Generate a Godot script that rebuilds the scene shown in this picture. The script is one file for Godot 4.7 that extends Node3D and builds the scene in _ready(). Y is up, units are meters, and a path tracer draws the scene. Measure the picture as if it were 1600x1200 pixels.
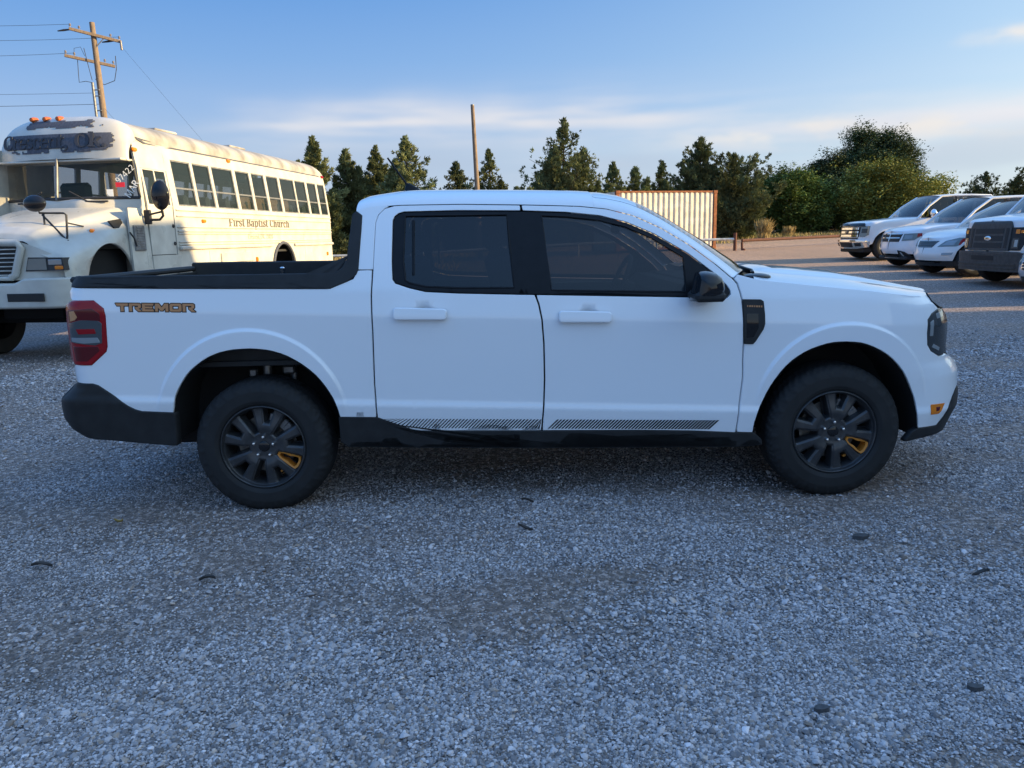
extends Node3D
# A white pickup in a gravel lot at low sun: bus, parked vehicles, container, fence and trees behind it.

const BACK := Vector3(0, 0, 1)

# ---------------------------------------------------------------- mesh collector
class Bag:
	var v := PackedVector3Array()
	var n := PackedVector3Array()
	var t := PackedVector2Array()
	var c := PackedColorArray()
	var tint := Color(1, 1, 1)

	func vert(p: Vector3, nn: Vector3, uv := Vector2.ZERO) -> void:
		v.append(p); n.append(nn); t.append(uv); c.append(tint)

	# corners counter-clockwise as seen from outside
	func tri(a: Vector3, b: Vector3, d: Vector3) -> void:
		var nn := (b - a).cross(d - a)
		if nn.length_squared() < 1e-16:
			return
		nn = nn.normalized()
		vert(a, nn, Vector2(a.x, a.y)); vert(d, nn, Vector2(d.x, d.y)); vert(b, nn, Vector2(b.x, b.y))

	func quad(a: Vector3, b: Vector3, d: Vector3, e: Vector3) -> void:
		tri(a, b, d); tri(a, d, e)

	func tri_n(a: Vector3, b: Vector3, d: Vector3, na: Vector3, nb: Vector3, nd: Vector3) -> void:
		vert(a, na, Vector2(a.x, a.y)); vert(d, nd, Vector2(d.x, d.y)); vert(b, nb, Vector2(b.x, b.y))

	# rows of points; smooth normals by differences; faces out on the side of (along row) x (to next row)
	func grid(rows: Array, close_row := false, close_col := false, skip = null) -> void:
		var r := rows.size()
		var k: int = rows[0].size()
		var nn := []
		for i in r:
			var line := PackedVector3Array()
			for j in k:
				var jl: int = (j - 1 + k) % k if close_row else maxi(j - 1, 0)
				var jr: int = (j + 1) % k if close_row else mini(j + 1, k - 1)
				var iu: int = (i - 1 + r) % r if close_col else maxi(i - 1, 0)
				var idn: int = (i + 1) % r if close_col else mini(i + 1, r - 1)
				var dx: Vector3 = rows[i][jr] - rows[i][jl]
				var dy: Vector3 = rows[idn][j] - rows[iu][j]
				var m := dx.cross(dy)
				if m.length_squared() < 1e-18:
					dy = rows[mini(i + 1, r - 1)][mini(j + 1, k - 1)] - rows[maxi(i - 1, 0)][maxi(j - 1, 0)]
					m = dx.cross(dy)
				line.append(m.normalized() if m.length_squared() > 1e-20 else Vector3.UP)
			nn.append(line)
		for i in (r if close_col else r - 1):
			var i2 := (i + 1) % r
			for j in (k if close_row else k - 1):
				var j2 := (j + 1) % k
				if skip != null and skip.has(i * k + j):
					continue
				var a: Vector3 = rows[i][j]
				var b: Vector3 = rows[i][j2]
				var d: Vector3 = rows[i2][j2]
				var e: Vector3 = rows[i2][j]
				tri_n(a, b, d, nn[i][j], nn[i][j2], nn[i2][j2])
				tri_n(a, d, e, nn[i][j], nn[i2][j2], nn[i2][j])

	# a box with chamfered edges
	func box(at: Vector3, s: Vector3, bev := 0.0, turn := Basis.IDENTITY) -> void:
		var h := s * 0.5
		bev = minf(bev, 0.45 * minf(s.x, minf(s.y, s.z)))
		var ax := [Vector3.RIGHT, Vector3.UP, Vector3.BACK]
		for i in 3:
			for g in [-1.0, 1.0]:
				var a: Vector3 = ax[i] * g
				var u: Vector3 = ax[(i + 1) % 3]
				var w: Vector3 = ax[(i + 2) % 3] * g
				var q := []
				for k in [[-1, -1], [1, -1], [1, 1], [-1, 1]]:
					q.append(at + turn * (a * h[i] + u * (k[0] * (h[(i + 1) % 3] - bev)) + w * (k[1] * (h[(i + 2) % 3] - bev))))
				quad(q[0], q[1], q[2], q[3])
		if bev <= 0.0:
			return
		for i in 3:
			var j := (i + 1) % 3
			var k := (i + 2) % 3
			for gj in [-1.0, 1.0]:
				for gk in [-1.0, 1.0]:
					var q := []
					for e in [[-1, 0], [1, 0], [1, 1], [-1, 1]]:
						var p: Vector3 = ax[i] * (e[0] * (h[i] - bev))
						p += ax[j] * (gj * (h[j] - (bev if e[1] == 1 else 0.0))) + ax[k] * (gk * (h[k] - (0.0 if e[1] == 1 else bev)))
						q.append(at + turn * p)
					var want: Vector3 = turn * (ax[j] * gj + ax[k] * gk)
					if (q[1] - q[0]).cross(q[2] - q[0]).dot(want) > 0:
						quad(q[0], q[1], q[2], q[3])
					else:
						quad(q[3], q[2], q[1], q[0])
		for gx in [-1.0, 1.0]:
			for gy in [-1.0, 1.0]:
				for gz in [-1.0, 1.0]:
					var s3 := Vector3(gx, gy, gz)
					var q := []
					for i in 3:
						var p := (h - Vector3.ONE * bev) * s3
						p[i] = h[i] * s3[i]
						q.append(at + turn * p)
					if (q[1] - q[0]).cross(q[2] - q[0]).dot(turn * s3) > 0:
						tri(q[0], q[1], q[2])
					else:
						tri(q[0], q[2], q[1])

	# a round bar along a path
	func tube(path: Array, radius, sides := 8, caps := true) -> void:
		var rows := []
		var side := Vector3.ZERO
		for i in path.size():
			var p: Vector3 = path[i]
			var d: Vector3 = (path[mini(i + 1, path.size() - 1)] - path[maxi(i - 1, 0)]).normalized()
			if side == Vector3.ZERO:
				side = d.cross(Vector3.UP if absf(d.y) < 0.9 else Vector3.RIGHT).normalized()
			side = (side - d * side.dot(d)).normalized()
			var up := side.cross(d)
			var rad: float = radius[i] if radius is Array else radius
			var row := PackedVector3Array()
			for k in sides:
				var a := TAU * k / sides
				row.append(p + (side * cos(a) + up * sin(a)) * rad)
			rows.append(row)
		grid(rows, true)
		if caps:
			for e in [0, rows.size() - 1]:
				for k in range(1, sides - 1):
					if e == 0:
						tri(rows[e][0], rows[e][k], rows[e][k + 1])
					else:
						tri(rows[e][0], rows[e][k + 1], rows[e][k])

	# turned shape: profile of (radius, along), round the local x axis of xf
	func lathe(profile: Array, xf: Transform3D, segs := 24) -> void:
		var m := profile.size()
		var sn := []
		for i in m - 1:
			var d: Vector2 = profile[i + 1] - profile[i]
			sn.append(Vector2(-d.y, d.x).normalized())
		for i in m - 1:
			var n0: Vector2 = sn[i]
			var n1: Vector2 = sn[i]
			if i > 0 and sn[i - 1].dot(sn[i]) > 0.8:
				n0 = (sn[i - 1] + sn[i]).normalized()
			if i < m - 2 and sn[i + 1].dot(sn[i]) > 0.8:
				n1 = (sn[i + 1] + sn[i]).normalized()
			for k in segs:
				var q := []
				var qn := []
				for e in [[i, k, n0], [i, k + 1, n0], [i + 1, k + 1, n1], [i + 1, k, n1]]:
					var a: float = TAU * e[1] / segs
					var pr: Vector2 = profile[e[0]]
					var nn: Vector2 = -e[2]
					q.append(xf * Vector3(pr.y, pr.x * cos(a), pr.x * sin(a)))
					qn.append((xf.basis * Vector3(nn.y, nn.x * cos(a), nn.x * sin(a))).normalized())
				tri_auto(q[0], q[1], q[2], qn[0], qn[1], qn[2])
				tri_auto(q[0], q[2], q[3], qn[0], qn[2], qn[3])

	# winds the face to suit its normals
	func tri_auto(a: Vector3, b: Vector3, d: Vector3, na: Vector3, nb: Vector3, nd: Vector3) -> void:
		var f := (b - a).cross(d - a)
		if f.length_squared() < 1e-18:
			return
		if f.dot(na + nb + nd) >= 0:
			tri_n(a, b, d, na, nb, nd)
		else:
			tri_n(a, d, b, na, nd, nb)

	# a flat outline in xf's xy plane, thick along +z
	func prism(poly: PackedVector2Array, z0: float, z1: float, xf := Transform3D.IDENTITY) -> void:
		if Geometry2D.is_polygon_clockwise(poly):
			poly = poly.duplicate()
			poly.reverse()
		var ix := Geometry2D.triangulate_polygon(poly)
		var nz := xf.basis.z.normalized()
		for i in range(0, ix.size(), 3):
			var a := poly[ix[i]]
			var b := poly[ix[i + 1]]
			var d := poly[ix[i + 2]]
			var q := [xf * Vector3(a.x, a.y, z1), xf * Vector3(b.x, b.y, z1), xf * Vector3(d.x, d.y, z1)]
			tri_auto(q[0], q[1], q[2], nz, nz, nz)
			q = [xf * Vector3(a.x, a.y, z0), xf * Vector3(b.x, b.y, z0), xf * Vector3(d.x, d.y, z0)]
			tri_auto(q[0], q[1], q[2], -nz, -nz, -nz)
		for i in poly.size():
			var a := poly[i]
			var b := poly[(i + 1) % poly.size()]
			quad(xf * Vector3(a.x, a.y, z0), xf * Vector3(b.x, b.y, z0), xf * Vector3(b.x, b.y, z1), xf * Vector3(a.x, a.y, z1))

	func ball(at: Vector3, r: Vector3, segs := 12, rings := 8) -> void:
		for i in rings:
			for k in segs:
				var q := []
				var qn := []
				for e in [[i, k], [i, k + 1], [i + 1, k + 1], [i + 1, k]]:
					var th: float = PI * e[0] / rings
					var ph: float = TAU * e[1] / segs
					var d := Vector3(sin(th) * cos(ph), cos(th), sin(th) * sin(ph))
					q.append(at + d * r)
					qn.append((d / r).normalized())
				tri_auto(q[0], q[1], q[2], qn[0], qn[1], qn[2])
				tri_auto(q[0], q[2], q[3], qn[0], qn[2], qn[3])

	func append(o: Bag, xf := Transform3D.IDENTITY) -> void:
		var flip := xf.basis.determinant() < 0
		var nb := xf.basis.inverse().transposed()
		for i in range(0, o.v.size(), 3):
			for k in ([0, 2, 1] if flip else [0, 1, 2]):
				v.append(xf * o.v[i + k]); n.append((nb * o.n[i + k]).normalized()); t.append(o.t[i + k]); c.append(o.c[i + k])

	static func new_sheet(owner, poly: PackedVector2Array, out: float) -> Bag:
		var b := Bag.new()
		owner.wall_sheet(b, poly, 1.0, out, 0.03)
		return b

	func mesh(m: Material, colored := false) -> ArrayMesh:
		var a := []
		a.resize(Mesh.ARRAY_MAX)
		a[Mesh.ARRAY_VERTEX] = v
		a[Mesh.ARRAY_NORMAL] = n
		a[Mesh.ARRAY_TEX_UV] = t
		if colored:
			a[Mesh.ARRAY_COLOR] = c
		var am := ArrayMesh.new()
		am.add_surface_from_arrays(Mesh.PRIMITIVE_TRIANGLES, a)
		am.surface_set_material(0, m)
		return am


# ---------------------------------------------------------------- nodes
var used := {}

func numbered(called: String) -> String:
	if not used.has(called):
		used[called] = 0
		return called
	used[called] += 1
	return "%s_%03d" % [called, used[called]]

func tag(o: Node, label: String, category: String, group := "") -> void:
	o.set_meta("label", label)
	o.set_meta("category", category)
	if group:
		o.set_meta("group", group)

func thing(called: String, label: String, category: String, at := Vector3.ZERO, turn := 0.0, group := "") -> Node3D:
	var o := Node3D.new()
	o.name = numbered(called)
	add_child(o)
	o.position = at
	o.rotation.y = turn
	tag(o, label, category, group)
	return o

func holder(called: String, parent: Node, at := Vector3.ZERO) -> Node3D:
	var o := Node3D.new()
	o.name = called
	parent.add_child(o, true)
	o.position = at
	return o

func obj(called: String, b, m: Material, parent: Node = null, at := Vector3.ZERO) -> MeshInstance3D:
	var o := MeshInstance3D.new()
	o.mesh = b.mesh(m, m.vertex_color_use_as_albedo) if b is Bag else b
	if parent == null:
		o.name = numbered(called)
		add_child(o)
	else:
		o.name = called
		parent.add_child(o, true)
	o.position = at
	return o

func struct(called: String, b, m: Material) -> MeshInstance3D:
	var o := obj(called, b, m)
	o.set_meta("kind", "structure")
	return o

func dup(root: Node3D, at: Vector3, label := "") -> Node3D:
	var r: Node3D = root.duplicate()
	r.name = numbered(str(root.name).get_slice("_0", 0))
	add_child(r)
	r.position = at
	if label:
		r.set_meta("label", label)
	return r

func P(a: Array) -> PackedVector2Array:
	var o := PackedVector2Array()
	for i in range(0, a.size(), 2):
		o.append(Vector2(a[i], a[i + 1]))
	return o

func interp(tab: PackedVector2Array, x: float) -> float:
	if x <= tab[0].x:
		return tab[0].y
	for i in range(1, tab.size()):
		if x <= tab[i].x:
			var f: float = (x - tab[i - 1].x) / maxf(tab[i].x - tab[i - 1].x, 1e-6)
			return lerpf(tab[i - 1].y, tab[i].y, f)
	return tab[tab.size() - 1].y

func rng(s: int) -> RandomNumberGenerator:
	var r := RandomNumberGenerator.new()
	r.seed = s * 7919 + 13
	return r

func noise(s: int, f: float, oct := 4) -> FastNoiseLite:
	var k := FastNoiseLite.new()
	k.seed = s
	k.frequency = f
	k.noise_type = FastNoiseLite.TYPE_SIMPLEX_SMOOTH
	k.fractal_octaves = oct
	return k

# ---------------------------------------------------------------- materials; colours are linear base colours
func mat(c: Color, rough: float, metal := 0.0, spec := 0.5) -> StandardMaterial3D:
	var m := StandardMaterial3D.new()
	m.albedo_color = c.linear_to_srgb()
	m.roughness = rough
	m.metallic = metal
	m.metallic_specular = spec
	return m

func tex(im: Image) -> ImageTexture:
	return ImageTexture.create_from_image(im)

# grey noise picture between lo and hi
func noise_image(s: int, size: int, f: float, lo: float, hi: float, oct := 4) -> Image:
	var im := noise(s, f, oct).get_seamless_image(size, size)
	im.convert(Image.FORMAT_RGB8)
	im.adjust_bcs(1.0, 1.0, 1.0)
	var d := im.get_data()
	for i in d.size():
		d[i] = int(clampf(lo + (hi - lo) * d[i] / 255.0, 0, 1) * 255)
	return Image.create_from_data(size, size, false, Image.FORMAT_RGB8, d)

# worn surface: multiplies the colour and varies the gloss, in the object's own axes
func worn(m: StandardMaterial3D, t: Texture2D, scale: float, rough_t: Texture2D = null) -> StandardMaterial3D:
	m.albedo_texture = t
	if rough_t:
		m.roughness_texture = rough_t
	m.uv1_triplanar = true
	m.uv1_scale = Vector3.ONE * scale
	return m

# ---------------------------------------------------------------- the ground's height
func rise(x: float, d: float) -> float:
	var far := 9.5 + 12.0 * (1.0 - smoothstep(-5.0, 3.0, x))
	var g := 0.0225 * (maxf(0.0, minf(d, 75.0) - far))
	g += 0.012 * clampf(x - 3.0, 0.0, 14.0) * smoothstep(8.0, 14.0, d)
	return g

func gy(x: float, z: float) -> float:
	return rise(x, -z)

var lump: FastNoiseLite
func ground_y(x: float, z: float) -> float:
	var near := 1.0 - smoothstep(14.0, 40.0, absf(z) + absf(x))
	return gy(x, z) + (lump.get_noise_2d(x, z) * 0.014 + lump.get_noise_2d(x * 7.0, z * 7.0) * 0.003) * near

# how loose the stones lie: 0 packed dirt, 1 loose gravel
var loose_n: FastNoiseLite
func loose(x: float, z: float) -> float:
	var k := loose_n.get_noise_2d(x * 0.55 + z * 0.16, z) * 1.5 + 0.62
	return clampf(k, 0.0, 1.0)

# ---------------------------------------------------------------- sky
func sky_image() -> Image:
	var w := 2304
	var h := 1152
	var im := Image.create(w, h, false, Image.FORMAT_RGBF)
	var wisp := noise(5, 1.0, 5)
	var puff := noise(9, 1.0, 5)
	var bank := noise(21, 1.0, 4)
	# colours by elevation in degrees, linear
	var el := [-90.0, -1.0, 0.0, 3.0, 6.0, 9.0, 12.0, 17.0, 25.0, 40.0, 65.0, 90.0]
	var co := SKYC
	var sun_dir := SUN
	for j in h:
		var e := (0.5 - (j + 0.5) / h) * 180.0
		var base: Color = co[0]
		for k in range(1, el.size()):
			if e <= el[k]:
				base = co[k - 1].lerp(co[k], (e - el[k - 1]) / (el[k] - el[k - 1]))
				break
		if e < -2.0:
			for i in w:
				im.set_pixel(i, j, base * (1.0 / EXPOSE))
			continue
		var er := deg_to_rad(e)
		var se := sin(er)
		var ce := cos(er)
		for i in w:
			var az := wrapf((i + 0.5) / w * TAU, -PI, PI)   # 0 looks along -z, grows to the right
			var d := Vector3(sin(az) * ce, se, -cos(az) * ce)
			var near_sun := d.dot(sun_dir)
			var c := base
			# brighter, whiter air towards the low sun
			var glow := pow(0.5 + 0.5 * near_sun, 4.0)
			c = Color(c.r + glow * 0.86, c.g + glow * 0.90, c.b + glow * 0.50)
			if e < 32.0:
				# thin veil in streaks, then small heaps along its lower edge
				var stretch := Vector3(d.x * 2.2, d.y * 26.0, d.z * 2.2)
				var v := wisp.get_noise_3dv(stretch * 1.3) * 0.5 + 0.5
				var mid := lerpf(8.0, 6.4, smoothstep(0.15, 0.45, az)) + bank.get_noise_2d(az * 3.0, 4.0) * 0.9
				var band := exp(-pow((e - mid) / 1.55, 2.0)) * smoothstep(-0.34, -0.08, az + 0.25 * bank.get_noise_2d(az * 2.0, e * 0.12))
				var cov := clampf((v - 0.24) * 2.3, 0.0, 1.0) * band
				cov = maxf(cov, clampf((v - 0.56) * 2.4, 0.0, 1.0) * 0.35 * exp(-pow((e - 5.0) / 3.0, 2.0)))
				var low := puff.get_noise_3dv(Vector3(d.x * 9.0, d.y * 34.0, d.z * 9.0)) * 0.5 + 0.5
				var heap := clampf((low - 0.46) * 5.0, 0.0, 1.0) * exp(-pow((e - 6.1 - 0.4 * sin(az * 5.0)) / 0.9, 2.0)) * smoothstep(0.14, 0.34, az)
				var spot := clampf((low - 0.36) * 4.0, 0.0, 1.0) * exp(-pow((e - 11.1) / 0.45, 2.0)) * smoothstep(0.49, 0.55, az) * (1.0 - smoothstep(0.85, 1.0, az))
				var lit := Color(0.80, 0.80, 0.84) * (1.0 + 0.12 * maxf(0.0, near_sun))
				c = c.lerp(lit, clampf(cov * 0.92, 0.0, 1.0))
				c = c.lerp(Color(0.90, 0.86, 0.82), clampf(heap * 0.95 + spot * 0.85, 0.0, 1.0))
				# grey-blue bank under the veil
				var dim := exp(-pow((e - 4.2) / 2.2, 2.0)) * clampf(0.5 + bank.get_noise_3dv(Vector3(d.x * 3.0, d.y * 16.0, d.z * 3.0)) * 1.2, 0.0, 1.0)
				c = c.lerp(Color(0.47, 0.53, 0.66), dim * 0.45)
			im.set_pixel(i, j, c * (1.0 / EXPOSE))
	return im

const SUN_AZ := 96.0     # degrees to the right of the view, so a little behind the camera
const SUN_EL := 13.0
var SUN := Vector3(sin(deg_to_rad(SUN_AZ)) * cos(deg_to_rad(SUN_EL)), sin(deg_to_rad(SUN_EL)), -cos(deg_to_rad(SUN_AZ)) * cos(deg_to_rad(SUN_EL)))
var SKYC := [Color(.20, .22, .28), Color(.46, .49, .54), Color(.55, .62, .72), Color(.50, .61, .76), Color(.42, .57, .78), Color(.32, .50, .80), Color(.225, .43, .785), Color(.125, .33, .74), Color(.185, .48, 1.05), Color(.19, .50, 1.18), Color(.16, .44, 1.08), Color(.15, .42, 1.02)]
const EXPOSE := 2.3

# ---------------------------------------------------------------- build
func _ready() -> void:
	lump = noise(3, 0.9, 3)
	loose_n = noise(14, 0.8, 4)
	var cam := Camera3D.new()
	cam.name = "camera"
	add_child(cam)
	var p := 0.18908514
	var r := 0.02388412
	var fw := Vector3(0, -sin(p), -cos(p))
	var up := Vector3(0, cos(p), -sin(p))
	var rt := Vector3.RIGHT
	cam.transform = Transform3D(Basis(rt * cos(r) - up * sin(r), rt * sin(r) + up * cos(r), -fw), Vector3(0, 1.4326, 0))
	cam.fov = 53.1301
	cam.near = 0.05
	cam.far = 3000.0
	cam.current = true
	var env := Environment.new()
	env.background_mode = Environment.BG_SKY
	var sky := Sky.new()
	var sm := PanoramaSkyMaterial.new()
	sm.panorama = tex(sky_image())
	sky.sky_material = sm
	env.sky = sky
	env.tonemap_mode = Environment.TONE_MAPPER_LINEAR
	env.tonemap_exposure = EXPOSE
	env.sdfgi_enabled = true
	env.ssao_enabled = true
	env.ssil_enabled = true
	var we := WorldEnvironment.new()
	we.name = "world_environment"
	we.environment = env
	add_child(we)
	var sun := DirectionalLight3D.new()
	sun.name = "sun"
	sun.light_energy = 1.5
	sun.light_color = Color(1.0, 0.87, 0.64)
	sun.light_angular_distance = 0.55
	sun.shadow_enabled = true
	add_child(sun)
	sun.look_at_from_position(SUN * 100.0, Vector3.ZERO)

	materials()
	ground()
	shed()
	trees()
	container()
	fence()
	poles()
	bus()
	cars()
	pickup()
	gravel()
	litter()

var M := {}

func materials() -> void:
	var speck := tex(noise_image(31, 256, 0.02, 0.86, 1.0))
	var grime := tex(noise_image(32, 512, 0.008, 0.70, 1.0, 5))
	var stain := tex(noise_image(33, 512, 0.006, 0.55, 1.0, 5))
	var gloss := tex(noise_image(34, 256, 0.012, 0.55, 1.0, 4))
	M.speck = speck; M.grime = grime; M.stain = stain; M.gloss = gloss
	# the pickup
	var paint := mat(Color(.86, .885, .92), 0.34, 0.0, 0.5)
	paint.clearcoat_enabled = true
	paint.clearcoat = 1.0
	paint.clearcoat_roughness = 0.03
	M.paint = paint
	M.trim = worn(mat(Color(.012, .013, .016), 0.35, 0.0, 0.3), speck, 3.0)
	M.gloss_black = mat(Color(.010, .010, .012), 0.08)
	M.rough_black = worn(mat(Color(.020, .021, .023), 0.68), grime, 2.0)
	M.under = mat(Color(.008, .008, .009), 0.9)
	M.rubber = worn(mat(Color(.017, .017, .018), 0.75), grime, 1.5)
	M.rim = worn(mat(Color(.075, .076, .080), 0.34, 0.5), speck, 4.0)
	M.orange = mat(Color(.56, .20, .025), 0.42)
	M.bronze = mat(Color(.58, .27, .12), 0.40)
	M.chrome = mat(Color(.85, .85, .86), 0.10, 1.0)
	M.steel = worn(mat(Color(.35, .35, .36), 0.45, 0.9), grime, 3.0)
	M.disc = worn(mat(Color(.20, .19, .18), 0.45, 0.9), grime, 5.0)
	M.tint = mat(Color(.006, .008, .010), 0.02)
	M.tint.transparency = BaseMaterial3D.TRANSPARENCY_ALPHA
	M.tint.albedo_color.a = 0.84
	M.clear = mat(Color(.02, .03, .03), 0.03)
	M.clear.transparency = BaseMaterial3D.TRANSPARENCY_ALPHA
	M.clear.albedo_color.a = 0.22
	M.busglass = mat(Color(.03, .045, .045), 0.04)
	M.busglass.transparency = BaseMaterial3D.TRANSPARENCY_ALPHA
	M.busglass.albedo_color.a = 0.30
	M.busglass.metallic_specular = 0.27
	M.red_lens = mat(Color(.30, .004, .010), 0.10)
	M.dark_red = mat(Color(.10, .006, .010), 0.12)
	M.smoke = mat(Color(.07, .08, .09), 0.08)
	M.lens = mat(Color(.30, .33, .35), 0.06, 0.3)
	M.dark_lens = mat(Color(.035, .04, .045), 0.05)
	M.amber = mat(Color(.75, .20, .008), 0.22)
	M.cabin = mat(Color(.022, .022, .024), 0.8)
	M.seat = mat(Color(.030, .030, .033), 0.85)
	M.badge_black = mat(Color(.012, .012, .014), 0.4)
	M.mud = worn(mat(Color(.010, .010, .011), 0.85), grime, 2.0)
	# the place
	M.wood = worn(mat(Color(.34, .25, .18), 0.9), tex(noise_image(41, 512, 0.02, 0.6, 1.0, 5)), 1.4)
	M.wood.uv1_scale = Vector3(3.0, 0.25, 3.0)
	M.grey_metal = worn(mat(Color(.30, .31, .32), 0.55, 0.6), grime, 2.0)
	M.porcelain = mat(Color(.20, .17, .16), 0.2)
	M.wire = mat(Color(.02, .02, .02), 0.7)
	M.container = worn(mat(Color(.80, .74, .62), 0.65), tex(noise_image(46, 512, 0.008, 0.80, 1.0, 5)), 0.45)
	M.rust = worn(mat(Color(.34, .125, .055), 0.9), grime, 1.2)
	M.rustpipe = worn(mat(Color(.15, .055, .035), 0.85), grime, 1.6)
	M.white_rail = worn(mat(Color(.74, .72, .66), 0.6), grime, 0.8)
	M.siding = worn(mat(Color(.45, .43, .40), 0.6), grime, 0.3)
	M.roofing = mat(Color(.30, .30, .31), 0.5, 0.3)
	M.bark = worn(mat(Color(.10, .075, .055), 0.95), grime, 1.0)
	M.leafy = mat(Color(1, 1, 1), 0.75, 0.0, 0.3)
	M.leafy.vertex_color_use_as_albedo = true
	M.leafy.backlight_enabled = true
	M.leafy.backlight = Color(.35, .38, .18)
	M.needle = mat(Color(1, 1, 1), 0.8, 0.0, 0.25)
	M.needle.vertex_color_use_as_albedo = true
	M.needle.backlight_enabled = true
	M.needle.backlight = Color(.40, .42, .25)
	M.cap_lamp = mat(Color(.42, .10, .02), 0.25)
	# the other vehicles
	for k in [["bus", Color(.62, .60, .54), 0.42], ["white_a", Color(.78, .79, .80), 0.28], ["white_b", Color(.76, .77, .80), 0.28], ["white_c", Color(.76, .755, .74), 0.28], ["silver", Color(.45, .46, .48), 0.3]]:
		var m := mat(k[1], k[2])
		m.clearcoat_enabled = true
		m.clearcoat = 0.7 if k[0] != "bus" else 0.15
		m.clearcoat_roughness = 0.06 if k[0] != "bus" else 0.3
		M[k[0]] = m
	M.bus = worn(M.bus, tex(noise_image(44, 512, 0.010, 0.86, 1.0, 5)), 0.5, gloss)
	M.bus_roof = worn(mat(Color(.58, .55, .50), 0.6), stain, 0.6)
	M.bus_black = worn(mat(Color(.035, .036, .04), 0.6), grime, 2.0)
	M.slate = worn(mat(Color(.105, .115, .15), 0.8), grime, 5.0)
	M.letter = mat(Color(.035, .04, .055), 0.7)
	M.letter_side = worn(mat(Color(.20, .185, .16), 0.7), stain, 9.0)
	M.letter_faint = mat(Color(.50, .46, .39), 0.7)
	M.white_ink = mat(Color(.80, .82, .82), 0.7)
	M.red_tag = mat(Color(.62, .02, .04), 0.6)
	M.curtain = worn(mat(Color(.30, .24, .19), 0.95), grime, 3.0)
	M.bus_inside = mat(Color(.28, .36, .36), 0.8)
	M.bus_seat = mat(Color(.035, .06, .07), 0.8)
	M.hub = worn(mat(Color(.30, .18, .12), 0.8), stain, 3.0)
	M.headlamp = mat(Color(.20, .23, .23), 0.07, 0.25)
	M.plastic = worn(mat(Color(.060, .060, .063), 0.6), grime, 3.0)
	M.grille = mat(Color(.012, .012, .013), 0.6)

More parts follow.
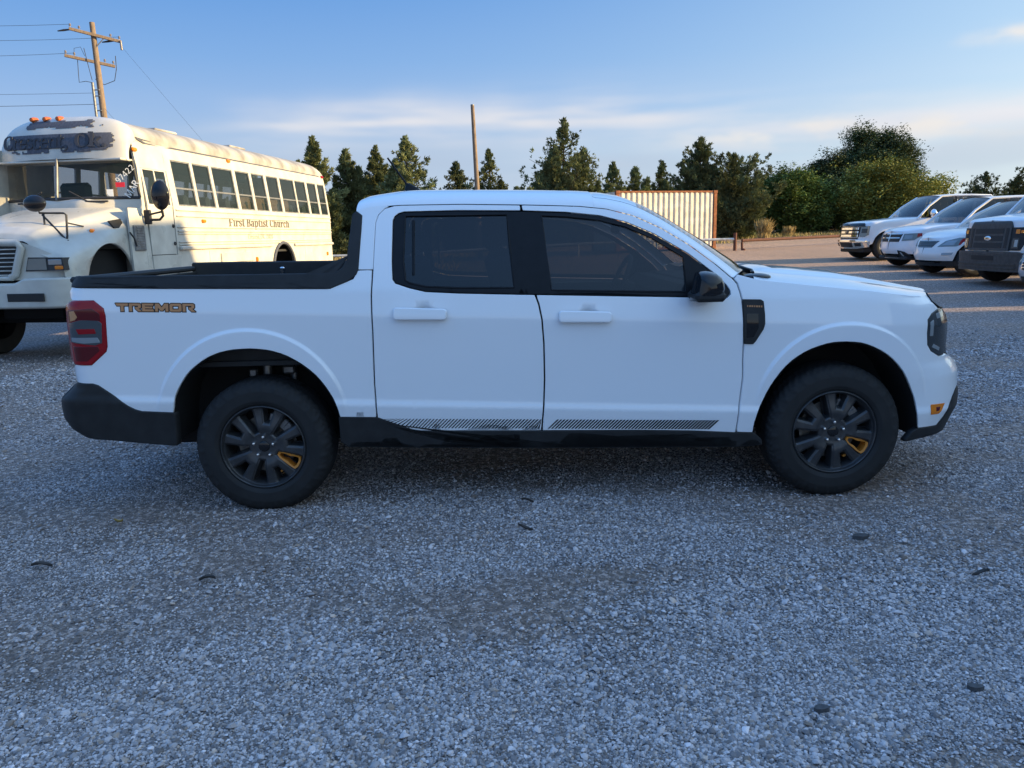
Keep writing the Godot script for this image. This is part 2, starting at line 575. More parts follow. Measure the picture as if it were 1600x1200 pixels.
# ---------------------------------------------------------------- ground
func ground() -> void:
	# crushed stone as far as single stones show: colour of each stone and its relief
	var size := 1024
	var cell := FastNoiseLite.new()
	cell.seed = 4
	cell.noise_type = FastNoiseLite.TYPE_CELLULAR
	cell.frequency = 0.062
	cell.cellular_jitter = 1.0
	cell.fractal_type = FastNoiseLite.FRACTAL_NONE
	cell.cellular_return_type = FastNoiseLite.RETURN_CELL_VALUE
	var va := cell.get_seamless_image(size, size)
	cell.cellular_return_type = FastNoiseLite.RETURN_DISTANCE2_SUB
	var di := cell.get_seamless_image(size, size)
	cell.seed = 8
	cell.frequency = 0.15
	cell.cellular_return_type = FastNoiseLite.RETURN_CELL_VALUE
	var vb := cell.get_seamless_image(size, size)
	var fine := noise(6, 0.02, 4).get_seamless_image(size, size)
	for im in [va, di, vb, fine]:
		im.convert(Image.FORMAT_L8)
	var da: PackedByteArray = va.get_data()
	var dd: PackedByteArray = di.get_data()
	var db: PackedByteArray = vb.get_data()
	var df: PackedByteArray = fine.get_data()
	var rgb := PackedByteArray()
	rgb.resize(size * size * 3)
	var hgt := PackedByteArray()
	hgt.resize(size * size)
	for i in size * size:
		var stone := smoothstep(105.0, 150.0, float(df[i]))   # bare dirt between patches of stones
		var k := 0.62 + 0.38 * (da[i] / 255.0) * stone + 0.22 * (db[i] / 255.0 - 0.5)
		var q := clampf(k, 0.0, 1.0)
		rgb[i * 3] = int(255.0 * minf(1.0, q * 1.0))
		rgb[i * 3 + 1] = int(255.0 * minf(1.0, q * (0.975 + 0.02 * (da[i] / 255.0))))
		rgb[i * 3 + 2] = int(255.0 * minf(1.0, q * (0.94 + 0.06 * (da[i] / 255.0))))
		hgt[i] = int(clampf(minf(dd[i] * 1.5, 150.0) * (0.35 + 0.65 * stone) + db[i] * 0.22, 0.0, 255.0))
	var gm := mat(Color(1, 1, 1), 0.92, 0.0, 0.3)
	gm.vertex_color_use_as_albedo = true
	gm.albedo_texture = tex(Image.create_from_data(size, size, false, Image.FORMAT_RGB8, rgb))
	gm.heightmap_enabled = false
	gm.uv1_triplanar = true
	gm.uv1_world_triplanar = true
	gm.uv1_scale = Vector3.ONE / 1.15
	gm.heightmap_enabled = true
	gm.heightmap_texture = tex(Image.create_from_data(size, size, false, Image.FORMAT_L8, hgt))
	gm.heightmap_scale = 0.9
	var xs := axis(-9.0, 9.0, 0.14, 1.13, 900.0)
	var zs := axis(-15.0, 1.0, 0.14, 1.11, 900.0)
	var tone := noise(17, 0.16, 4)
	var streak := noise(18, 1.0, 3)
	var nx := xs.size()
	var nz := zs.size()
	var v := PackedVector3Array()
	var n := PackedVector3Array()
	var c := PackedColorArray()
	var ix := PackedInt32Array()
	for j in nz:
		for i in nx:
			var x: float = xs[i]
			var z: float = zs[j]
			v.append(Vector3(x, ground_y(x, z), z))
			var e := 0.05
			n.append(Vector3(ground_y(x - e, z) - ground_y(x + e, z), 2 * e, ground_y(x, z - e) - ground_y(x, z + e)).normalized())
			var l := loose(x, z)
			var dirt := Color(.50, .40, .345)
			var grav := Color(.46, .405, .385)
			var col := dirt.lerp(grav, l)
			var t := tone.get_noise_2d(x, z)
			col *= 1.0 + 0.22 * t + 0.10 * streak.get_noise_2d(x * 0.25, z * 2.2)
			# farther off the lot is paler, redder dirt with wheel tracks
			var far := smoothstep(13.0, 30.0, -z)
			var red := Color(.66, .455, .32) * (1.0 + 0.16 * streak.get_noise_2d(x * 0.12 + 30.0, z * 0.9) + 0.16 * t)
			col = col.lerp(red, far)
			# dry grass to the left, behind the bus, and along the foot of the trees
			var grass := smoothstep(24.0, 28.0, -z) * (1.0 - smoothstep(-2.0, 4.0, x)) + smoothstep(40.0, 47.0, -z + 0.12 * x) * smoothstep(0.02, 0.25, t + 0.15)
			grass += smoothstep(60.0, 90.0, -z) + smoothstep(20.0, 40.0, z) * 0.6
			col = col.lerp(Color(.34, .245, .105) * (1.0 + 0.3 * t), clampf(grass, 0.0, 1.0))
			c.append(Color(col.r, col.g, col.b, 1) * 1.22)
	for j in nz - 1:
		for i in nx - 1:
			var a := j * nx + i
			ix.append_array([a, a + 1, a + nx + 1, a, a + nx + 1, a + nx])
	var arr := []
	arr.resize(Mesh.ARRAY_MAX)
	arr[Mesh.ARRAY_VERTEX] = v
	arr[Mesh.ARRAY_NORMAL] = n
	arr[Mesh.ARRAY_COLOR] = c
	arr[Mesh.ARRAY_INDEX] = ix
	var am := ArrayMesh.new()
	am.add_surface_from_arrays(Mesh.PRIMITIVE_TRIANGLES, arr)
	am.surface_set_material(0, gm)
	struct("ground", am, gm)

func axis(a: float, b: float, step: float, grow: float, far: float) -> PackedFloat32Array:
	var o := PackedFloat32Array()
	var s := step
	var x := a
	var left := []
	while x > -far:
		s *= grow
		x -= s
		left.append(x)
	left.reverse()
	for k in left:
		o.append(k)
	x = a
	while x < b:
		o.append(x)
		x += step
	s = step
	while x < far:
		o.append(x)
		s *= grow
		x += s
	return o

# loose stones, each a small angular solid; too many to count, so they are five scatters
func gravel() -> void:
	var r := rng(77)
	var kinds := 5
	var each := 72000
	var size_n := noise(51, 1.3, 2)
	for k in kinds:
		var b := Bag.new()
		stone(b, 100 + k)
		var gm := mat(Color(1, 1, 1), 0.85, 0.0, 0.35)
		gm.vertex_color_use_as_albedo = true
		var mm := MultiMesh.new()
		mm.transform_format = MultiMesh.TRANSFORM_3D
		mm.use_colors = true
		mm.mesh = b.mesh(gm)
		var places: Array[Transform3D] = []
		var cols := PackedColorArray()
		var tries := 0
		while places.size() < each and tries < each * 4:
			tries += 1
			var d := 1.55 + 9.5 * pow(r.randf(), 1.45)
			var x := r.randf_range(-1.0, 1.0) * (0.74 * d + 0.5)
			var z := -d
			var l := loose(x, z)
			if r.randf() > (0.10 + 0.95 * l * l) * (1.0 - smoothstep(6.5, 11.0, d)):
				continue
			var s: float = 0.0032 + 0.0046 * pow(r.randf(), 2.2)
			if r.randf() < 0.05:
				s *= r.randf_range(1.4, 2.1)
			s *= 1.0 + 0.35 * size_n.get_noise_2d(x, z)
			s *= clampf(d * 0.22, 1.0, 1.8)
			var bs := Basis(Vector3.UP, r.randf() * TAU) * Basis(Vector3.RIGHT, r.randf_range(-0.5, 0.5)) * Basis(Vector3.BACK, r.randf_range(-0.5, 0.5))
			bs = bs.scaled(Vector3.ONE * s) * Basis.from_scale(Vector3(r.randf_range(0.8, 1.35), r.randf_range(0.5, 0.9), r.randf_range(0.8, 1.2)))
			places.append(Transform3D(bs, Vector3(x, ground_y(x, z) + s * r.randf_range(0.05, 0.45), z)))
			var g := 0.15 + 0.42 * pow(r.randf(), 1.25)
			if r.randf() < 0.07:
				g += 0.20
			var cc := Color(g * 1.10, g * 0.985, g * 0.955)
			if r.randf() < 0.10:
				cc = Color(g * 1.1, g * 0.86, g * 0.70)
			cols.append(cc)
		mm.instance_count = places.size()
		for i in places.size():
			mm.set_instance_transform(i, places[i])
			mm.set_instance_color(i, cols[i])
		var o := MultiMeshInstance3D.new()
		o.name = numbered("gravel")
		o.multimesh = mm
		add_child(o)
		o.set_meta("kind", "stuff")
		o.set_meta("label", "loose grey crushed stones strewn over the lot around the pickup")
		o.set_meta("category", "gravel")
		o.set_meta("group", "gravel of the lot")

func stone(b: Bag, s: int) -> void:
	var r := rng(s)
	var top := []
	var mid := []
	var seg := 6
	for i in seg:
		var a := TAU * (i + r.randf_range(-0.3, 0.3)) / seg
		mid.append(Vector3(cos(a), r.randf_range(-0.25, 0.25), sin(a)) * r.randf_range(0.8, 1.15))
		a += 0.3
		top.append(Vector3(cos(a) * r.randf_range(0.4, 0.75), r.randf_range(0.6, 0.85), sin(a) * r.randf_range(0.4, 0.75)))
	var crown := Vector3(r.randf_range(-0.2, 0.2), 0.9, r.randf_range(-0.2, 0.2))
	for i in seg:
		var j := (i + 1) % seg
		b.tri(mid[i], top[i], mid[j])
		b.tri(mid[j], top[i], top[j])
		b.tri(top[i], crown, top[j])
		b.tri(mid[i], mid[j], Vector3(0, -0.8, 0))

# a few dead leaves and flat dark scraps lying on the stones
func litter() -> void:
	var rows := [[0.07, -4.0, 0.055, "dark", "curled dark dead leaf lying just in front of the rear half of the front door"], [0.05, -3.61, 0.06, "dark", "narrow dark dead leaf on bare gravel, the one nearer the camera below the doors"],
		[-2.1, -3.87, 0.035, "yellow", "small yellow leaf on the gravel below the rear bumper"], [1.62, -3.40, 0.065, "slab", "flat dark slab of stone on the gravel below the front tyre"],
		[1.93, -2.98, 0.055, "dark", "dark dead leaf on the gravel at the picture's right edge"], [-1.33, -3.09, 0.06, "dark", "thin dark dead leaf on packed dirt below the rear tyre"],
		[-2.16, -3.29, 0.07, "dark", "long dark dead leaf on the bare dirt at the picture's left edge"], [0.91, -2.09, 0.042, "slab", "flat dark slab of stone among pale stones in the nearest gravel"], [1.43, -2.18, 0.045, "slab", "flat dark slab of stone in the nearest gravel, right of the other slab"]]
	var cm := {"dark": mat(Color(.06, .052, .048), 0.8), "yellow": mat(Color(.36, .25, .07), 0.7), "slab": worn(mat(Color(.085, .085, .09), 0.75), M.grime, 9.0)}
	var i := 0
	for q in rows:
		i += 1
		var r := rng(300 + i)
		var b := Bag.new()
		var s: float = q[2] * 0.62
		if q[3] == "slab":
			var poly := PackedVector2Array()
			for k in 8:
				var a := TAU * k / 8.0
				poly.append(Vector2(cos(a) * s * r.randf_range(0.8, 1.1), sin(a) * s * 0.55 * r.randf_range(0.8, 1.1)))
			b.prism(poly, -0.012, 0.013, Transform3D(Basis(Vector3.RIGHT, -PI / 2), Vector3.ZERO))
		else:
			var rws := []
			for e in 9:
				var f := e / 8.0
				var half: float = s * 0.30 * sin(PI * clampf(f, 0.02, 0.98)) + 0.0005
				var line := []
				for w in [-1.0, -0.5, 0.0, 0.5, 1.0]:
					line.append(Vector3((f - 0.5) * 2.0 * s, 0.006 + 0.012 * absf(w) + 0.012 * sin(f * 3.0 + i), w * half))
				rws.append(line)
			b.grid(rws)
		var o := obj("flat_stone" if q[3] == "slab" else "dead_leaf", b, cm[q[3]])
		o.position = Vector3(q[0], ground_y(q[0], q[1]) + 0.006, q[1])
		o.rotation.y = r.randf_range(-0.3, 0.3)
		tag(o, q[4], "stone" if q[3] == "slab" else "leaf", "flat dark stones" if q[3] == "slab" else "dead leaves on the lot")

# the building to the right of the camera whose shadow lies over the lot
func shed() -> void:
	var o := thing("metal_building", "long low metal building beside the lot whose shade covers the pickup", "building", Vector3(14.0, 0.1, 2.0))
	var b := Bag.new()
	b.box(Vector3(8, 2.95, -1.0), Vector3(16, 5.9, 21.6))
	for k in 46:
		b.box(Vector3(-0.012, 2.95, -11.4 + k * 0.46), Vector3(0.03, 5.8, 0.05))
	obj("wall", b, M.siding, o)
	b = Bag.new()
	b.box(Vector3(8, 5.98, -1.0), Vector3(16.6, 0.16, 22.2), 0.02)
	obj("roof", b, M.roofing, o)
	for k in 2:
		b = Bag.new()
		b.box(Vector3(-0.04, 1.7, -7.0 + k * 9.0), Vector3(0.05, 3.4, 3.6), 0.01)
		obj("door", b, M.white_rail, o)

# ---------------------------------------------------------------- trees
func spray_mesh(s: int, leafy: bool) -> ArrayMesh:
	var r := rng(s)
	var b := Bag.new()
	if leafy:
		for i in 16:
			var at := Vector3(r.randf_range(-1, 1), r.randf_range(-0.8, 0.8), r.randf_range(-1, 1)) * 0.26
			var t := Basis.from_euler(Vector3(r.randf_range(-0.9, 0.9), r.randf() * TAU, r.randf_range(-0.7, 0.7)))
			var l := r.randf_range(0.05, 0.09)
			var w := l * 0.55
			b.quad(at + t * Vector3(-l, 0, 0), at + t * Vector3(0, 0.012, w), at + t * Vector3(l, 0, 0), at + t * Vector3(0, 0.012, -w))
	else:
		for i in 9:
			var lean := Vector3(r.randf_range(-0.75, 0.75), 1.0, r.randf_range(-0.75, 0.75)).normalized()
			var root := Vector3(r.randf_range(-0.12, 0.12), r.randf_range(-0.15, 0.1), r.randf_range(-0.12, 0.12))
			var l := r.randf_range(0.22, 0.42)
			var side := lean.cross(Vector3(r.randf_range(-1, 1), 0, r.randf_range(-1, 1))).normalized() * r.randf_range(0.035, 0.06)
			var tip := root + lean * l
			var m := root + lean * l * 0.45
			b.tri(root, m + side, tip)
			b.tri(root, tip, m - side)
			var o2 := lean.cross(side).normalized() * 0.045
			b.tri(root, m + o2, tip)
			b.tri(root, tip, m - o2)
	return b.mesh(M.leafy if leafy else M.needle)

func crown(parent: Node, places: Array, tints: PackedColorArray, leafy: bool, called := "crown") -> void:
	var kinds := 3
	for k in kinds:
		var mm := MultiMesh.new()
		mm.transform_format = MultiMesh.TRANSFORM_3D
		mm.use_colors = true
		mm.mesh = M["spray%d%d" % [int(leafy), k]]
		var sel := range(k, places.size(), kinds)
		mm.instance_count = sel.size()
		for i in sel.size():
			mm.set_instance_transform(i, places[sel[i]])
			mm.set_instance_color(i, tints[sel[i]])
		var o := MultiMeshInstance3D.new()
		o.name = called
		o.multimesh = mm
		o.set_meta("kind", "stuff")
		parent.add_child(o, true)

# upright evergreen: limbs turned up at their ends, thinner towards the top; spires: extra leaders
func cedar(x: float, z: float, h: float, w: float, s: int, label: String, spires := 1, tone := 1.0, round_top := 0.0, count := 7000) -> void:
	var r := rng(s)
	var o := thing("cedar_tree", label, "tree", Vector3(x, gy(x, z) - 0.1, z), 0.0, "evergreen trees along the far edge")
	var b := Bag.new()
	b.tube([Vector3(0, 0, 0), Vector3(r.randf_range(-.1, .1), h * 0.5, r.randf_range(-.1, .1)), Vector3(0, h * 0.93, 0)], [0.20, 0.11, 0.015], 7)
	var places := []
	var tints := PackedColorArray()
	var leaders := [[Vector3.ZERO, h, 1.0]]
	for k in spires - 1:
		var a := r.randf() * TAU
		var rad := w * r.randf_range(0.12, 0.27)
		leaders.append([Vector3(cos(a) * rad, 0, sin(a) * rad), h * r.randf_range(0.62, 0.86), 0.62])
	var lumpy := noise(s + 900, 0.55, 2)
	var share := count / leaders.size()
	for ld in leaders:
		var hh: float = ld[1]
		var base: Vector3 = ld[0]
		# the leader: a thin spire above the last limbs
		for q in int(70 * ld[2]):
			var g := r.randf()
			var sp := 0.05 + 0.16 * (1.0 - g)
			var p := base + Vector3(r.randfn() * sp, hh * (0.84 + 0.20 * g), r.randfn() * sp)
			var dir := Vector3(r.randf_range(-0.5, 0.5), 1.0, r.randf_range(-0.5, 0.5)).normalized()
			var side := dir.cross(Vector3(r.randf_range(-1, 1), 0.1, r.randf_range(-1, 1))).normalized()
			places.append(Transform3D(Basis(side, dir, side.cross(dir)).scaled(Vector3.ONE * r.randf_range(0.45, 0.75)), p))
			var t := r.randf_range(0.7, 1.3) * tone
			tints.append(Color(.15 * t, .17 * t, .08 * t))
		var limbs := int((22 + 9 * hh * ld[2]) * (0.55 + w / 6.0))
		for li in limbs:
			var f := pow((li + r.randf()) / limbs, 0.85)
			var y := hh * (0.04 + 0.95 * f)
			var prof := pow(1.0 - f, 0.82) * (0.75 + 0.25 * minf(1.0, f * 6.0))
			if round_top > 0.0:
				prof = lerpf(prof, sqrt(maxf(0.0, 1.0 - pow(f * 2.0 - 0.85, 2.0) / 1.35)), round_top)
			var reach: float = maxf(0.16, w * 0.62 * ld[2] * prof * (r.randf_range(0.60, 1.12) + (0.3 if r.randf() < 0.12 else 0.0)))
			var a := r.randf() * TAU
			reach *= 1.0 + 0.35 * lumpy.get_noise_3d(cos(a) * 2.0, y, sin(a) * 2.0)
			var out := Vector3(cos(a), 0, sin(a))
			var lift := r.randf_range(0.10, 0.55) + 0.7 * f * f
			var root := base + Vector3(0, y - reach * 0.25, 0)
			var tip := root + out * reach + Vector3(0, reach * lift * 0.55, 0)
			if li % 2 == 0 and reach > 0.3:
				b.tube([root - Vector3(0, 0.05, 0), root.lerp(tip, 0.55) - Vector3(0, 0.05 * reach, 0), tip], [0.035, 0.02, 0.006], 4, false)
			var m := int(maxf(4.0, share / float(limbs) * (0.35 + 1.25 * prof)))
			var own := r.randf_range(0.62, 1.25)
			for q in m:
				var g := 1.0 - pow(r.randf(), 1.1) * 0.94
				var p := root.lerp(tip, g) + Vector3(0, reach * (0.22 * g * g - 0.16 * sin(g * PI)), 0)
				var sp := (0.07 + 0.13 * reach) * (1.12 - 0.85 * g)
				p += Vector3(r.randfn() * sp, r.randfn() * sp * 0.8, r.randfn() * sp)
				var dir := (out * r.randf_range(0.3, 1.1) + Vector3.UP * r.randf_range(0.35, 1.0)).normalized()
				var side := dir.cross(Vector3(r.randf_range(-1, 1), 0.1, r.randf_range(-1, 1))).normalized()
				var bs := Basis(side, dir, side.cross(dir)).scaled(Vector3.ONE * r.randf_range(0.5, 0.95) * (0.8 + 0.25 * g) * lerpf(1.05, 0.62, f))
				places.append(Transform3D(bs, p))
				var t := own * r.randf_range(0.7, 1.35) * tone
				tints.append(Color(.135 * t, .160 * t, .075 * t).lerp(Color(.22, .215, .10) * t, r.randf() * 0.6))
	obj("trunk", b, M.bark, o)
	crown(o, places, tints, false)

# broad-leaved tree: limbs that fork, leaf clumps at their ends
func broadleaf(x: float, z: float, h: float, w: float, s: int, label: String, green: Color, count := 3600) -> void:
	var r := rng(s)
	var o := thing("leafy_tree", label, "tree", Vector3(x, gy(x, z) - 0.1, z), 0.0, "leafy trees along the far edge")
	var b := Bag.new()
	b.tube([Vector3.ZERO, Vector3(0.05, h * 0.3, 0), Vector3(-0.05, h * 0.62, 0.05)], [0.22, 0.16, 0.07], 7)
	var places := []
	var tints := PackedColorArray()
	var clumps := 46
	for k in clumps:
		var f := r.randf()
		var a := r.randf() * TAU
		var y := h * (0.10 + 0.84 * f)
		var prof := sqrt(maxf(0.03, 1.0 - pow((f - 0.42) / 0.62, 2.0)))
		var rad := w * 0.5 * prof * sqrt(r.randf_range(0.25, 1.0)) * r.randf_range(0.75, 1.05)
		var at := Vector3(cos(a) * rad, y, sin(a) * rad)
		if k % 2 == 0:
			var start := Vector3(0, h * (0.16 + 0.4 * f), 0)
			b.tube([start, start.lerp(at, 0.55) + Vector3(0, 0.15, 0), at], [0.06, 0.035, 0.01], 5, false)
		var size := w * r.randf_range(0.10, 0.17)
		var own := r.randf_range(0.65, 1.3)
		for q in count / clumps:
			var d := Vector3(r.randfn(), r.randfn() * 0.75, r.randfn()) * size * 0.62
			var bs := Basis.from_euler(Vector3(r.randf_range(-0.4, 0.4), r.randf() * TAU, r.randf_range(-0.4, 0.4))).scaled(Vector3.ONE * r.randf_range(0.8, 1.5))
			places.append(Transform3D(bs, at + d))
			var t := own * r.randf_range(0.7, 1.3)
			tints.append(Color(green.r * t * r.randf_range(0.9, 1.15), green.g * t, green.b * t))
	obj("trunk", b, M.bark, o)
	crown(o, places, tints, true)

func trees() -> void:
	for k in 3:
		M["spray0%d" % k] = spray_mesh(60 + k, false)
		M["spray1%d" % k] = spray_mesh(70 + k, true)
	cedar(-11.1, -46.0, 6.6, 4.0, 1, "narrow pointed evergreen rising behind the rear end of the bus", 1, 1.15)
	cedar(-9.7, -48.0, 6.0, 4.4, 2, "dark evergreen just right of the bus, first of the row", 2, 0.9)
	cedar(-8.2, -50.0, 6.3, 4.2, 3, "ragged evergreen with a thin bare top, second right of the bus", 2, 1.0)
	cedar(-5.9, -47.0, 6.6, 5.0, 4, "tall yellow-green evergreen behind the pickup's roof antenna", 3, 1.35)
	cedar(-7.1, -52.0, 4.8, 3.6, 5, "low dark evergreen filling the gap left of the roof antenna", 2, 0.8, 0.0, 2600)
	cedar(-3.3, -52.0, 5.4, 3.2, 6, "small dark ragged evergreen left of the bare pole", 2, 0.7, 0.3, 2600)
	cedar(-1.1, -50.0, 5.8, 4.0, 7, "short pointed evergreen directly behind the bare pole", 3, 1.0, 0.0, 3600)
	cedar(0.7, -60.0, 3.9, 2.4, 8, "lowest evergreen, its tip just showing over the cab roof", 1, 1.2, 0.0, 1800)
	cedar(3.4, -47.0, 7.0, 6.8, 9, "biggest evergreen with one thin spire, over the middle of the cab roof", 7, 1.1, 0.0, 12500)
	cedar(7.5, -56.0, 5.1, 3.8, 10, "evergreen right of the biggest one, left of the container's rear corner", 2, 1.1, 0.0, 3000)
	cedar(9.2, -57.0, 4.9, 3.6, 11, "small evergreen behind the left end of the container", 2, 1.25, 0.0, 2600)
	cedar(11.3, -58.0, 5.2, 3.5, 12, "small pointed evergreen behind the middle of the container", 2, 0.95, 0.0, 2600)
	cedar(12.2, -50.0, 6.0, 5.0, 13, "tall evergreen behind the right half of the container", 3, 0.85, 0.25, 8000)
	cedar(14.0, -49.0, 4.9, 4.4, 14, "wide round evergreen right of the container", 3, 0.95, 0.75, 9800)
	broadleaf(20.0, -56.0, 4.5, 4.8, 21, "green leafy tree between the round evergreen and the tallest dark tree", Color(.10, .145, .036))
	broadleaf(17.6, -58.0, 3.4, 2.8, 22, "low green bush beside the round evergreen", Color(.085, .125, .034), 1600)
	broadleaf(27.0, -66.0, 6.3, 4.4, 15, "dark thin-leaved tree left of the tallest dark tree", Color(.060, .082, .036), 3600)
	broadleaf(31.6, -68.0, 8.1, 7.0, 16, "tallest dark round-topped tree above the parked pickup", Color(.055, .080, .034), 9000)
	broadleaf(27.0, -56.0, 4.5, 7.0, 23, "bright yellow-green leafy tree in front of the tallest dark tree", Color(.185, .195, .046), 5200)
	broadleaf(31.6, -60.0, 3.5, 3.8, 24, "low yellow-green leafy tree behind the parked pickup's hood", Color(.19, .19, .052), 2400)
	broadleaf(23.6, -60.0, 3.9, 4.4, 25, "dark leafy tree at the foot of the dark thin-leaved tree", Color(.055, .08, .03), 2800)
	cedar(45.4, -75.0, 4.6, 4.2, 17, "far dark evergreen above the parked white cars", 3, 0.9, 0.6, 2600)
	cedar(49.3, -75.0, 5.3, 4.4, 18, "far evergreen at the picture's right edge", 3, 0.85, 0.4, 2600)
	cedar(53.5, -76.0, 4.8, 4.2, 19, "far evergreen just beyond the picture's right edge", 3, 0.9, 0.4, 2000)
	# further along the same edge, behind the bus
	cedar(-15.5, -48.0, 5.2, 4.0, 26, "evergreen hidden behind the middle of the bus", 3, 0.9, 0.3, 2400)
	weeds(14.35, -44.0, 1.35, 0.55, 31, "clump of tall tan weeds right of the round evergreen")
	weeds(17.9, -50.0, 0.7, 0.7, 32, "low tan weeds at the foot of the green leafy tree")
	grass_edge()

func weeds(x: float, z: float, h: float, w: float, s: int, label: String) -> void:
	var r := rng(s)
	var b := Bag.new()
	for i in 190:
		var a := r.randf() * TAU
		var q := Vector3(cos(a), 0, sin(a)) * w * sqrt(r.randf()) * 0.6
		var hh := h * r.randf_range(0.5, 1.0)
		var lean := Vector3(r.randf_range(-0.3, 0.3), 0, r.randf_range(-0.3, 0.3)) * hh
		var s2 := Vector3(r.randf_range(-1, 1), 0, r.randf_range(-1, 1)).normalized() * 0.018
		var t := r.randf_range(0.7, 1.2)
		b.tint = Color(.36 * t, .27 * t, .13 * t)
		var m := q + lean * 0.4 + Vector3(0, hh * 0.55, 0)
		b.tri(q - s2, q + s2, m)
		b.tri(m - s2 * 1.6, m + s2 * 1.6, q + lean + Vector3(0, hh, 0))
		b.tri(m + Vector3(0, .05, 0) - s2 * 2.6, m + s2, q + lean * 1.3 + Vector3(0.04, hh * 0.92, 0.03))
	var o := obj("tall_weeds", b, M.leafy)
	o.position = Vector3(x, gy(x, z), z)
	tag(o, label, "weeds", "tall dry weeds at the far edge")

# dry grass along the far edge and behind the bus
func grass_edge() -> void:
	var r := rng(88)
	var b := Bag.new()
	for i in 26000:
		var x := 0.0
		var z := 0.0
		if i % 3 == 0:
			x = r.randf_range(-16.0, -2.0)
			z = r.randf_range(-44.0, -26.0)
		else:
			x = r.randf_range(10.0, 60.0)
			z = -40.0 - 0.28 * (x - 10.0) - r.randf_range(0.0, 9.0) - (5.0 if x > 12 else 1.0)
		var hh := r.randf_range(0.05, 0.22)
		var t := r.randf_range(0.7, 1.25)
		b.tint = Color(.33 * t, .25 * t, .11 * t) if r.randf() < 0.75 else Color(.13 * t, .14 * t, .05 * t)
		var s2 := Vector3(r.randf_range(-1, 1), 0, r.randf_range(-1, 1)).normalized() * 0.03
		var q := Vector3(x, gy(x, z) - 0.01, z)
		b.tri(q - s2, q + s2, q + Vector3(r.randf_range(-.08, .08), hh, r.randf_range(-.08, .08)))
	var o := obj("dry_grass", b, M.leafy)
	o.set_meta("kind", "stuff")
	tag(o, "short dry yellow grass along the far edge of the lot", "grass")

# ---------------------------------------------------------------- container
func container() -> void:
	var a := Vector3(4.74, 0.62, -34.35)
	var e := Vector3(9.56, 0.74, -36.05)
	var run := e - a
	run.y = 0
	var l := run.length()
	var hgt := 2.6
	var o := thing("shipping_container", "cream corrugated steel container with rusty frame standing behind the white rail", "container", Vector3(a.x, 0.70, a.z), atan2(-run.z, run.x))
	var deep := 2.44
	var b := Bag.new()
	# corrugated long side: trapezoid ribs along x, facing local +z
	var pitch := l / 19.0
	var prof := []
	for k in 19:
		var x0 := k * pitch
		prof.append_array([Vector2(x0, 0.0), Vector2(x0 + pitch * 0.34, 0.0), Vector2(x0 + pitch * 0.50, -0.045), Vector2(x0 + pitch * 0.84, -0.045)])
	prof.append(Vector2(l, 0.0))
	for side in [0.0, -deep]:
		b = Bag.new()
		for i in prof.size() - 1:
			var p: Vector2 = prof[i]
			var q: Vector2 = prof[i + 1]
			var zo: float = side + (-0.02 if side == 0.0 else 0.065)
			b.quad(Vector3(p.x, 0.12, p.y + zo), Vector3(q.x, 0.12, q.y + zo), Vector3(q.x, hgt - 0.08, q.y + zo), Vector3(p.x, hgt - 0.08, p.y + zo))
		obj("side_wall", b, M.container, o)
	b = Bag.new()
	b.box(Vector3(l / 2, hgt - 0.05, -deep / 2), Vector3(l - 0.1, 0.03, deep - 0.1))
	obj("roof", b, M.container, o)
	b = Bag.new()
	b.box(Vector3(0.04, hgt / 2, -deep / 2), Vector3(0.03, hgt - 0.1, deep - 0.1))
	b.box(Vector3(l - 0.04, hgt / 2, -deep / 2), Vector3(0.03, hgt - 0.1, deep - 0.1))
	b.box(Vector3(l / 2, 0.1, -deep / 2), Vector3(l - 0.1, 0.04, deep - 0.1))
	obj("end_wall", b, M.container, o)
	for x in [0.0, l]:
		for z in [0.0, -deep]:
			b = Bag.new()
			b.box(Vector3(clampf(x, 0.06, l - 0.06), hgt / 2, z - 0.05 if z == 0.0 else z + 0.05), Vector3(0.16, hgt, 0.13), 0.012)
			obj("corner_post", b, M.rust, o)
			for y in [0.06, hgt - 0.06]:
				b = Bag.new()
				b.box(Vector3(clampf(x, 0.07, l - 0.07), y, z - 0.055 if z == 0.0 else z + 0.055), Vector3(0.19, 0.13, 0.17), 0.01)
				b.box(Vector3(clampf(x, 0.07, l - 0.07), y, z + 0.026 if z == 0.0 else z - 0.026), Vector3(0.07, 0.05, 0.012), 0.0)
				obj("corner_casting", b, M.rust, o)
	for z in [-0.05, -deep + 0.05]:
		for y in [0.07, hgt - 0.045]:
			b = Bag.new()
			b.box(Vector3(l / 2, y, z), Vector3(l - 0.22, 0.10 if y < 1 else 0.075, 0.10), 0.008)
			obj("side_rail", b, M.rust, o)

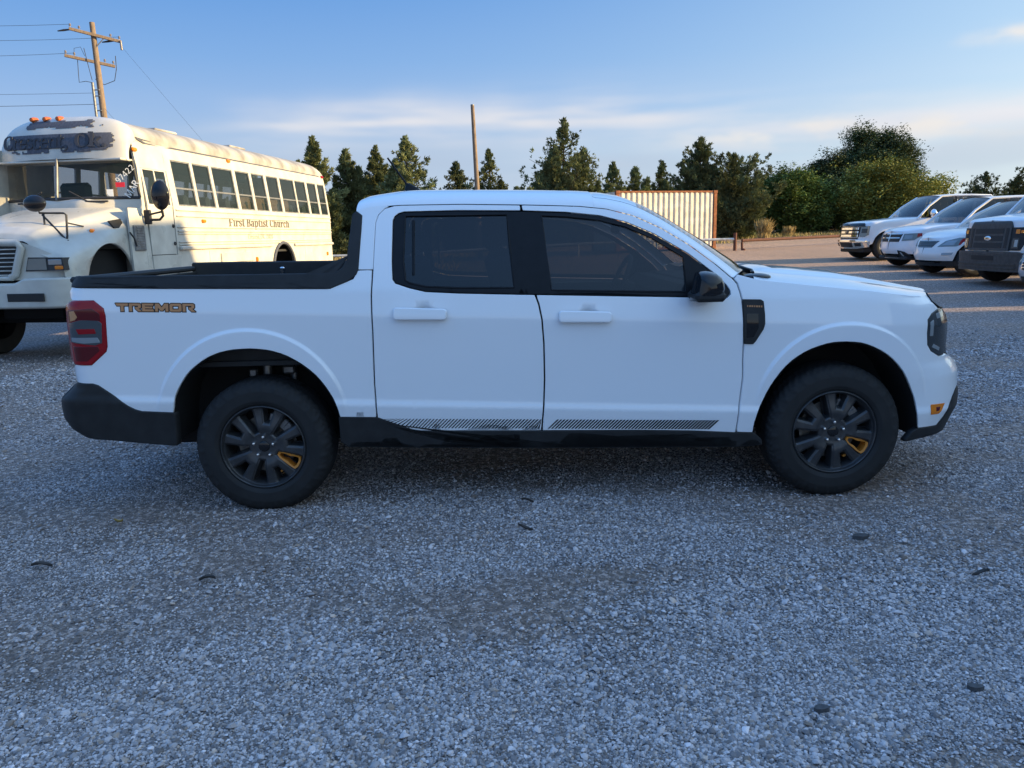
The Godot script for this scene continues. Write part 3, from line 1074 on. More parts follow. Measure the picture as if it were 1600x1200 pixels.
# ---------------------------------------------------------------- pipe fence
func fence() -> void:
	var zf := -33.7
	var o := thing("white_pipe_fence", "low white pipe rail fence running left in front of the container", "fence", Vector3(0, 0, zf))
	var xs := [-14.0, -10.6, -7.2, -3.8, -0.4, 3.0, 6.4, 9.75]
	for i in xs.size() - 1:
		var b := Bag.new()
		b.tube([Vector3(xs[i], gy(xs[i], zf) + 0.53, 0), Vector3(xs[i + 1], gy(xs[i + 1], zf) + (0.53 if i < 6 else 0.49), 0)], 0.055, 12)
		obj("rail", b, M.white_rail, o)
	for i in xs.size() - 1:
		var b := Bag.new()
		b.tube([Vector3(xs[i], gy(xs[i], zf) - 0.1, 0), Vector3(xs[i], gy(xs[i], zf) + 0.50, 0)], 0.05, 10)
		obj("post", b, M.white_rail, o)
	var p := thing("rusty_pipe_barrier", "rusty brown pipe barrier of one low rail right of the container, with its end post", "fence", Vector3(9.78, 0, zf))
	var g := gy(9.8, zf)
	var b2 := Bag.new()
	b2.tube([Vector3(0, g - 0.1, 0), Vector3(0, g + 0.76, 0)], 0.075, 12)
	obj("post", b2, M.rustpipe, p)
	b2 = Bag.new()
	b2.tube([Vector3(0.33, g - 0.02, -0.02), Vector3(0.30, g + 0.36, 0)], 0.05, 10)
	b2.ball(Vector3(0.38, g + 0.03, 0.03), Vector3(.08, .06, .08), 8, 6)
	obj("support", b2, M.rustpipe, p)
	b2 = Bag.new()
	var path := []
	for k in 9:
		var f := k / 8.0
		var x := 0.30 + 11.5 * f
		var z := -5.2 * f
		path.append(Vector3(x, gy(9.8 + x, zf + z) + 0.42 - 0.10 * f, z))
	b2.tube(path, 0.065, 12)
	obj("rail", b2, M.rustpipe, p)
	for k in [4, 8]:
		b2 = Bag.new()
		b2.tube([path[k] - Vector3(0, 0.5, 0), path[k] - Vector3(0, 0.05, 0)], 0.05, 8)
		obj("post", b2, M.rustpipe, p)

# ---------------------------------------------------------------- poles and wires
func poles() -> void:
	var at := Vector3(-18.95, gy(-18.95, -38.0) - 0.2, -38.0)
	var o := thing("utility_pole", "weathered wooden utility pole with two crossarms behind the bus", "utility pole", at)
	var top := 11.6 - at.y
	var b := Bag.new()
	b.tube([Vector3(0.12, 0, 0), Vector3(0.05, top * 0.5, 0), Vector3(-0.02, top, 0)], [0.19, 0.16, 0.115], 14)
	obj("pole", b, M.wood, o)
	var low := [[Vector3(-0.82, 11.22, 0.42), Vector3(1.10, 10.80, -0.42)], [Vector3(-1.18, 10.08, 0.40), Vector3(0.70, 9.72, -0.40)]]
	var ends := []
	for k in 2:
		var p: Vector3 = low[k][0] - Vector3(0, at.y, 0) + Vector3(0, 0, 0.14)
		var q: Vector3 = low[k][1] - Vector3(0, at.y, 0) + Vector3(0, 0, 0.14)
		b = Bag.new()
		var d := (q - p).normalized()
		var sd := d.cross(Vector3.UP).normalized()
		b.box((p + q) / 2, Vector3((q - p).length(), 0.13, 0.10), 0.012, Basis(d, sd.cross(d), sd))
		obj("crossarm", b, M.wood, o)
		b = Bag.new()
		b.tube([p.lerp(q, 0.66) - Vector3(0, 0.04, 0), Vector3(0.03, p.lerp(q, 0.5).y - 0.55, 0.08)], 0.022, 6)
		obj("brace", b, M.grey_metal, o)
		for f in [0.03, 0.20, 0.80, 0.97]:
			b = Bag.new()
			var s := p.lerp(q, f)
			b.lathe([Vector2(0.012, -0.02), Vector2(0.015, 0.06), Vector2(0.055, 0.075), Vector2(0.05, 0.10), Vector2(0.03, 0.115), Vector2(0.048, 0.13), Vector2(0.035, 0.17), Vector2(0.0, 0.18)], Transform3D(Basis(Vector3.UP, Vector3.RIGHT, Vector3.BACK), s + Vector3(0, 0.06, 0)), 10)
			obj("insulator", b, M.porcelain, o)
			ends.append(s + at + Vector3(0, 0.2, 0))
		if k == 0:
			for f in [0.06, 0.90]:
				b = Bag.new()
				var s := p.lerp(q, f)
				b.tube([s, s + Vector3(-0.35, -0.04, 0.05), s + Vector3(-0.62, -0.08, 0.08)], [0.03, 0.05, 0.025], 8)
				obj("strain_insulator", b, M.bus_black, o)
			b = Bag.new()
			var s2 := p.lerp(q, 0.985)
			b.tube([s2 + Vector3(0.04, 0.02, 0.06), s2 + Vector3(0.05, -0.38, 0.06)], [0.045, 0.055], 8)
			obj("fuse_cutout", b, M.porcelain, o)
	# drop cables in loops and the steel riser pipe
	b = Bag.new()
	var c1: Vector3 = low[1][0].lerp(low[1][1], 0.22) - Vector3(0, at.y, 0)
	var riser := Vector3(-0.24, 8.95 - at.y, 0.16)
	b.tube([c1, c1 + Vector3(0.0, -0.7, 0.08), c1 + Vector3(0.0, -1.06, 0.1), c1 + Vector3(0.3, -1.02, 0.1), riser], 0.014, 6)
	b.tube([c1 + Vector3(0.35, 0.45, 0), c1 + Vector3(0.48, -0.3, 0.05), riser + Vector3(0, 0.1, 0)], 0.014, 6)
	var c2: Vector3 = low[1][1] - Vector3(0, at.y, 0)
	b.tube([c2 + Vector3(0, 0.5, 0), c2 + Vector3(0.0, -0.1, 0.05), c2 + Vector3(-0.12, -0.62, 0.1), c2 + Vector3(-0.6, -0.80, 0.15), riser + Vector3(0.15, 0.15, 0)], 0.016, 6)
	b.tube([c1 + Vector3(-0.15, 0.05, 0), c1 + Vector3(-0.1, 0.45, 0), c1 + Vector3(0.2, 0.5, 0), c1 + Vector3(0.35, 0.1, 0)], 0.010, 5)
	obj("drop_cable", b, M.wire, o)
	b = Bag.new()
	b.tube([riser + Vector3(0.08, -8.6, 0.12), riser], 0.06, 10)
	obj("riser_pipe", b, M.grey_metal, o)
	for y in [8.62, 8.35, 7.7]:
		b = Bag.new()
		b.box(Vector3(-0.12, y - at.y, 0.17), Vector3(0.34, 0.05, 0.05), 0.005)
		obj("bracket", b, M.grey_metal, o)
	# wires to the left and the stays running down to the right
	var left := [[0, -0.0, "uppermost power line from the top crossarm of the utility pole"], [3, -0.3, "power line from the right end of the top crossarm"], [5, -0.2, "power line from the lower crossarm of the utility pole"]]
	for q in left:
		var s: Vector3 = ends[q[0]]
		wire("power_line", s, s + Vector3(-26.0, 1.2 + q[1], 6.0), 0.8, 0.008, q[2], "power lines of the utility pole")
	var low_at := at + Vector3(-0.1, 8.0 - at.y, 0.1)
	wire("power_line", low_at, low_at + Vector3(-26.0, 0.35, 3.0), 0.25, 0.010, "lowest power line, well below the crossarms", "power lines of the utility pole")
	wire("power_line", low_at + Vector3(0.1, 0.5, 0), low_at + Vector3(-26.0, 0.95, 3.0), 0.25, 0.007, "second lowest power line, just above the lowest", "power lines of the utility pole")
	wire("guy_wire", at + Vector3(0.15, 7.8 - at.y, 0.1), Vector3(-12.6, 1.0, -36.0), 0.0, 0.0045, "thin steel stay wire running from the utility pole down behind the bus", "stay wires")
	wire("guy_wire", at + Vector3(1.0, 10.7 - at.y, -0.3), Vector3(-10.0, 1.0, -37.0), 0.0, 0.0045, "thin stay wire from the top crossarm's right end", "stay wires")
	# the bare pole in the middle
	var at2 := Vector3(-1.36, gy(-1.36, -37.0) - 0.3, -37.0)
	var o2 := thing("bare_pole", "plain leaning wooden pole without wires rising behind the pickup's cab", "pole", at2)
	b = Bag.new()
	b.tube([Vector3(0.02, 0, 0), Vector3(-0.05, 3.6, 0), Vector3(-0.15, 7.42 - at2.y, 0)], [0.13, 0.115, 0.085], 14)
	obj("pole", b, M.wood, o2)
	b = Bag.new()
	b.lathe([Vector2(0.0, 0.03), Vector2(0.08, 0.02), Vector2(0.088, 0.0), Vector2(0.086, -0.03)], Transform3D(Basis(Vector3.UP, Vector3.RIGHT, Vector3.BACK), Vector3(-0.15, 7.42 - at2.y, 0)), 12)
	obj("cap", b, M.grey_metal, o2)

func wire(called: String, a: Vector3, e: Vector3, sag: float, rad: float, label: String, group: String) -> void:
	var b := Bag.new()
	var path := []
	for k in 17:
		var f := k / 16.0
		path.append(a.lerp(e, f) - Vector3(0, sag * 4.0 * f * (1.0 - f), 0))
	b.tube(path, rad, 5, false)
	var o := obj(called, b, M.wire)
	tag(o, label, "wire", group)

# ---------------------------------------------------------------- the white pickup: its side is one curved surface, depth w over length u and height y
var TIP: PackedVector2Array
var REAR: PackedVector2Array
var FLR: Vector3
var FLF: Vector3
var TK := {}
var CUPS := [Vector2(0.897, 1.070), Vector2(1.745, 1.034)]   # finger cups behind the door handles

func side_profile(y0: float) -> float:
	var w := 0.922
	if y0 < 1.035:
		w -= 0.016 * (1.035 - maxf(y0, 0.586)) / 0.449
	else:
		w -= 0.15 * (minf(y0, 1.161) - 1.035)
	if y0 < 0.586:
		w += 0.010 * smoothstep(0.586, 0.556, y0) - 0.16 * maxf(0.0, 0.566 - y0)
	if y0 > 1.161:
		w -= 0.30 * (y0 - 1.161) + 0.25 * (y0 - 1.161) * (y0 - 1.161)
	return w

func SW(u: float, y: float) -> float:
	var y0 := y + (u - 1.0) * 0.043
	var w := 0.0
	for k in 5:
		w += side_profile(y0 + (k - 2) * 0.006) / 5.0
	for f in [FLR, FLF]:
		var d := Vector2(u - f.x, y - f.y).length()
		if d < f.z + 0.02:
			w += 0.013 * smoothstep(f.z + 0.004, f.z - 0.016, d) * smoothstep(f.y + 0.02, f.y + 0.26, y)
	for k in CUPS:
		var q := Vector2((u - k.x) / 0.062, (y - k.y) / 0.036).length_squared()
		if q < 1.0:
			w -= 0.016 * (1.0 - q) * (1.0 - q)
	if u > 3.22:
		var t := minf((u - 3.22) / (interp(TIP, y) - 3.22), 0.9995)
		w *= pow(1.0 - pow(t, 2.7), 1.0 / 2.3)
	elif u < -0.7:
		var r0 := interp(REAR, y)
		if u < r0 + 0.13:
			var t := minf((r0 + 0.13 - u) / 0.13, 1.0)
			w -= 0.16 * (1.0 - sqrt(maxf(0.0, 1.0 - t * t))) + 4.0 * maxf(0.0, r0 - u)
	return w

func SN(u: float, y: float) -> Vector3:
	var e := 0.004
	return Vector3((SW(u - e, y) - SW(u + e, y)) / (2 * e), (SW(u, y - e) - SW(u, y + e)) / (2 * e), 1.0).normalized()

func inset(p: PackedVector2Array, by: float) -> PackedVector2Array:
	if by == 0.0:
		return p
	var q := Geometry2D.offset_polygon(p, -by, Geometry2D.JOIN_MITER)
	var best := p
	var most := 0.0
	for k in q:
		var a := 0.0
		for i in k.size():
			a += k[i].cross(k[(i + 1) % k.size()])
		if absf(a) > most:
			most = absf(a)
			best = k
	return best

# a panel of the side: outline in (u, y), laid on the side surface, its rim turned in
func shell(poly: PackedVector2Array, s: float, o := {}) -> Bag:
	var b := Bag.new()
	var h: float = o.get("h", 0.035)
	var thick: float = o.get("thick", 0.03)
	var off: float = o.get("off", 0.0)
	var bev: float = o.get("bev", 0.0025)
	var p := inset(poly, o.get("gap", 0.007))
	if Geometry2D.is_polygon_clockwise(p):
		p = p.duplicate()
		p.reverse()
	if o.get("round", 0) > 0:
		for k in o.round:
			var q := PackedVector2Array()
			for i in p.size():
				var a := p[i]
				var d := p[(i + 1) % p.size()]
				q.append(a.lerp(d, 0.25))
				q.append(a.lerp(d, 0.75))
			p = q
	var edge := PackedVector2Array()
	for i in p.size():
		var a := p[i]
		var d := p[(i + 1) % p.size()]
		var m := maxi(1, int(ceil(a.distance_to(d) / (h * 0.6))))
		for k in m:
			edge.append(a.lerp(d, float(k) / m))
	var pts := edge.duplicate()
	var lo := edge[0]
	var hi := edge[0]
	for q in edge:
		lo = lo.min(q)
		hi = hi.max(q)
	var r := rng(5)
	var y := lo.y + h * 0.5
	while y < hi.y:
		var x := lo.x + h * 0.5
		# finer towards the rounded nose and tail
		while x < hi.x:
			var step := h
			if x > 3.4 or x < -0.75:
				step = minf(h, 0.018)
			var q := Vector2(x + r.randf_range(-0.1, 0.1) * h, y + r.randf_range(-0.1, 0.1) * h)
			if Geometry2D.is_point_in_polygon(q, p):
				var clear := true
				for e in edge:
					if absf(e.x - q.x) < step * 0.45 and e.distance_squared_to(q) < step * step * 0.2:
						clear = false
						break
				if clear:
					pts.append(q)
			x += step
		y += h
	# closer points along creases, flares and finger cups
	var more := PackedVector2Array()
	if o.get("fine", false):
		for c in [0.40, 0.43, 0.46, 0.49, 0.52, 0.545, 0.562, 0.574, 0.586, 0.598, 1.023, 1.035, 1.047]:
			var x := lo.x + 0.01
			while x < hi.x:
				more.append(Vector2(x, c - (x - 1.0) * 0.043))
				x += h
		for f in [FLR, FLF]:
			for k in 150:
				for dr in [-0.030, -0.018, -0.009, 0.0, 0.007]:
					more.append(Vector2(f.x, f.y) + Vector2.from_angle(PI * k / 149.0) * (f.z + dr))
		for c in CUPS:
			for i in 11:
				for j in 7:
					more.append(c + Vector2((i - 5) * 0.0125 + 0.001 * (j % 2), (j - 3) * 0.0085))
	for q in more:
		if Geometry2D.is_point_in_polygon(q, p):
			var clear := true
			for e in edge:
				if e.distance_squared_to(q) < 0.00008:
					clear = false
					break
			if clear:
				pts.append(q)
	var holes: Array = o.get("holes", [])
	for hp in holes:
		for i in hp.size():
			var a: Vector2 = hp[i]
			var d: Vector2 = hp[(i + 1) % hp.size()]
			var m := maxi(1, int(ceil(a.distance_to(d) / (h * 0.4))))
			for k in m:
				pts.append(a.lerp(d, float(k) / m))
	var at := PackedVector3Array()
	var nn := PackedVector3Array()
	for q in pts:
		at.append(Vector3(q.x, q.y, s * (SW(q.x, q.y) + off)))
		var g := SN(q.x, q.y)
		nn.append(Vector3(g.x, g.y, g.z * s))
	var ix := Geometry2D.triangulate_delaunay(pts)
	for i in range(0, ix.size(), 3):
		var a := ix[i]
		var c := ix[i + 1]
		var d := ix[i + 2]
		var mid := (pts[a] + pts[c] + pts[d]) / 3.0
		var keep := Geometry2D.is_point_in_polygon(mid, p)
		for hp in holes:
			if keep and Geometry2D.is_point_in_polygon(mid, hp):
				keep = false
		if keep:
			b.tri_auto(at[a], at[c], at[d], nn[a], nn[c], nn[d])
	var m := edge.size()
	var out := PackedVector2Array()
	for i in m:
		var d := edge[(i + 1) % m] - edge[(i - 1 + m) % m]
		out.append(Vector2(d.y, -d.x).normalized())
	for i in m:
		var j := (i + 1) % m
		var q := []
		var qn := []
		for e in [i, j]:
			var g := nn[e]
			var o3 := Vector3(out[e].x, out[e].y, 0)
			q.append(at[e]); qn.append(g)
			q.append(at[e] + o3 * bev - Vector3(0, 0, s * bev * 0.8)); qn.append((g + o3 * 1.4).normalized())
			q.append(at[e] + o3 * bev - Vector3(0, 0, s * thick)); qn.append(o3)
		b.tri_auto(q[0], q[3], q[4], qn[0], qn[3], qn[4])
		b.tri_auto(q[0], q[4], q[1], qn[0], qn[4], qn[1])
		b.tri_auto(q[1], q[4], q[5], qn[1], qn[4], qn[5])
		b.tri_auto(q[1], q[5], q[2], qn[1], qn[5], qn[2])
	return b

func bez(a: Vector3, b: Vector3, c: Vector3, d: Vector3, t: float) -> Vector3:
	var k := 1.0 - t
	return a * k * k * k + b * 3.0 * k * k * t + c * 3.0 * k * t * t + d * t * t * t

# rows of a lofted surface between cross-sections, keeping the part of each section between s0 and s1 of its half
func loft_part(sections: Array, s0: float, s1: float, both := true) -> Bag:
	var b := Bag.new()
	for s in ([1.0, -1.0] if both else [1.0]):
		var rows := []
		for sec in sections:
			var row := PackedVector3Array()
			for k in 13:
				var t := lerpf(s0, s1, k / 12.0)
				var p := bez(sec[0], sec[1], sec[2], sec[3], t)
				row.append(Vector3(p.x, p.y, p.z * s))
			if s < 0:
				row.reverse()
			rows.append(row)
		b.grid(rows)
	return b

func box_bag(at: Vector3, s: Vector3, bev := 0.0, turn := Basis.IDENTITY) -> Bag:
	var b := Bag.new()
	b.box(at, s, bev, turn)
	return b

func letter_poly(ch: String) -> Array:
	# wide angular capitals on a grid one high and 1.55 wide; each entry an outline
	match ch:
		"T": return [P([-.08, 1, 1.5, 1, 1.5, .70, .95, .70, .95, 0, .58, 0, .58, .70, .10, .70])]
		"R": return [P([0, 0, 0, 1, 1.32, 1, 1.5, .86, 1.5, .52, 1.38, .40, 1.20, .36, 1.62, 0, 1.14, 0, .78, .34, .78, .54, 1.14, .54, 1.14, .73, .36, .73, .36, 0])]
		"E": return [P([0, 0, 0, 1, 1.5, 1, 1.40, .74, .36, .74, .36, .62, 1.32, .62, 1.32, .38, .36, .38, .36, .27, 1.42, .27, 1.5, 0])]
		"M": return [P([0, 0, 0, 1, .46, 1, .84, .52, 1.22, 1, 1.68, 1, 1.68, 0, 1.32, 0, 1.32, .52, .98, .10, .70, .10, .36, .52, .36, 0])]
		"O": return [P([0, .14, 0, .86, .18, 1, 1.34, 1, 1.52, .86, 1.52, .5, 1.16, .5, 1.16, .72, .36, .72, .36, .5, 0, .5]), P([0, .14, 0, .5, .36, .5, .36, .28, 1.16, .28, 1.16, .5, 1.52, .5, 1.52, .14, 1.34, 0, .18, 0])]
	return []

# lettering on the side: word outline pieces laid on the surface, left end at (u, y)
func word_on_side(word: String, u: float, y: float, slope: float, high: float, wide: float, s: float, grow: float, lift: float, slant := 0.0) -> Bag:
	var b := Bag.new()
	var x := 0.0
	var total := 0.0
	for ch in word:
		total += 1.86 if ch == "M" else 1.66
	for ch in word:
		for poly in letter_poly(ch):
			var q := PackedVector2Array()
			for p in poly:
				q.append(Vector2(x + p.x + slant * (p.y - 0.5), p.y))
			if grow > 0.0:
				q = inset(q, -grow)
			if Geometry2D.is_polygon_clockwise(q):
				q.reverse()
			var place := PackedVector3Array()
			for p in q:
				var uu: float = u + (p.x / total) * wide
				var yy: float = y + p.y * high + (uu - u) * slope
				place.append(Vector3(uu, yy, s * (SW(uu, yy) + lift)))
			var ix := Geometry2D.triangulate_polygon(q)
			for i in range(0, ix.size(), 3):
				var nn := Vector3(0, 0, s)
				b.tri_auto(place[ix[i]], place[ix[i + 1]], place[ix[i + 2]], nn, nn, nn)
			for i in place.size():
				var j := (i + 1) % place.size()
				b.quad(place[i], place[j], place[j] - Vector3(0, 0, s * lift), place[i] - Vector3(0, 0, s * lift))
		x += 1.86 if ch == "M" else 1.66
	return b

func wheel_parts(w: Node3D, accents := true) -> void:
	# local frame: axle along z, outer face towards +z at z = 0
	var RT := 0.3685
	var segs := 216
	var prof := [Vector2(.226, -.016), Vector2(.231, -.005), Vector2(.239, .001), Vector2(.252, .0065), Vector2(.256, .0075), Vector2(.260, .0068), Vector2(.285, .0075), Vector2(.300, .0060), Vector2(.303, .0070), Vector2(.306, .0055), Vector2(.322, .001), Vector2(.336, -.006), Vector2(.348, -.014), Vector2(.357, -.024), Vector2(.3635, -.036), Vector2(.3665, -.050), Vector2(.368, -.072), Vector2(.3685, -.10), Vector2(.3685, -.117), Vector2(.3685, -.135), Vector2(.368, -.16), Vector2(.3665, -.185), Vector2(.36, -.205), Vector2(.335, -.228), Vector2(.29, -.238), Vector2(.225, -.23)]
	var rows := []
	for i in prof.size():
		var row := PackedVector3Array()
		for k in segs:
			var a := TAU * k / segs
			var r: float = prof[i].x
			var z: float = prof[i].y
			if r > 0.340 and i < 21:
				var ph := fposmod(k + i * 0.9, 3.6)
				var groove := 1.0 if ph < 0.9 else 0.0
				var depth := 0.0065 if i >= 14 else 0.004
				r -= depth * groove
				if i == 16 or i == 19:
					r -= 0.006
				if i < 14:
					z -= 0.005 * groove
			elif r > 0.312 and fposmod(k, 7.2) < 2.2:
				z += 0.0035
			row.append(Vector3(cos(a) * r, sin(a) * r, z))
		rows.append(row)
	var b := Bag.new()
	b.grid(rows, true)
	obj("tyre", b, M.rubber, w)
	# rim: ten pockets between forked spokes
	var skip := {}
	rows = []
	var nr := 44
	var na := 480
	for i in nr:
		var row := PackedVector3Array()
		var r := lerpf(0.030, 0.2285, pow(i / float(nr - 1), 0.9))
		for k in na:
			var a := TAU * k / na
			var q := pocket(r, a)
			var z := -0.026 + 0.012 * smoothstep(0.05, 0.11, r) - 0.010 * smoothstep(0.10, 0.20, r)
			if r > 0.2115:
				z = lerpf(z, -0.001, smoothstep(0.2115, 0.2185, r)) - 0.008 * smoothstep(0.2245, 0.2285, r)
			# flats on the spokes: a step down from the middle of each to its edge
			z -= 0.006 * smoothstep(-0.013, -0.006, q)
			z -= 0.055 * smoothstep(-0.003, 0.007, q)
			if q > 0.0075:
				skip[i * na + k] = true
			row.append(Vector3(cos(a) * r, sin(a) * r, z))
		rows.append(row)
	b = Bag.new()
	b.grid(rows, true, false, skip)
	# barrel behind the pockets
	b.lathe([Vector2(.2275, -.009), Vector2(.213, -.02), Vector2(.204, -.05), Vector2(.198, -.10), Vector2(.196, -.2)], Transform3D(Basis(Vector3.BACK, Vector3.RIGHT, Vector3.UP), Vector3.ZERO), 72)
	obj("rim", b, M.rim, w)
	b = Bag.new()
	b.lathe([Vector2(.0, -.019), Vector2(.024, -.019), Vector2(.029, -.022), Vector2(.030, -.03)], Transform3D(Basis(Vector3.BACK, Vector3.RIGHT, Vector3.UP), Vector3.ZERO), 32)
	obj("hub_cap", b, M.gloss_black, w)
	for k in 5:
		var a := deg_to_rad(90.0 - 2.0 + 72.0 * k)
		b = Bag.new()
		b.lathe([Vector2(.0, .006), Vector2(.006, .0045), Vector2(.0095, 0.0), Vector2(.0105, -.006), Vector2(.0105, -.03)], Transform3D(Basis(Vector3.BACK, Vector3.RIGHT, Vector3.UP), Vector3(cos(a) * 0.054, sin(a) * 0.054, -0.012)), 14)
		obj("lug_nut", b, M.chrome, w)
	b = Bag.new()
	b.lathe([Vector2(.07, -.095), Vector2(.158, -.095), Vector2(.160, -.10), Vector2(.160, -.115), Vector2(.07, -.115)], Transform3D(Basis(Vector3.BACK, Vector3.RIGHT, Vector3.UP), Vector3.ZERO), 48)
	b.lathe([Vector2(.0, -.06), Vector2(.072, -.06), Vector2(.076, -.095)], Transform3D(Basis(Vector3.BACK, Vector3.RIGHT, Vector3.UP), Vector3.ZERO), 32)
	obj("brake_disc", b, M.disc, w)
	b = Bag.new()
	for k in 7:
		var a := deg_to_rad(20.0 + k * 9.0)
		b.box(Vector3(cos(a) * 0.150, sin(a) * 0.150, -0.095), Vector3(0.06, 0.032, 0.06), 0.006, Basis(Vector3.BACK, a))
	obj("brake_caliper", b, M.steel, w)
	b = Bag.new()
	b.lathe([Vector2(.0, -.14), Vector2(.195, -.14), Vector2(.195, -.15)], Transform3D(Basis(Vector3.BACK, Vector3.RIGHT, Vector3.UP), Vector3.ZERO), 32)
	obj("backing_plate", b, M.under, w)
	if not accents:
		return
	# the one pocket outlined in orange, lower right
	b = Bag.new()
	var ring := []
	var c0 := deg_to_rad(-29.0)
	var outline := [[.083, -.55], [.083, .55], [.105, 1.0], [.17, 1.0], [.203, .93], [.210, .5], [.210, -.5], [.203, -.93], [.17, -1.0], [.105, -1.0]]
	for e in outline:
		var r: float = e[0]
		var hw: float = pocket_half(r, true) + 0.004
		var a: float = c0 + e[1] * hw / r
		ring.append([r, a])
	var n := ring.size()
	for i in n:
		var j := (i + 1) % n
		for seg in 4:
			var f0 := seg / 4.0
			var f1 := (seg + 1) / 4.0
			var q := []
			for f in [f0, f1]:
				var r: float = lerpf(ring[i][0], ring[j][0], f)
				var a: float = lerpf(ring[i][1], ring[j][1], f)
				var mid := Vector2(cos(c0), sin(c0)) * 0.150
				var p := Vector2(cos(a), sin(a)) * r
				var inn := p + (mid - p).normalized() * 0.012
				q.append([Vector3(p.x, p.y, -0.0195), Vector3(inn.x, inn.y, -0.0225), Vector3(inn.x, inn.y, -0.082), Vector3(p.x, p.y, -0.04)])
			b.quad(q[0][0], q[0][1], q[1][1], q[1][0])
			b.quad(q[0][1], q[0][2], q[1][2], q[1][1])
			b.quad(q[0][3], q[0][0], q[1][0], q[1][3])
	obj("orange_pocket_trim", b, M.orange, w)
	b = Bag.new()
	b.box(Vector3(0.086, -0.142, -0.055), Vector3(0.034, 0.012, 0.02), 0.003, Basis(Vector3.BACK, deg_to_rad(28)))
	obj("orange_pocket_trim", b, M.orange, w)

func pocket_half(r: float, big: bool) -> float:
	if big:
		return clampf(0.0110 + (r - 0.084) * 0.215, 0.004, 0.0350)
	return clampf(0.0120 + (r - 0.135) * 0.235, 0.003, 0.0270)

# signed distance into the nearest pocket of the rim (positive inside)
func pocket(r: float, a: float) -> float:
	var best := -1.0
	var k := roundf((a - deg_to_rad(-29.0)) / deg_to_rad(36.0))
	for j: float in [k - 1.0, k, k + 1.0]:
		var big: bool = posmod(int(j), 2) == 0
		var da := a - (deg_to_rad(-29.0) + j * deg_to_rad(36.0))
		var q := minf(pocket_half(r, big) - absf(r * sin(da)), minf(r - (0.084 if big else 0.135), 0.2085 - r))
		best = maxf(best, q)
	return best

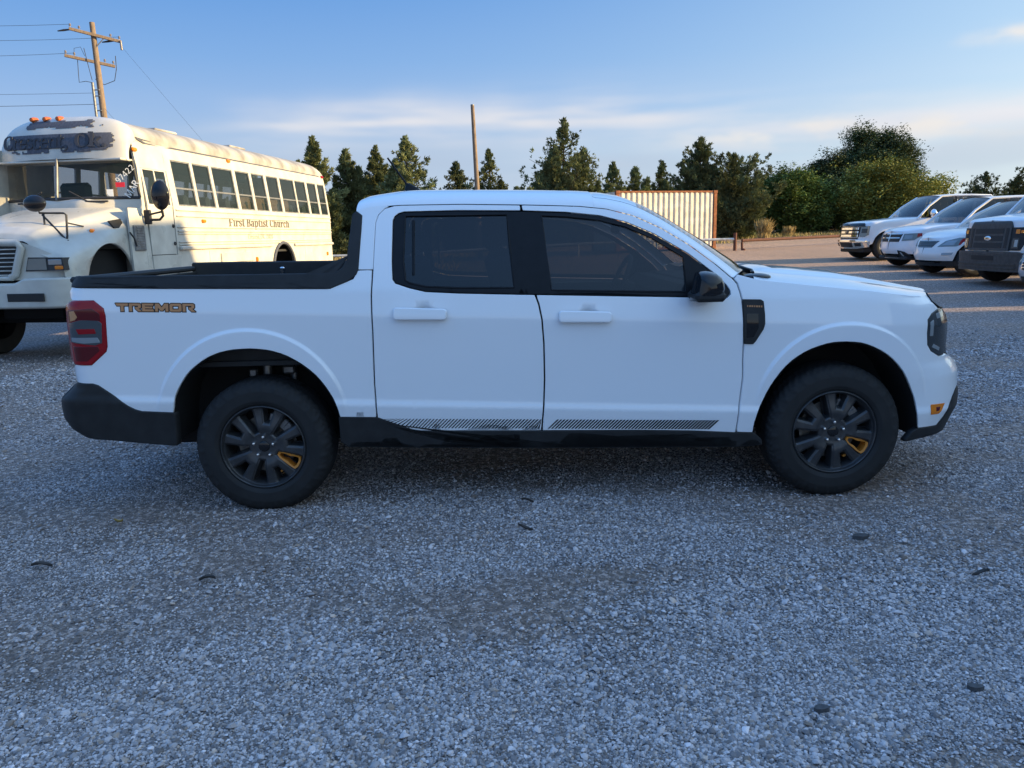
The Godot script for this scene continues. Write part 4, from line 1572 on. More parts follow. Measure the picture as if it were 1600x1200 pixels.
func pickup() -> void:
	TIP = P([0.209,3.828, 0.298,3.960, 0.309,3.984, 0.374,4.001, 0.445,4.037, 0.481,4.039, 0.539,4.034, 0.642,4.021, 0.685,3.993, 0.725,3.950, 0.793,3.933, 0.919,3.920, 0.972,3.903, 1.014,3.880, 1.031,3.862, 1.071,3.778])
	REAR = P([0.422,-0.988, 0.484,-1.062, 0.541,-1.085, 0.599,-1.083, 0.637,-1.078, 0.649,-1.069, 0.705,-1.009, 0.722,-0.992, 0.729,-0.993, 0.817,-0.996, 0.853,-0.998, 1.028,-0.995, 1.138,-0.987, 1.170,-0.970, 1.211,-0.968, 1.239,-0.957, 1.282,-0.934])
	FLR = Vector3(-0.034,0.493,0.507)
	FLF = Vector3(3.104,0.481,0.474)
	TK.bedside = P([-0.924,1.233, -0.451,1.218, 0.398,1.196, 0.415,1.196, 0.533,1.242, 0.557,1.285, 0.635,1.285, 0.627,1.159, 0.626,1.133, 0.625,0.970, 0.617,0.690, 0.620,0.505, 0.421,0.512, 0.419,0.526, 0.416,0.547, 0.411,0.570, 0.403,0.594, 0.393,0.618, 0.379,0.647, 0.362,0.679, 0.340,0.713, 0.315,0.745, 0.283,0.776, 0.248,0.805, 0.212,0.829, 0.177,0.849, 0.143,0.864, 0.106,0.876, 0.068,0.885, 0.027,0.890, -0.013,0.893, -0.055,0.892, -0.097,0.890, -0.137,0.884, -0.172,0.876, -0.204,0.865, -0.236,0.851, -0.269,0.832, -0.302,0.809, -0.330,0.786, -0.352,0.764, -0.369,0.742, -0.385,0.719, -0.402,0.694, -0.417,0.669, -0.428,0.643, -0.434,0.614, -0.442,0.582, -0.447,0.559, -0.615,0.570, -0.650,0.582, -0.683,0.602, -0.751,0.657, -0.827,0.716, -0.853,0.725, -0.946,0.727, -0.969,0.729, -0.971,0.818, -0.941,0.832, -0.846,0.831, -0.762,0.900, -0.753,0.925, -0.741,1.084, -0.746,1.119, -0.793,1.159, -0.913,1.160, -0.946,1.177, -0.945,1.211])
	TK.taillight = P([-0.913,1.160, -0.793,1.159, -0.746,1.119, -0.741,1.084, -0.753,0.925, -0.762,0.900, -0.846,0.831, -0.941,0.832, -0.973,0.854, -0.971,1.028, -0.963,1.138])
	TK.tail_mid = P([-0.936,1.048, -0.866,1.069, -0.771,1.064, -0.753,1.053, -0.770,0.937, -0.807,0.931, -0.946,0.950])
	TK.pillar = P([0.559,1.287, 0.635,1.285, 0.646,1.524, 0.660,1.564, 0.694,1.598, 0.721,1.607, 0.691,1.608, 0.624,1.605, 0.577,1.594, 0.547,1.582, 0.575,1.561, 0.572,1.482])
	TK.applique = P([0.547,1.582, 0.575,1.561, 0.572,1.482, 0.559,1.287, 0.549,1.263, 0.505,1.230, 0.431,1.203, 0.415,1.197, 0.398,1.196, -0.451,1.218, -0.926,1.235, -0.929,1.255, -0.912,1.282, -0.802,1.281, -0.191,1.272, 0.365,1.268, 0.431,1.267, 0.480,1.292, 0.506,1.336, 0.513,1.409, 0.531,1.567])
	TK.rear_door = P([0.620,0.505, 0.617,0.690, 0.625,0.970, 0.626,1.133, 0.627,1.159, 0.635,1.285, 0.646,1.524, 0.660,1.564, 0.694,1.598, 0.745,1.611, 0.785,1.613, 1.095,1.611, 1.411,1.600, 1.414,1.565, 1.074,1.574, 0.796,1.573, 0.768,1.565, 0.749,1.550, 0.741,1.531, 0.737,1.326, 0.740,1.232, 0.753,1.213, 0.827,1.187, 0.907,1.167, 1.078,1.155, 1.419,1.140, 1.472,1.138, 1.490,1.087, 1.505,1.007, 1.513,0.879, 1.514,0.694, 1.508,0.553, 1.495,0.407, 0.852,0.422, 0.810,0.427, 0.734,0.459])
	TK.front_door = P([1.411,1.600, 1.434,1.600, 1.570,1.594, 1.722,1.586, 1.866,1.569, 2.008,1.530, 2.147,1.463, 2.284,1.376, 2.419,1.271, 2.505,1.194, 2.527,1.167, 2.538,1.128, 2.547,1.088, 2.553,1.036, 2.557,0.947, 2.560,0.857, 2.559,0.777, 2.563,0.674, 2.551,0.527, 2.541,0.370, 2.534,0.368, 2.309,0.384, 2.014,0.396, 1.495,0.407, 1.508,0.553, 1.514,0.694, 1.513,0.879, 1.505,1.007, 1.490,1.087, 1.473,1.138, 2.215,1.108, 2.469,1.097, 2.486,1.115, 2.484,1.133, 2.468,1.159, 2.415,1.215, 2.280,1.323, 2.109,1.428, 1.968,1.492, 1.828,1.530, 1.649,1.552, 1.419,1.565])
	TK.trim = P([0.741,1.531, 0.749,1.550, 0.768,1.565, 0.796,1.573, 1.074,1.574, 1.417,1.564, 1.649,1.552, 1.828,1.530, 1.968,1.492, 2.109,1.428, 2.280,1.323, 2.415,1.215, 2.468,1.159, 2.484,1.133, 2.486,1.115, 2.469,1.097, 2.215,1.108, 1.419,1.140, 1.078,1.155, 0.907,1.167, 0.827,1.187, 0.753,1.213, 0.740,1.232, 0.737,1.326])
	TK.rear_glass = P([0.801,1.555, 1.336,1.550, 1.346,1.401, 1.363,1.174, 1.079,1.180, 0.908,1.191, 0.825,1.211, 0.803,1.226, 0.792,1.325])
	TK.front_glass = P([1.518,1.541, 1.648,1.533, 1.820,1.511, 1.960,1.473, 2.097,1.410, 2.255,1.309, 2.257,1.132, 2.017,1.139, 1.558,1.157])
	TK.fender = P([2.505,1.193, 2.534,1.217, 2.606,1.196, 2.693,1.181, 2.976,1.146, 3.215,1.118, 3.482,1.081, 3.613,1.073, 3.606,1.041, 3.648,1.007, 3.683,0.993, 3.644,0.994, 3.587,0.976, 3.557,0.949, 3.556,0.881, 3.565,0.818, 3.594,0.781, 3.665,0.745, 3.710,0.745, 3.746,0.747, 3.846,0.706, 3.891,0.685, 3.875,0.646, 3.866,0.551, 3.828,0.532, 3.797,0.503, 3.728,0.401, 3.683,0.353, 3.542,0.357, 3.537,0.380, 3.529,0.413, 3.519,0.448, 3.515,0.477, 3.505,0.511, 3.489,0.548, 3.467,0.592, 3.441,0.640, 3.412,0.683, 3.382,0.719, 3.350,0.750, 3.316,0.777, 3.280,0.800, 3.242,0.819, 3.204,0.834, 3.168,0.844, 3.132,0.848, 3.097,0.851, 3.062,0.851, 3.027,0.849, 2.992,0.843, 2.953,0.832, 2.914,0.818, 2.877,0.800, 2.845,0.780, 2.815,0.758, 2.787,0.731, 2.759,0.698, 2.734,0.660, 2.712,0.623, 2.694,0.585, 2.679,0.547, 2.665,0.513, 2.652,0.483, 2.645,0.453, 2.639,0.426, 2.636,0.402, 2.635,0.380, 2.634,0.365, 2.541,0.370, 2.551,0.527, 2.563,0.674, 2.559,0.777, 2.560,0.857, 2.557,0.947, 2.553,1.036, 2.547,1.088, 2.538,1.128, 2.527,1.167, 2.505,1.194])
	TK.headlight = P([3.557,0.949, 3.556,0.881, 3.565,0.818, 3.594,0.781, 3.665,0.745, 3.710,0.745, 3.744,0.777, 3.766,0.853, 3.768,0.940, 3.704,0.994, 3.644,0.994, 3.587,0.976])
	TK.vent = P([2.551,1.084, 2.643,1.081, 2.656,1.073, 2.662,1.010, 2.663,0.958, 2.656,0.931, 2.619,0.869, 2.606,0.855, 2.563,0.857, 2.558,0.947, 2.554,1.036])
	TK.vent_in = P([2.568,1.013, 2.628,1.011, 2.630,0.938, 2.608,0.892, 2.573,0.889])
	TK.marker = P([3.612,0.485, 3.717,0.479, 3.687,0.440, 3.671,0.430, 3.615,0.432])
	TK.front_low = P([3.543,0.354, 3.684,0.351, 3.729,0.399, 3.797,0.502, 3.828,0.532, 3.867,0.544, 3.891,0.485, 3.881,0.447, 3.830,0.381, 3.764,0.309, 3.720,0.304, 3.558,0.300, 3.474,0.288, 3.511,0.337])
	TK.rear_bumper = P([-0.447,0.559, -0.615,0.570, -0.650,0.582, -0.683,0.602, -0.751,0.657, -0.827,0.716, -0.853,0.725, -0.946,0.727, -0.997,0.704, -1.054,0.649, -1.053,0.639, -1.051,0.601, -1.050,0.542, -1.013,0.485, -0.937,0.436, -0.803,0.422, -0.628,0.400, -0.465,0.381, -0.453,0.472])
	TK.rocker = P([0.421,0.512, 0.620,0.505, 0.734,0.457, 0.810,0.426, 0.852,0.421, 1.493,0.405, 2.014,0.394, 2.309,0.382, 2.534,0.367, 2.635,0.364, 2.676,0.329, 2.685,0.299, 2.547,0.292, 1.506,0.312, 0.816,0.334, 0.455,0.348, 0.420,0.375])
	TK.handle_r = P([0.746,1.078, 0.753,1.085, 0.855,1.080, 1.000,1.072, 1.008,1.065, 1.005,1.032, 0.999,1.028, 0.751,1.034, 0.745,1.042])
	TK.scoop_r = P([0.838,1.069, 0.849,1.095, 0.872,1.099, 0.922,1.097, 0.944,1.090, 0.950,1.063])
	TK.handle_f = P([1.598,1.040, 1.605,1.047, 1.715,1.043, 1.851,1.036, 1.859,1.029, 1.857,0.998, 1.850,0.993, 1.604,0.999, 1.598,1.006])
	TK.scoop_f = P([1.688,1.032, 1.698,1.058, 1.722,1.062, 1.772,1.060, 1.795,1.052, 1.801,1.026])
	TK.mirror = P([2.255,1.099, 2.264,1.151, 2.273,1.209, 2.280,1.245, 2.298,1.254, 2.328,1.256, 2.375,1.246, 2.403,1.224, 2.418,1.196, 2.422,1.160, 2.410,1.128, 2.389,1.099, 2.332,1.094])
	TK.crest = P([2.534,1.217, 2.606,1.196, 2.693,1.181, 2.976,1.146, 3.215,1.118, 3.482,1.081, 3.613,1.073])
	TK.railseam = P([0.547,1.582, 0.577,1.594, 0.624,1.605, 0.691,1.608, 0.745,1.611, 0.785,1.613, 1.095,1.611, 1.434,1.600, 1.570,1.594, 1.722,1.586, 1.866,1.569, 2.008,1.530, 2.147,1.463, 2.284,1.376, 2.419,1.271, 2.505,1.194, 2.527,1.214])
	TK.tremor_box = P([-0.686,1.151, -0.268,1.138, -0.267,1.096, -0.671,1.107])
	TK.stripe_box = P([0.657,0.501, 1.494,0.477, 2.401,0.447, 2.350,0.386, 1.493,0.408, 0.788,0.430])
	TK.pillar_seam = P([0.559,1.287, 0.635,1.285])
	TK.hood_shut = P([3.615,1.083, 3.606,1.041, 3.668,1.006, 3.708,0.998])
	TK.ROOF = P([0.489,1.600, 0.503,1.625, 0.532,1.652, 0.577,1.672, 0.664,1.685, 0.762,1.698, 0.849,1.700, 1.083,1.697, 1.416,1.688, 1.698,1.679, 1.880,1.666, 1.989,1.646, 2.117,1.591, 2.245,1.514, 2.431,1.391, 2.510,1.334, 2.599,1.270, 2.661,1.229])
	TK.HOODTOP = P([2.743,1.228, 2.808,1.224, 3.071,1.205, 3.277,1.184, 3.470,1.146, 3.658,1.108, 3.804,1.074, 3.930,1.037, 4.012,0.989, 4.031,0.969])
	TK.fin = P([0.715,1.721, 0.720,1.767, 0.738,1.780, 0.765,1.773, 0.818,1.730, 0.826,1.718])
	TK.mast = P([0.741,1.759, 0.624,1.925])
	TK.cowlpx = P([2.603,1.224, 2.650,1.228, 2.713,1.207, 2.749,1.179, 2.732,1.167, 2.679,1.175])
	TK.wiper = P([2.664,1.202, 2.696,1.184])
	TK.bedin = P([-0.373,1.266, -0.144,1.281, 0.445,1.273])
	TK.farrail = P([-1.150,1.315, -0.955,1.314, 0.117,1.300])
	TK.tailg = P([-1.329,1.253, -0.810,1.328])
	var o := thing("pickup_truck", "white crew cab pickup with black bed rails and dark wheels filling the foreground", "pickup", Vector3(-1.35066, 0, -4.87511), 0.010416)
	var sides := [1.0, -1.0]
	# dark core so that no light leaks through: floor, firewall, under-hood, bed sides
	var b := Bag.new()
	b.box(Vector3(1.35, 0.38, 0), Vector3(4.3, 0.16, 1.08), 0.02)
	b.box(Vector3(1.55, 0.42, 0), Vector3(2.0, 0.10, 1.70), 0.02)
	b.box(Vector3(3.15, 0.72, 0), Vector3(1.05, 0.56, 1.10), 0.05)
	b.box(Vector3(2.62, 0.78, 0), Vector3(0.06, 0.66, 1.66), 0.01)
	b.box(Vector3(0.60, 0.78, 0), Vector3(0.04, 0.74, 1.66), 0.01)
	b.box(Vector3(-0.15, 0.62, 0), Vector3(1.4, 0.40, 1.10), 0.03)
	b.tube([Vector3(0, 0.357, -0.66), Vector3(0, 0.357, 0.66)], 0.05, 12)
	b.tube([Vector3(3.076, 0.357, -0.66), Vector3(3.076, 0.357, 0.66)], 0.04, 12)
	b.tube([Vector3(-0.95, 0.42, -0.45), Vector3(-0.4, 0.40, -0.45), Vector3(0.6, 0.36, -0.3)], 0.035, 10)
	obj("underbody", b, M.under, o)
	for s in sides:
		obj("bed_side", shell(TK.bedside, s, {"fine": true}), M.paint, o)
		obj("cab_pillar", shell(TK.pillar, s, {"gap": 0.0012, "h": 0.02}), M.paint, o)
		obj("bed_rail_cap", shell(TK.applique, s, {"gap": 0.001, "h": 0.022, "off": 0.006, "thick": 0.04, "bev": 0.005}), M.rough_black, o)
		for k in [["rear_door", "rear_glass", "handle_r", 0.62, 1.50], ["front_door", "front_glass", "handle_f", 1.50, 2.58]]:
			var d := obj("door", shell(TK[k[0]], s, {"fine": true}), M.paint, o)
			d.set_meta("label", ("rear" if k[3] < 1 else "front") + " door of the pickup, " + ("right" if s > 0 else "left") + " side")
			var cups := CUPS
			CUPS = []
			var hb := shell(TK[k[2]], s, {"gap": 0.0, "h": 0.012, "off": 0.030, "thick": 0.020, "bev": 0.006})
			for e in [0.012, -0.012]:
				var uu: float = (TK[k[2]][0].x + 0.015) if e > 0 else (TK[k[2]][4].x - 0.02)
				var yy: float = (TK[k[2]][0].y + TK[k[2]][7].y) * 0.5 - 0.01
				hb.box(Vector3(uu, yy, s * (SW(uu, yy) + 0.008)), Vector3(0.03, 0.026, 0.035), 0.006)
			CUPS = cups
			obj("handle", hb, M.paint, d)
			obj("window_glass", shell(inset(TK[k[1]], -0.004), s, {"gap": 0.0, "h": 0.05, "off": -0.010, "thick": 0.002, "bev": 0.001}), M.tint, d)
			b = Bag.new()
			var cells := 98
			for i in cells:
				var u := 0.655 + i * 0.0178
				if (u < 1.487) != (k[3] < 1.0) or (u > 1.487 and u < 1.515):
					continue
				var f := (u - 0.655) / 1.75
				var wd := 0.0178 * (0.32 + 0.36 * f)
				var q := []
				for c in [[0.0, 0.0], [wd, 0.0], [wd + 0.051, 1.0], [0.051, 1.0]]:
					var uu: float = u + c[0]
					if k[3] < 1.0:
						uu = minf(uu, 1.494)
					var top := 0.5005 - (uu - 0.657) * 0.0312
					var bot := maxf(0.436 - (uu - 0.657) * 0.0308 + 0.012, 0.512 - (uu - 0.62) * 0.42)
					var yy := lerpf(minf(bot, top - 0.002), top, c[1])
					q.append(Vector3(uu, yy, s * (SW(uu, yy) + 0.0030)))
				var nn := Vector3(0, -0.1, s).normalized()
				b.tri_auto(q[0], q[1], q[2], nn, nn, nn)
				b.tri_auto(q[0], q[2], q[3], nn, nn, nn)
			obj("stripe_decal", b, M.trim, d)
		obj("window_trim", shell(TK.trim, s, {"gap": 0.0035, "h": 0.028, "off": -0.004, "thick": 0.03, "holes": [TK.rear_glass, TK.front_glass]}), M.trim, o)
		# rubber seals that frame the panes
		b = Bag.new()
		for g in [TK.rear_glass, TK.front_glass]:
			var path := []
			for i in g.size() + 1:
				var p: Vector2 = g[i % g.size()]
				path.append(Vector3(p.x, p.y, s * (SW(p.x, p.y) - 0.005)))
			b.tube(path, 0.0055, 6, false)
		b.box(Vector3(0.845, 1.39, s * (SW(0.845, 1.39) - 0.009)), Vector3(0.014, 0.30, 0.008), 0.002, Basis(Vector3.RIGHT, -s * 0.36))
		obj("window_seal", b, M.trim, o)
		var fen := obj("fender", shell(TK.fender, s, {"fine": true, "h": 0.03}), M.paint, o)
		var vent := obj("fender_vent", shell(TK.vent, s, {"gap": 0.0, "h": 0.02, "off": 0.007, "thick": 0.012, "bev": 0.003}), M.rough_black, fen)
		vent.set_meta("label", "black vent panel behind the front wheel arch")
		obj("vent_pocket", shell(TK.vent_in, s, {"gap": 0.0, "h": 0.02, "off": 0.0085, "thick": 0.003, "bev": 0.001}), M.gloss_black, fen)
		b = Bag.new()
		for i in 7:
			var u0 := 2.569 + i * 0.0122
			b.box(Vector3(u0 + 0.0045, 1.052 - i * 0.0006, s * (SW(u0, 1.05) + 0.0075)), Vector3(0.0085 if i % 3 else 0.006, 0.009, 0.002), 0.0, Basis(Vector3.BACK, 0.1 * (i % 2)))
		obj("vent_lettering", b, M.bronze, fen)
		obj("side_marker", shell(TK.marker, s, {"gap": 0.0, "h": 0.015, "off": 0.004, "thick": 0.006, "bev": 0.002}), M.amber, fen)
		obj("marker_reflector", shell(P([3.650, 0.468, 3.680, 0.466, 3.672, 0.448, 3.650, 0.447]), s, {"gap": 0.0, "h": 0.01, "off": 0.0055, "thick": 0.003, "bev": 0.001}), M.dark_red, fen)
		var head := obj("headlight", shell(TK.headlight, s, {"gap": 0.0015, "h": 0.02, "off": -0.002, "thick": 0.02, "bev": 0.003}), M.dark_lens, o)
		obj("lamp_strip", shell(P([3.575, 0.935, 3.600, 0.945, 3.600, 0.862, 3.577, 0.862]), s, {"gap": 0.0, "h": 0.012, "off": 0.0, "thick": 0.004, "bev": 0.001}), M.lens, head)
		obj("lamp_strip", shell(P([3.625, 0.975, 3.70, 0.985, 3.70, 0.955, 3.630, 0.950]), s, {"gap": 0.0, "h": 0.012, "off": 0.0, "thick": 0.004, "bev": 0.001}), M.lens, head)
		obj("lamp_strip", shell(P([3.60, 0.800, 3.66, 0.775, 3.665, 0.790, 3.61, 0.815]), s, {"gap": 0.0, "h": 0.012, "off": 0.0, "thick": 0.004, "bev": 0.001}), M.lens, head)
		obj("lower_front_trim", shell(TK.front_low, s, {"gap": 0.0015, "h": 0.022, "off": 0.005, "thick": 0.05, "bev": 0.005}), M.rough_black, o)
		var tail := obj("tail_light", shell(TK.taillight, s, {"gap": 0.003, "h": 0.016, "off": 0.006, "thick": 0.03, "bev": 0.006}), M.red_lens, o)
		obj("lens_panel", shell(P([-0.945, 1.112, -0.80, 1.122, -0.765, 1.095, -0.765, 1.060, -0.87, 1.068, -0.945, 1.050]), s, {"gap": 0.0, "h": 0.015, "off": 0.0075, "thick": 0.004, "bev": 0.002}), M.dark_red, tail)
		obj("lens_panel", shell(P([-0.925, 1.108, -0.895, 1.112, -0.880, 1.080, -0.895, 1.066, -0.925, 1.060]), s, {"gap": 0.0, "h": 0.012, "off": 0.0095, "thick": 0.003, "bev": 0.001}), M.bronze, tail)  # orange reflection painted onto the upper lens as a bronze panel
		obj("lens_panel", shell(P([-0.940, 1.046, -0.866, 1.063, -0.775, 1.058, -0.760, 1.045, -0.772, 0.945, -0.807, 0.934, -0.945, 0.951]), s, {"gap": 0.0, "h": 0.015, "off": 0.0075, "thick": 0.004, "bev": 0.002}), M.smoke, tail)
		obj("lens_panel", shell(P([-0.895, 1.018, -0.80, 1.018, -0.795, 0.995, -0.885, 0.993]), s, {"gap": 0.0, "h": 0.012, "off": 0.0095, "thick": 0.003, "bev": 0.001}), M.red_lens, tail)
		obj("lens_panel", shell(P([-0.935, 0.972, -0.79, 0.972, -0.780, 0.948, -0.86, 0.944, -0.935, 0.955]), s, {"gap": 0.0, "h": 0.012, "off": 0.0095, "thick": 0.003, "bev": 0.001}), M.lens, tail)
		obj("lens_panel", shell(P([-0.930, 0.925, -0.795, 0.925, -0.79, 0.905, -0.86, 0.852, -0.925, 0.852]), s, {"gap": 0.0, "h": 0.015, "off": 0.0075, "thick": 0.004, "bev": 0.002}), M.dark_red, tail)
		obj("rear_bumper", shell(TK.rear_bumper, s, {"gap": 0.0015, "h": 0.022, "off": 0.010, "thick": 0.06, "bev": 0.008}), M.rough_black, o)
		obj("rocker_panel", shell(TK.rocker, s, {"gap": 0.001, "h": 0.022, "off": 0.004, "thick": 0.05, "bev": 0.006}), M.rough_black, o)
		# wheel arch liners: from the arch edge inwards
		for arch in [P([0.430, 0.335, 0.421, 0.505, 0.411, 0.570, 0.379, 0.647, 0.315, 0.745, 0.212, 0.829, 0.106, 0.876, -0.013, 0.893, -0.137, 0.884, -0.236, 0.851, -0.330, 0.786, -0.385, 0.719, -0.428, 0.643, -0.447, 0.559, -0.465, 0.390]), P([3.56, 0.290, 3.542, 0.357, 3.519, 0.448, 3.489, 0.548, 3.412, 0.683, 3.316, 0.777, 3.204, 0.834, 3.097, 0.851, 2.992, 0.843, 2.877, 0.800, 2.787, 0.731, 2.712, 0.623, 2.665, 0.513, 2.639, 0.426, 2.634, 0.300])]:
			var rows := []
			for k in 4:
				var row := PackedVector3Array()
				for p in arch:
					var w: float = [SW(p.x, p.y) - 0.004, SW(p.x, p.y) - 0.02, 0.70, 0.56][k]
					row.append(Vector3(p.x, p.y + (0.0 if k < 1 else 0.006), s * w))
				rows.append(row)
			b = Bag.new()
			b.grid(rows)
			obj("wheel_arch_liner", b, M.mud, o)
		# strut and spring seen above the rear tyre
		b = Bag.new()
		b.tube([Vector3(-0.04, 0.42, s * 0.63), Vector3(-0.02, 0.86, s * 0.60)], 0.028, 10)
		b.tube([Vector3(0.10, 0.40, s * 0.60), Vector3(0.12, 0.84, s * 0.58)], 0.022, 10)
		b.box(Vector3(0.04, 0.80, s * 0.60), Vector3(0.30, 0.05, 0.08), 0.01)
		b.box(Vector3(-0.10, 0.72, s * 0.62), Vector3(0.05, 0.05, 0.05), 0.01)
		b.box(Vector3(0.10, 0.735, s * 0.63), Vector3(0.07, 0.05, 0.04), 0.01)
		obj("strut", b, M.steel, o)
		# mirror
		b = Bag.new()
		var mp: PackedVector2Array = TK.mirror
		var cen := Vector2(2.335, 1.168)
		var rows2 := []
		for k in [[0.930, 0.30], [0.945, 0.72], [0.965, 0.90], [0.99, 0.98], [1.03, 0.985], [1.07, 0.94], [1.10, 0.84], [1.12, 0.66], [1.13, 0.34], [1.132, 0.02]]:
			var row := PackedVector3Array()
			for i in mp.size():
				var a := mp[i]
				var d := mp[(i + 1) % mp.size()]
				for f in [0.0, 0.5]:
					var p := a.lerp(d, f)
					var q: Vector2 = cen + (p - cen) * k[1] * Vector2(1.0, 0.97)
					row.append(Vector3(q.x - 0.035 * (k[0] - 0.99), q.y - 0.01, s * (k[0] - 0.02)))
			row.reverse()
			if s < 0:
				row.reverse()
			rows2.append(row)
		b.grid(rows2, true)
		var mir := obj("side_mirror", b, M.gloss_black, o)
		b = Bag.new()
		b.box(Vector3(2.335, 1.118, s * 1.005), Vector3(0.155, 0.052, 0.20), 0.018)
		b.box(Vector3(2.40, 1.125, s * 0.905), Vector3(0.07, 0.04, 0.10), 0.012)
		obj("mirror_base", b, M.rough_black, mir)
		# lettering on the bed side
		var let_b := word_on_side("TREMOR", -0.677 if s > 0 else -0.677, 1.1065, -0.0312, 0.040, 0.404, s, 0.11, 0.0014)
		var word := obj("lettering_outline", let_b, M.badge_black, o)
		obj("lettering", word_on_side("TREMOR", -0.677, 1.1065, -0.0312, 0.040, 0.404, s, 0.0, 0.0030), M.bronze, word)
	# cross-sections of the cab: from the door seam over the roof rail to the middle
	var roof: PackedVector2Array = TK.ROOF
	var seam: PackedVector2Array = TK.railseam
	var cab := []
	for k in 34:
		var f := k / 33.0
		var u := lerpf(0.547, 1.80, f)
		var y0 := interp(seam, u)
		var g := SN(u, y0)
		var w0 := SW(u, y0)
		var tang := Vector3(0, g.z, -g.y).normalized()
		var top := maxf(interp(roof, u) + 0.014, y0 + 0.02)
		var a := Vector3(u, y0, w0)
		cab.append([a, a + tang * (top - y0) * 0.95, Vector3(u, top + 0.004, 0.42), Vector3(u, top, 0)])
	var front := [cab[cab.size() - 1]]
	var ends := PackedVector2Array()
	for i in range(seam.size()):
		if seam[i].x > 1.8:
			ends.append(seam[i])
	var path := PackedVector2Array([Vector2(1.80, interp(seam, 1.80))])
	path.append_array(ends)
	for k in range(1, 27):
		var f := k / 26.0
		var along := f * (path.size() - 1)
		var i0 := mini(int(along), path.size() - 2)
		var p := path[i0].lerp(path[i0 + 1], along - i0)
		var g := SN(p.x, p.y)
		var w0 := SW(p.x, p.y)
		var tang := Vector3(0, g.z, -g.y).normalized()
		var bulge := 0.25 * smoothstep(0.0, 1.0, f)
		var uc := p.x + bulge
		var yc := lerpf(interp(roof, p.x + bulge * 0.62) + 0.016, 1.225, smoothstep(0.80, 1.0, f))
		yc = maxf(yc, p.y + 0.004)
		var hgt := maxf(yc - p.y, 0.02)
		var a := Vector3(p.x, p.y, w0)
		front.append([a, a + tang * hgt * 0.80 + Vector3(bulge * 0.10, 0, 0), Vector3(uc - 0.02, yc + 0.002, 0.40), Vector3(uc, yc, 0)])
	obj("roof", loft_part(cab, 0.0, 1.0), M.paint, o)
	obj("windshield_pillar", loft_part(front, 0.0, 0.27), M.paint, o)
	obj("windshield_seal", loft_part(front, 0.27, 0.285), M.trim, o)
	# roof panel edge above the windshield, then the glass
	obj("roof_front", loft_part(front.slice(0, 9), 0.285, 1.0), M.paint, o)
	obj("windshield", loft_part(front.slice(8), 0.285, 1.0), M.clear, o)
	var lining := []
	for sec in cab:
		lining.append([sec[0] + Vector3(0, 0, -0.05), sec[1] + Vector3(0, -0.04, -0.05), sec[2] + Vector3(0, -0.05, 0), sec[3] + Vector3(0, -0.05, 0)])
	obj("headliner", loft_part(lining, 0.0, 1.0), M.cabin, o)
	# rear window wall between the black pillar strips
	b = Bag.new()
	var wall := []
	for s in sides:
		var row := PackedVector3Array()
		for k in 13:
			var t: float = k / 12.0
			var p := bez(cab[0][0], cab[0][1], cab[0][2], cab[0][3], t if s > 0 else 1.0 - t)
			row.append(Vector3(p.x - 0.004, p.y - 0.01, p.z * s))
		wall.append(row)
	var upper := PackedVector3Array()
	upper.append_array(wall[0])
	upper.append_array(wall[1])
	var lower := PackedVector3Array()
	for p in upper:
		lower.append(Vector3(0.515 - 0.0 * absf(p.z), 1.22, clampf(p.z * 1.18, -0.86, 0.86)))
	var mid1 := PackedVector3Array()
	var mid2 := PackedVector3Array()
	for i in upper.size():
		mid1.append(upper[i].lerp(lower[i], 0.25))
		mid2.append(upper[i].lerp(lower[i], 0.9))
	b.grid([upper, mid1])
	b.grid([mid2, lower])
	obj("rear_wall_frame", b, M.rough_black, o)
	b = Bag.new()
	b.grid([mid1, mid2])
	obj("rear_window", b, M.tint, o)
	# hood, from the fender crest to the middle, with two raised folds
	var hood := []
	var crest: PackedVector2Array = TK.crest
	var ht: PackedVector2Array = TK.HOODTOP
	for k in 30:
		var f := k / 29.0
		var u := lerpf(2.62, 3.600, f)
		var y0 := interp(crest, u)
		var w0 := SW(u, y0) - 0.006
		var bulge := lerpf(0.16, 0.235, f)
		var uc := u + bulge
		var yc := interp(ht, uc)
		if u < 2.75:
			yc = 1.226
		hood.append([Vector3(u, y0 + 0.001, w0), Vector3(u + bulge * 0.25, y0 + 0.028, w0 - 0.16), Vector3(uc - 0.01, yc + 0.004, 0.34), Vector3(uc, yc, 0)])
	var hb2 := Bag.new()
	for s in sides:
		var rows := []
		for sec in hood:
			var row := PackedVector3Array()
			for k in 29:
				var t := k / 28.0
				var p := bez(sec[0], sec[1], sec[2], sec[3], t)
				var w := absf(p.z)
				p.y += 0.016 * smoothstep(0.56, 0.44, w) * smoothstep(0.02, 0.2, (p.x - 2.66)) * (1.0 - 0.4 * smoothstep(3.2, 3.8, p.x)) - 0.006
				row.append(Vector3(p.x, p.y, p.z * s))
			if s < 0:
				row.reverse()
			rows.append(row)
		hb2.grid(rows)
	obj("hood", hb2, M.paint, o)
	# lip of the hood turning down to the grille
	b = Bag.new()
	for s in sides:
		var rows := []
		for k in 6:
			var a := k / 5.0 * PI * 0.5
			var row := PackedVector3Array()
			for j in 29:
				var p := bez(hood[29][0], hood[29][1], hood[29][2], hood[29][3], j / 28.0)
				var w := absf(p.z)
				p.y += 0.016 * smoothstep(0.56, 0.44, w) * 0.6 - 0.006
				row.append(Vector3(p.x + sin(a) * 0.035, p.y - (1.0 - cos(a)) * 0.06, p.z * s))
			if s < 0:
				row.reverse()
			rows.append(row)
		b.grid(rows)
	obj("hood_lip", b, M.paint, o)
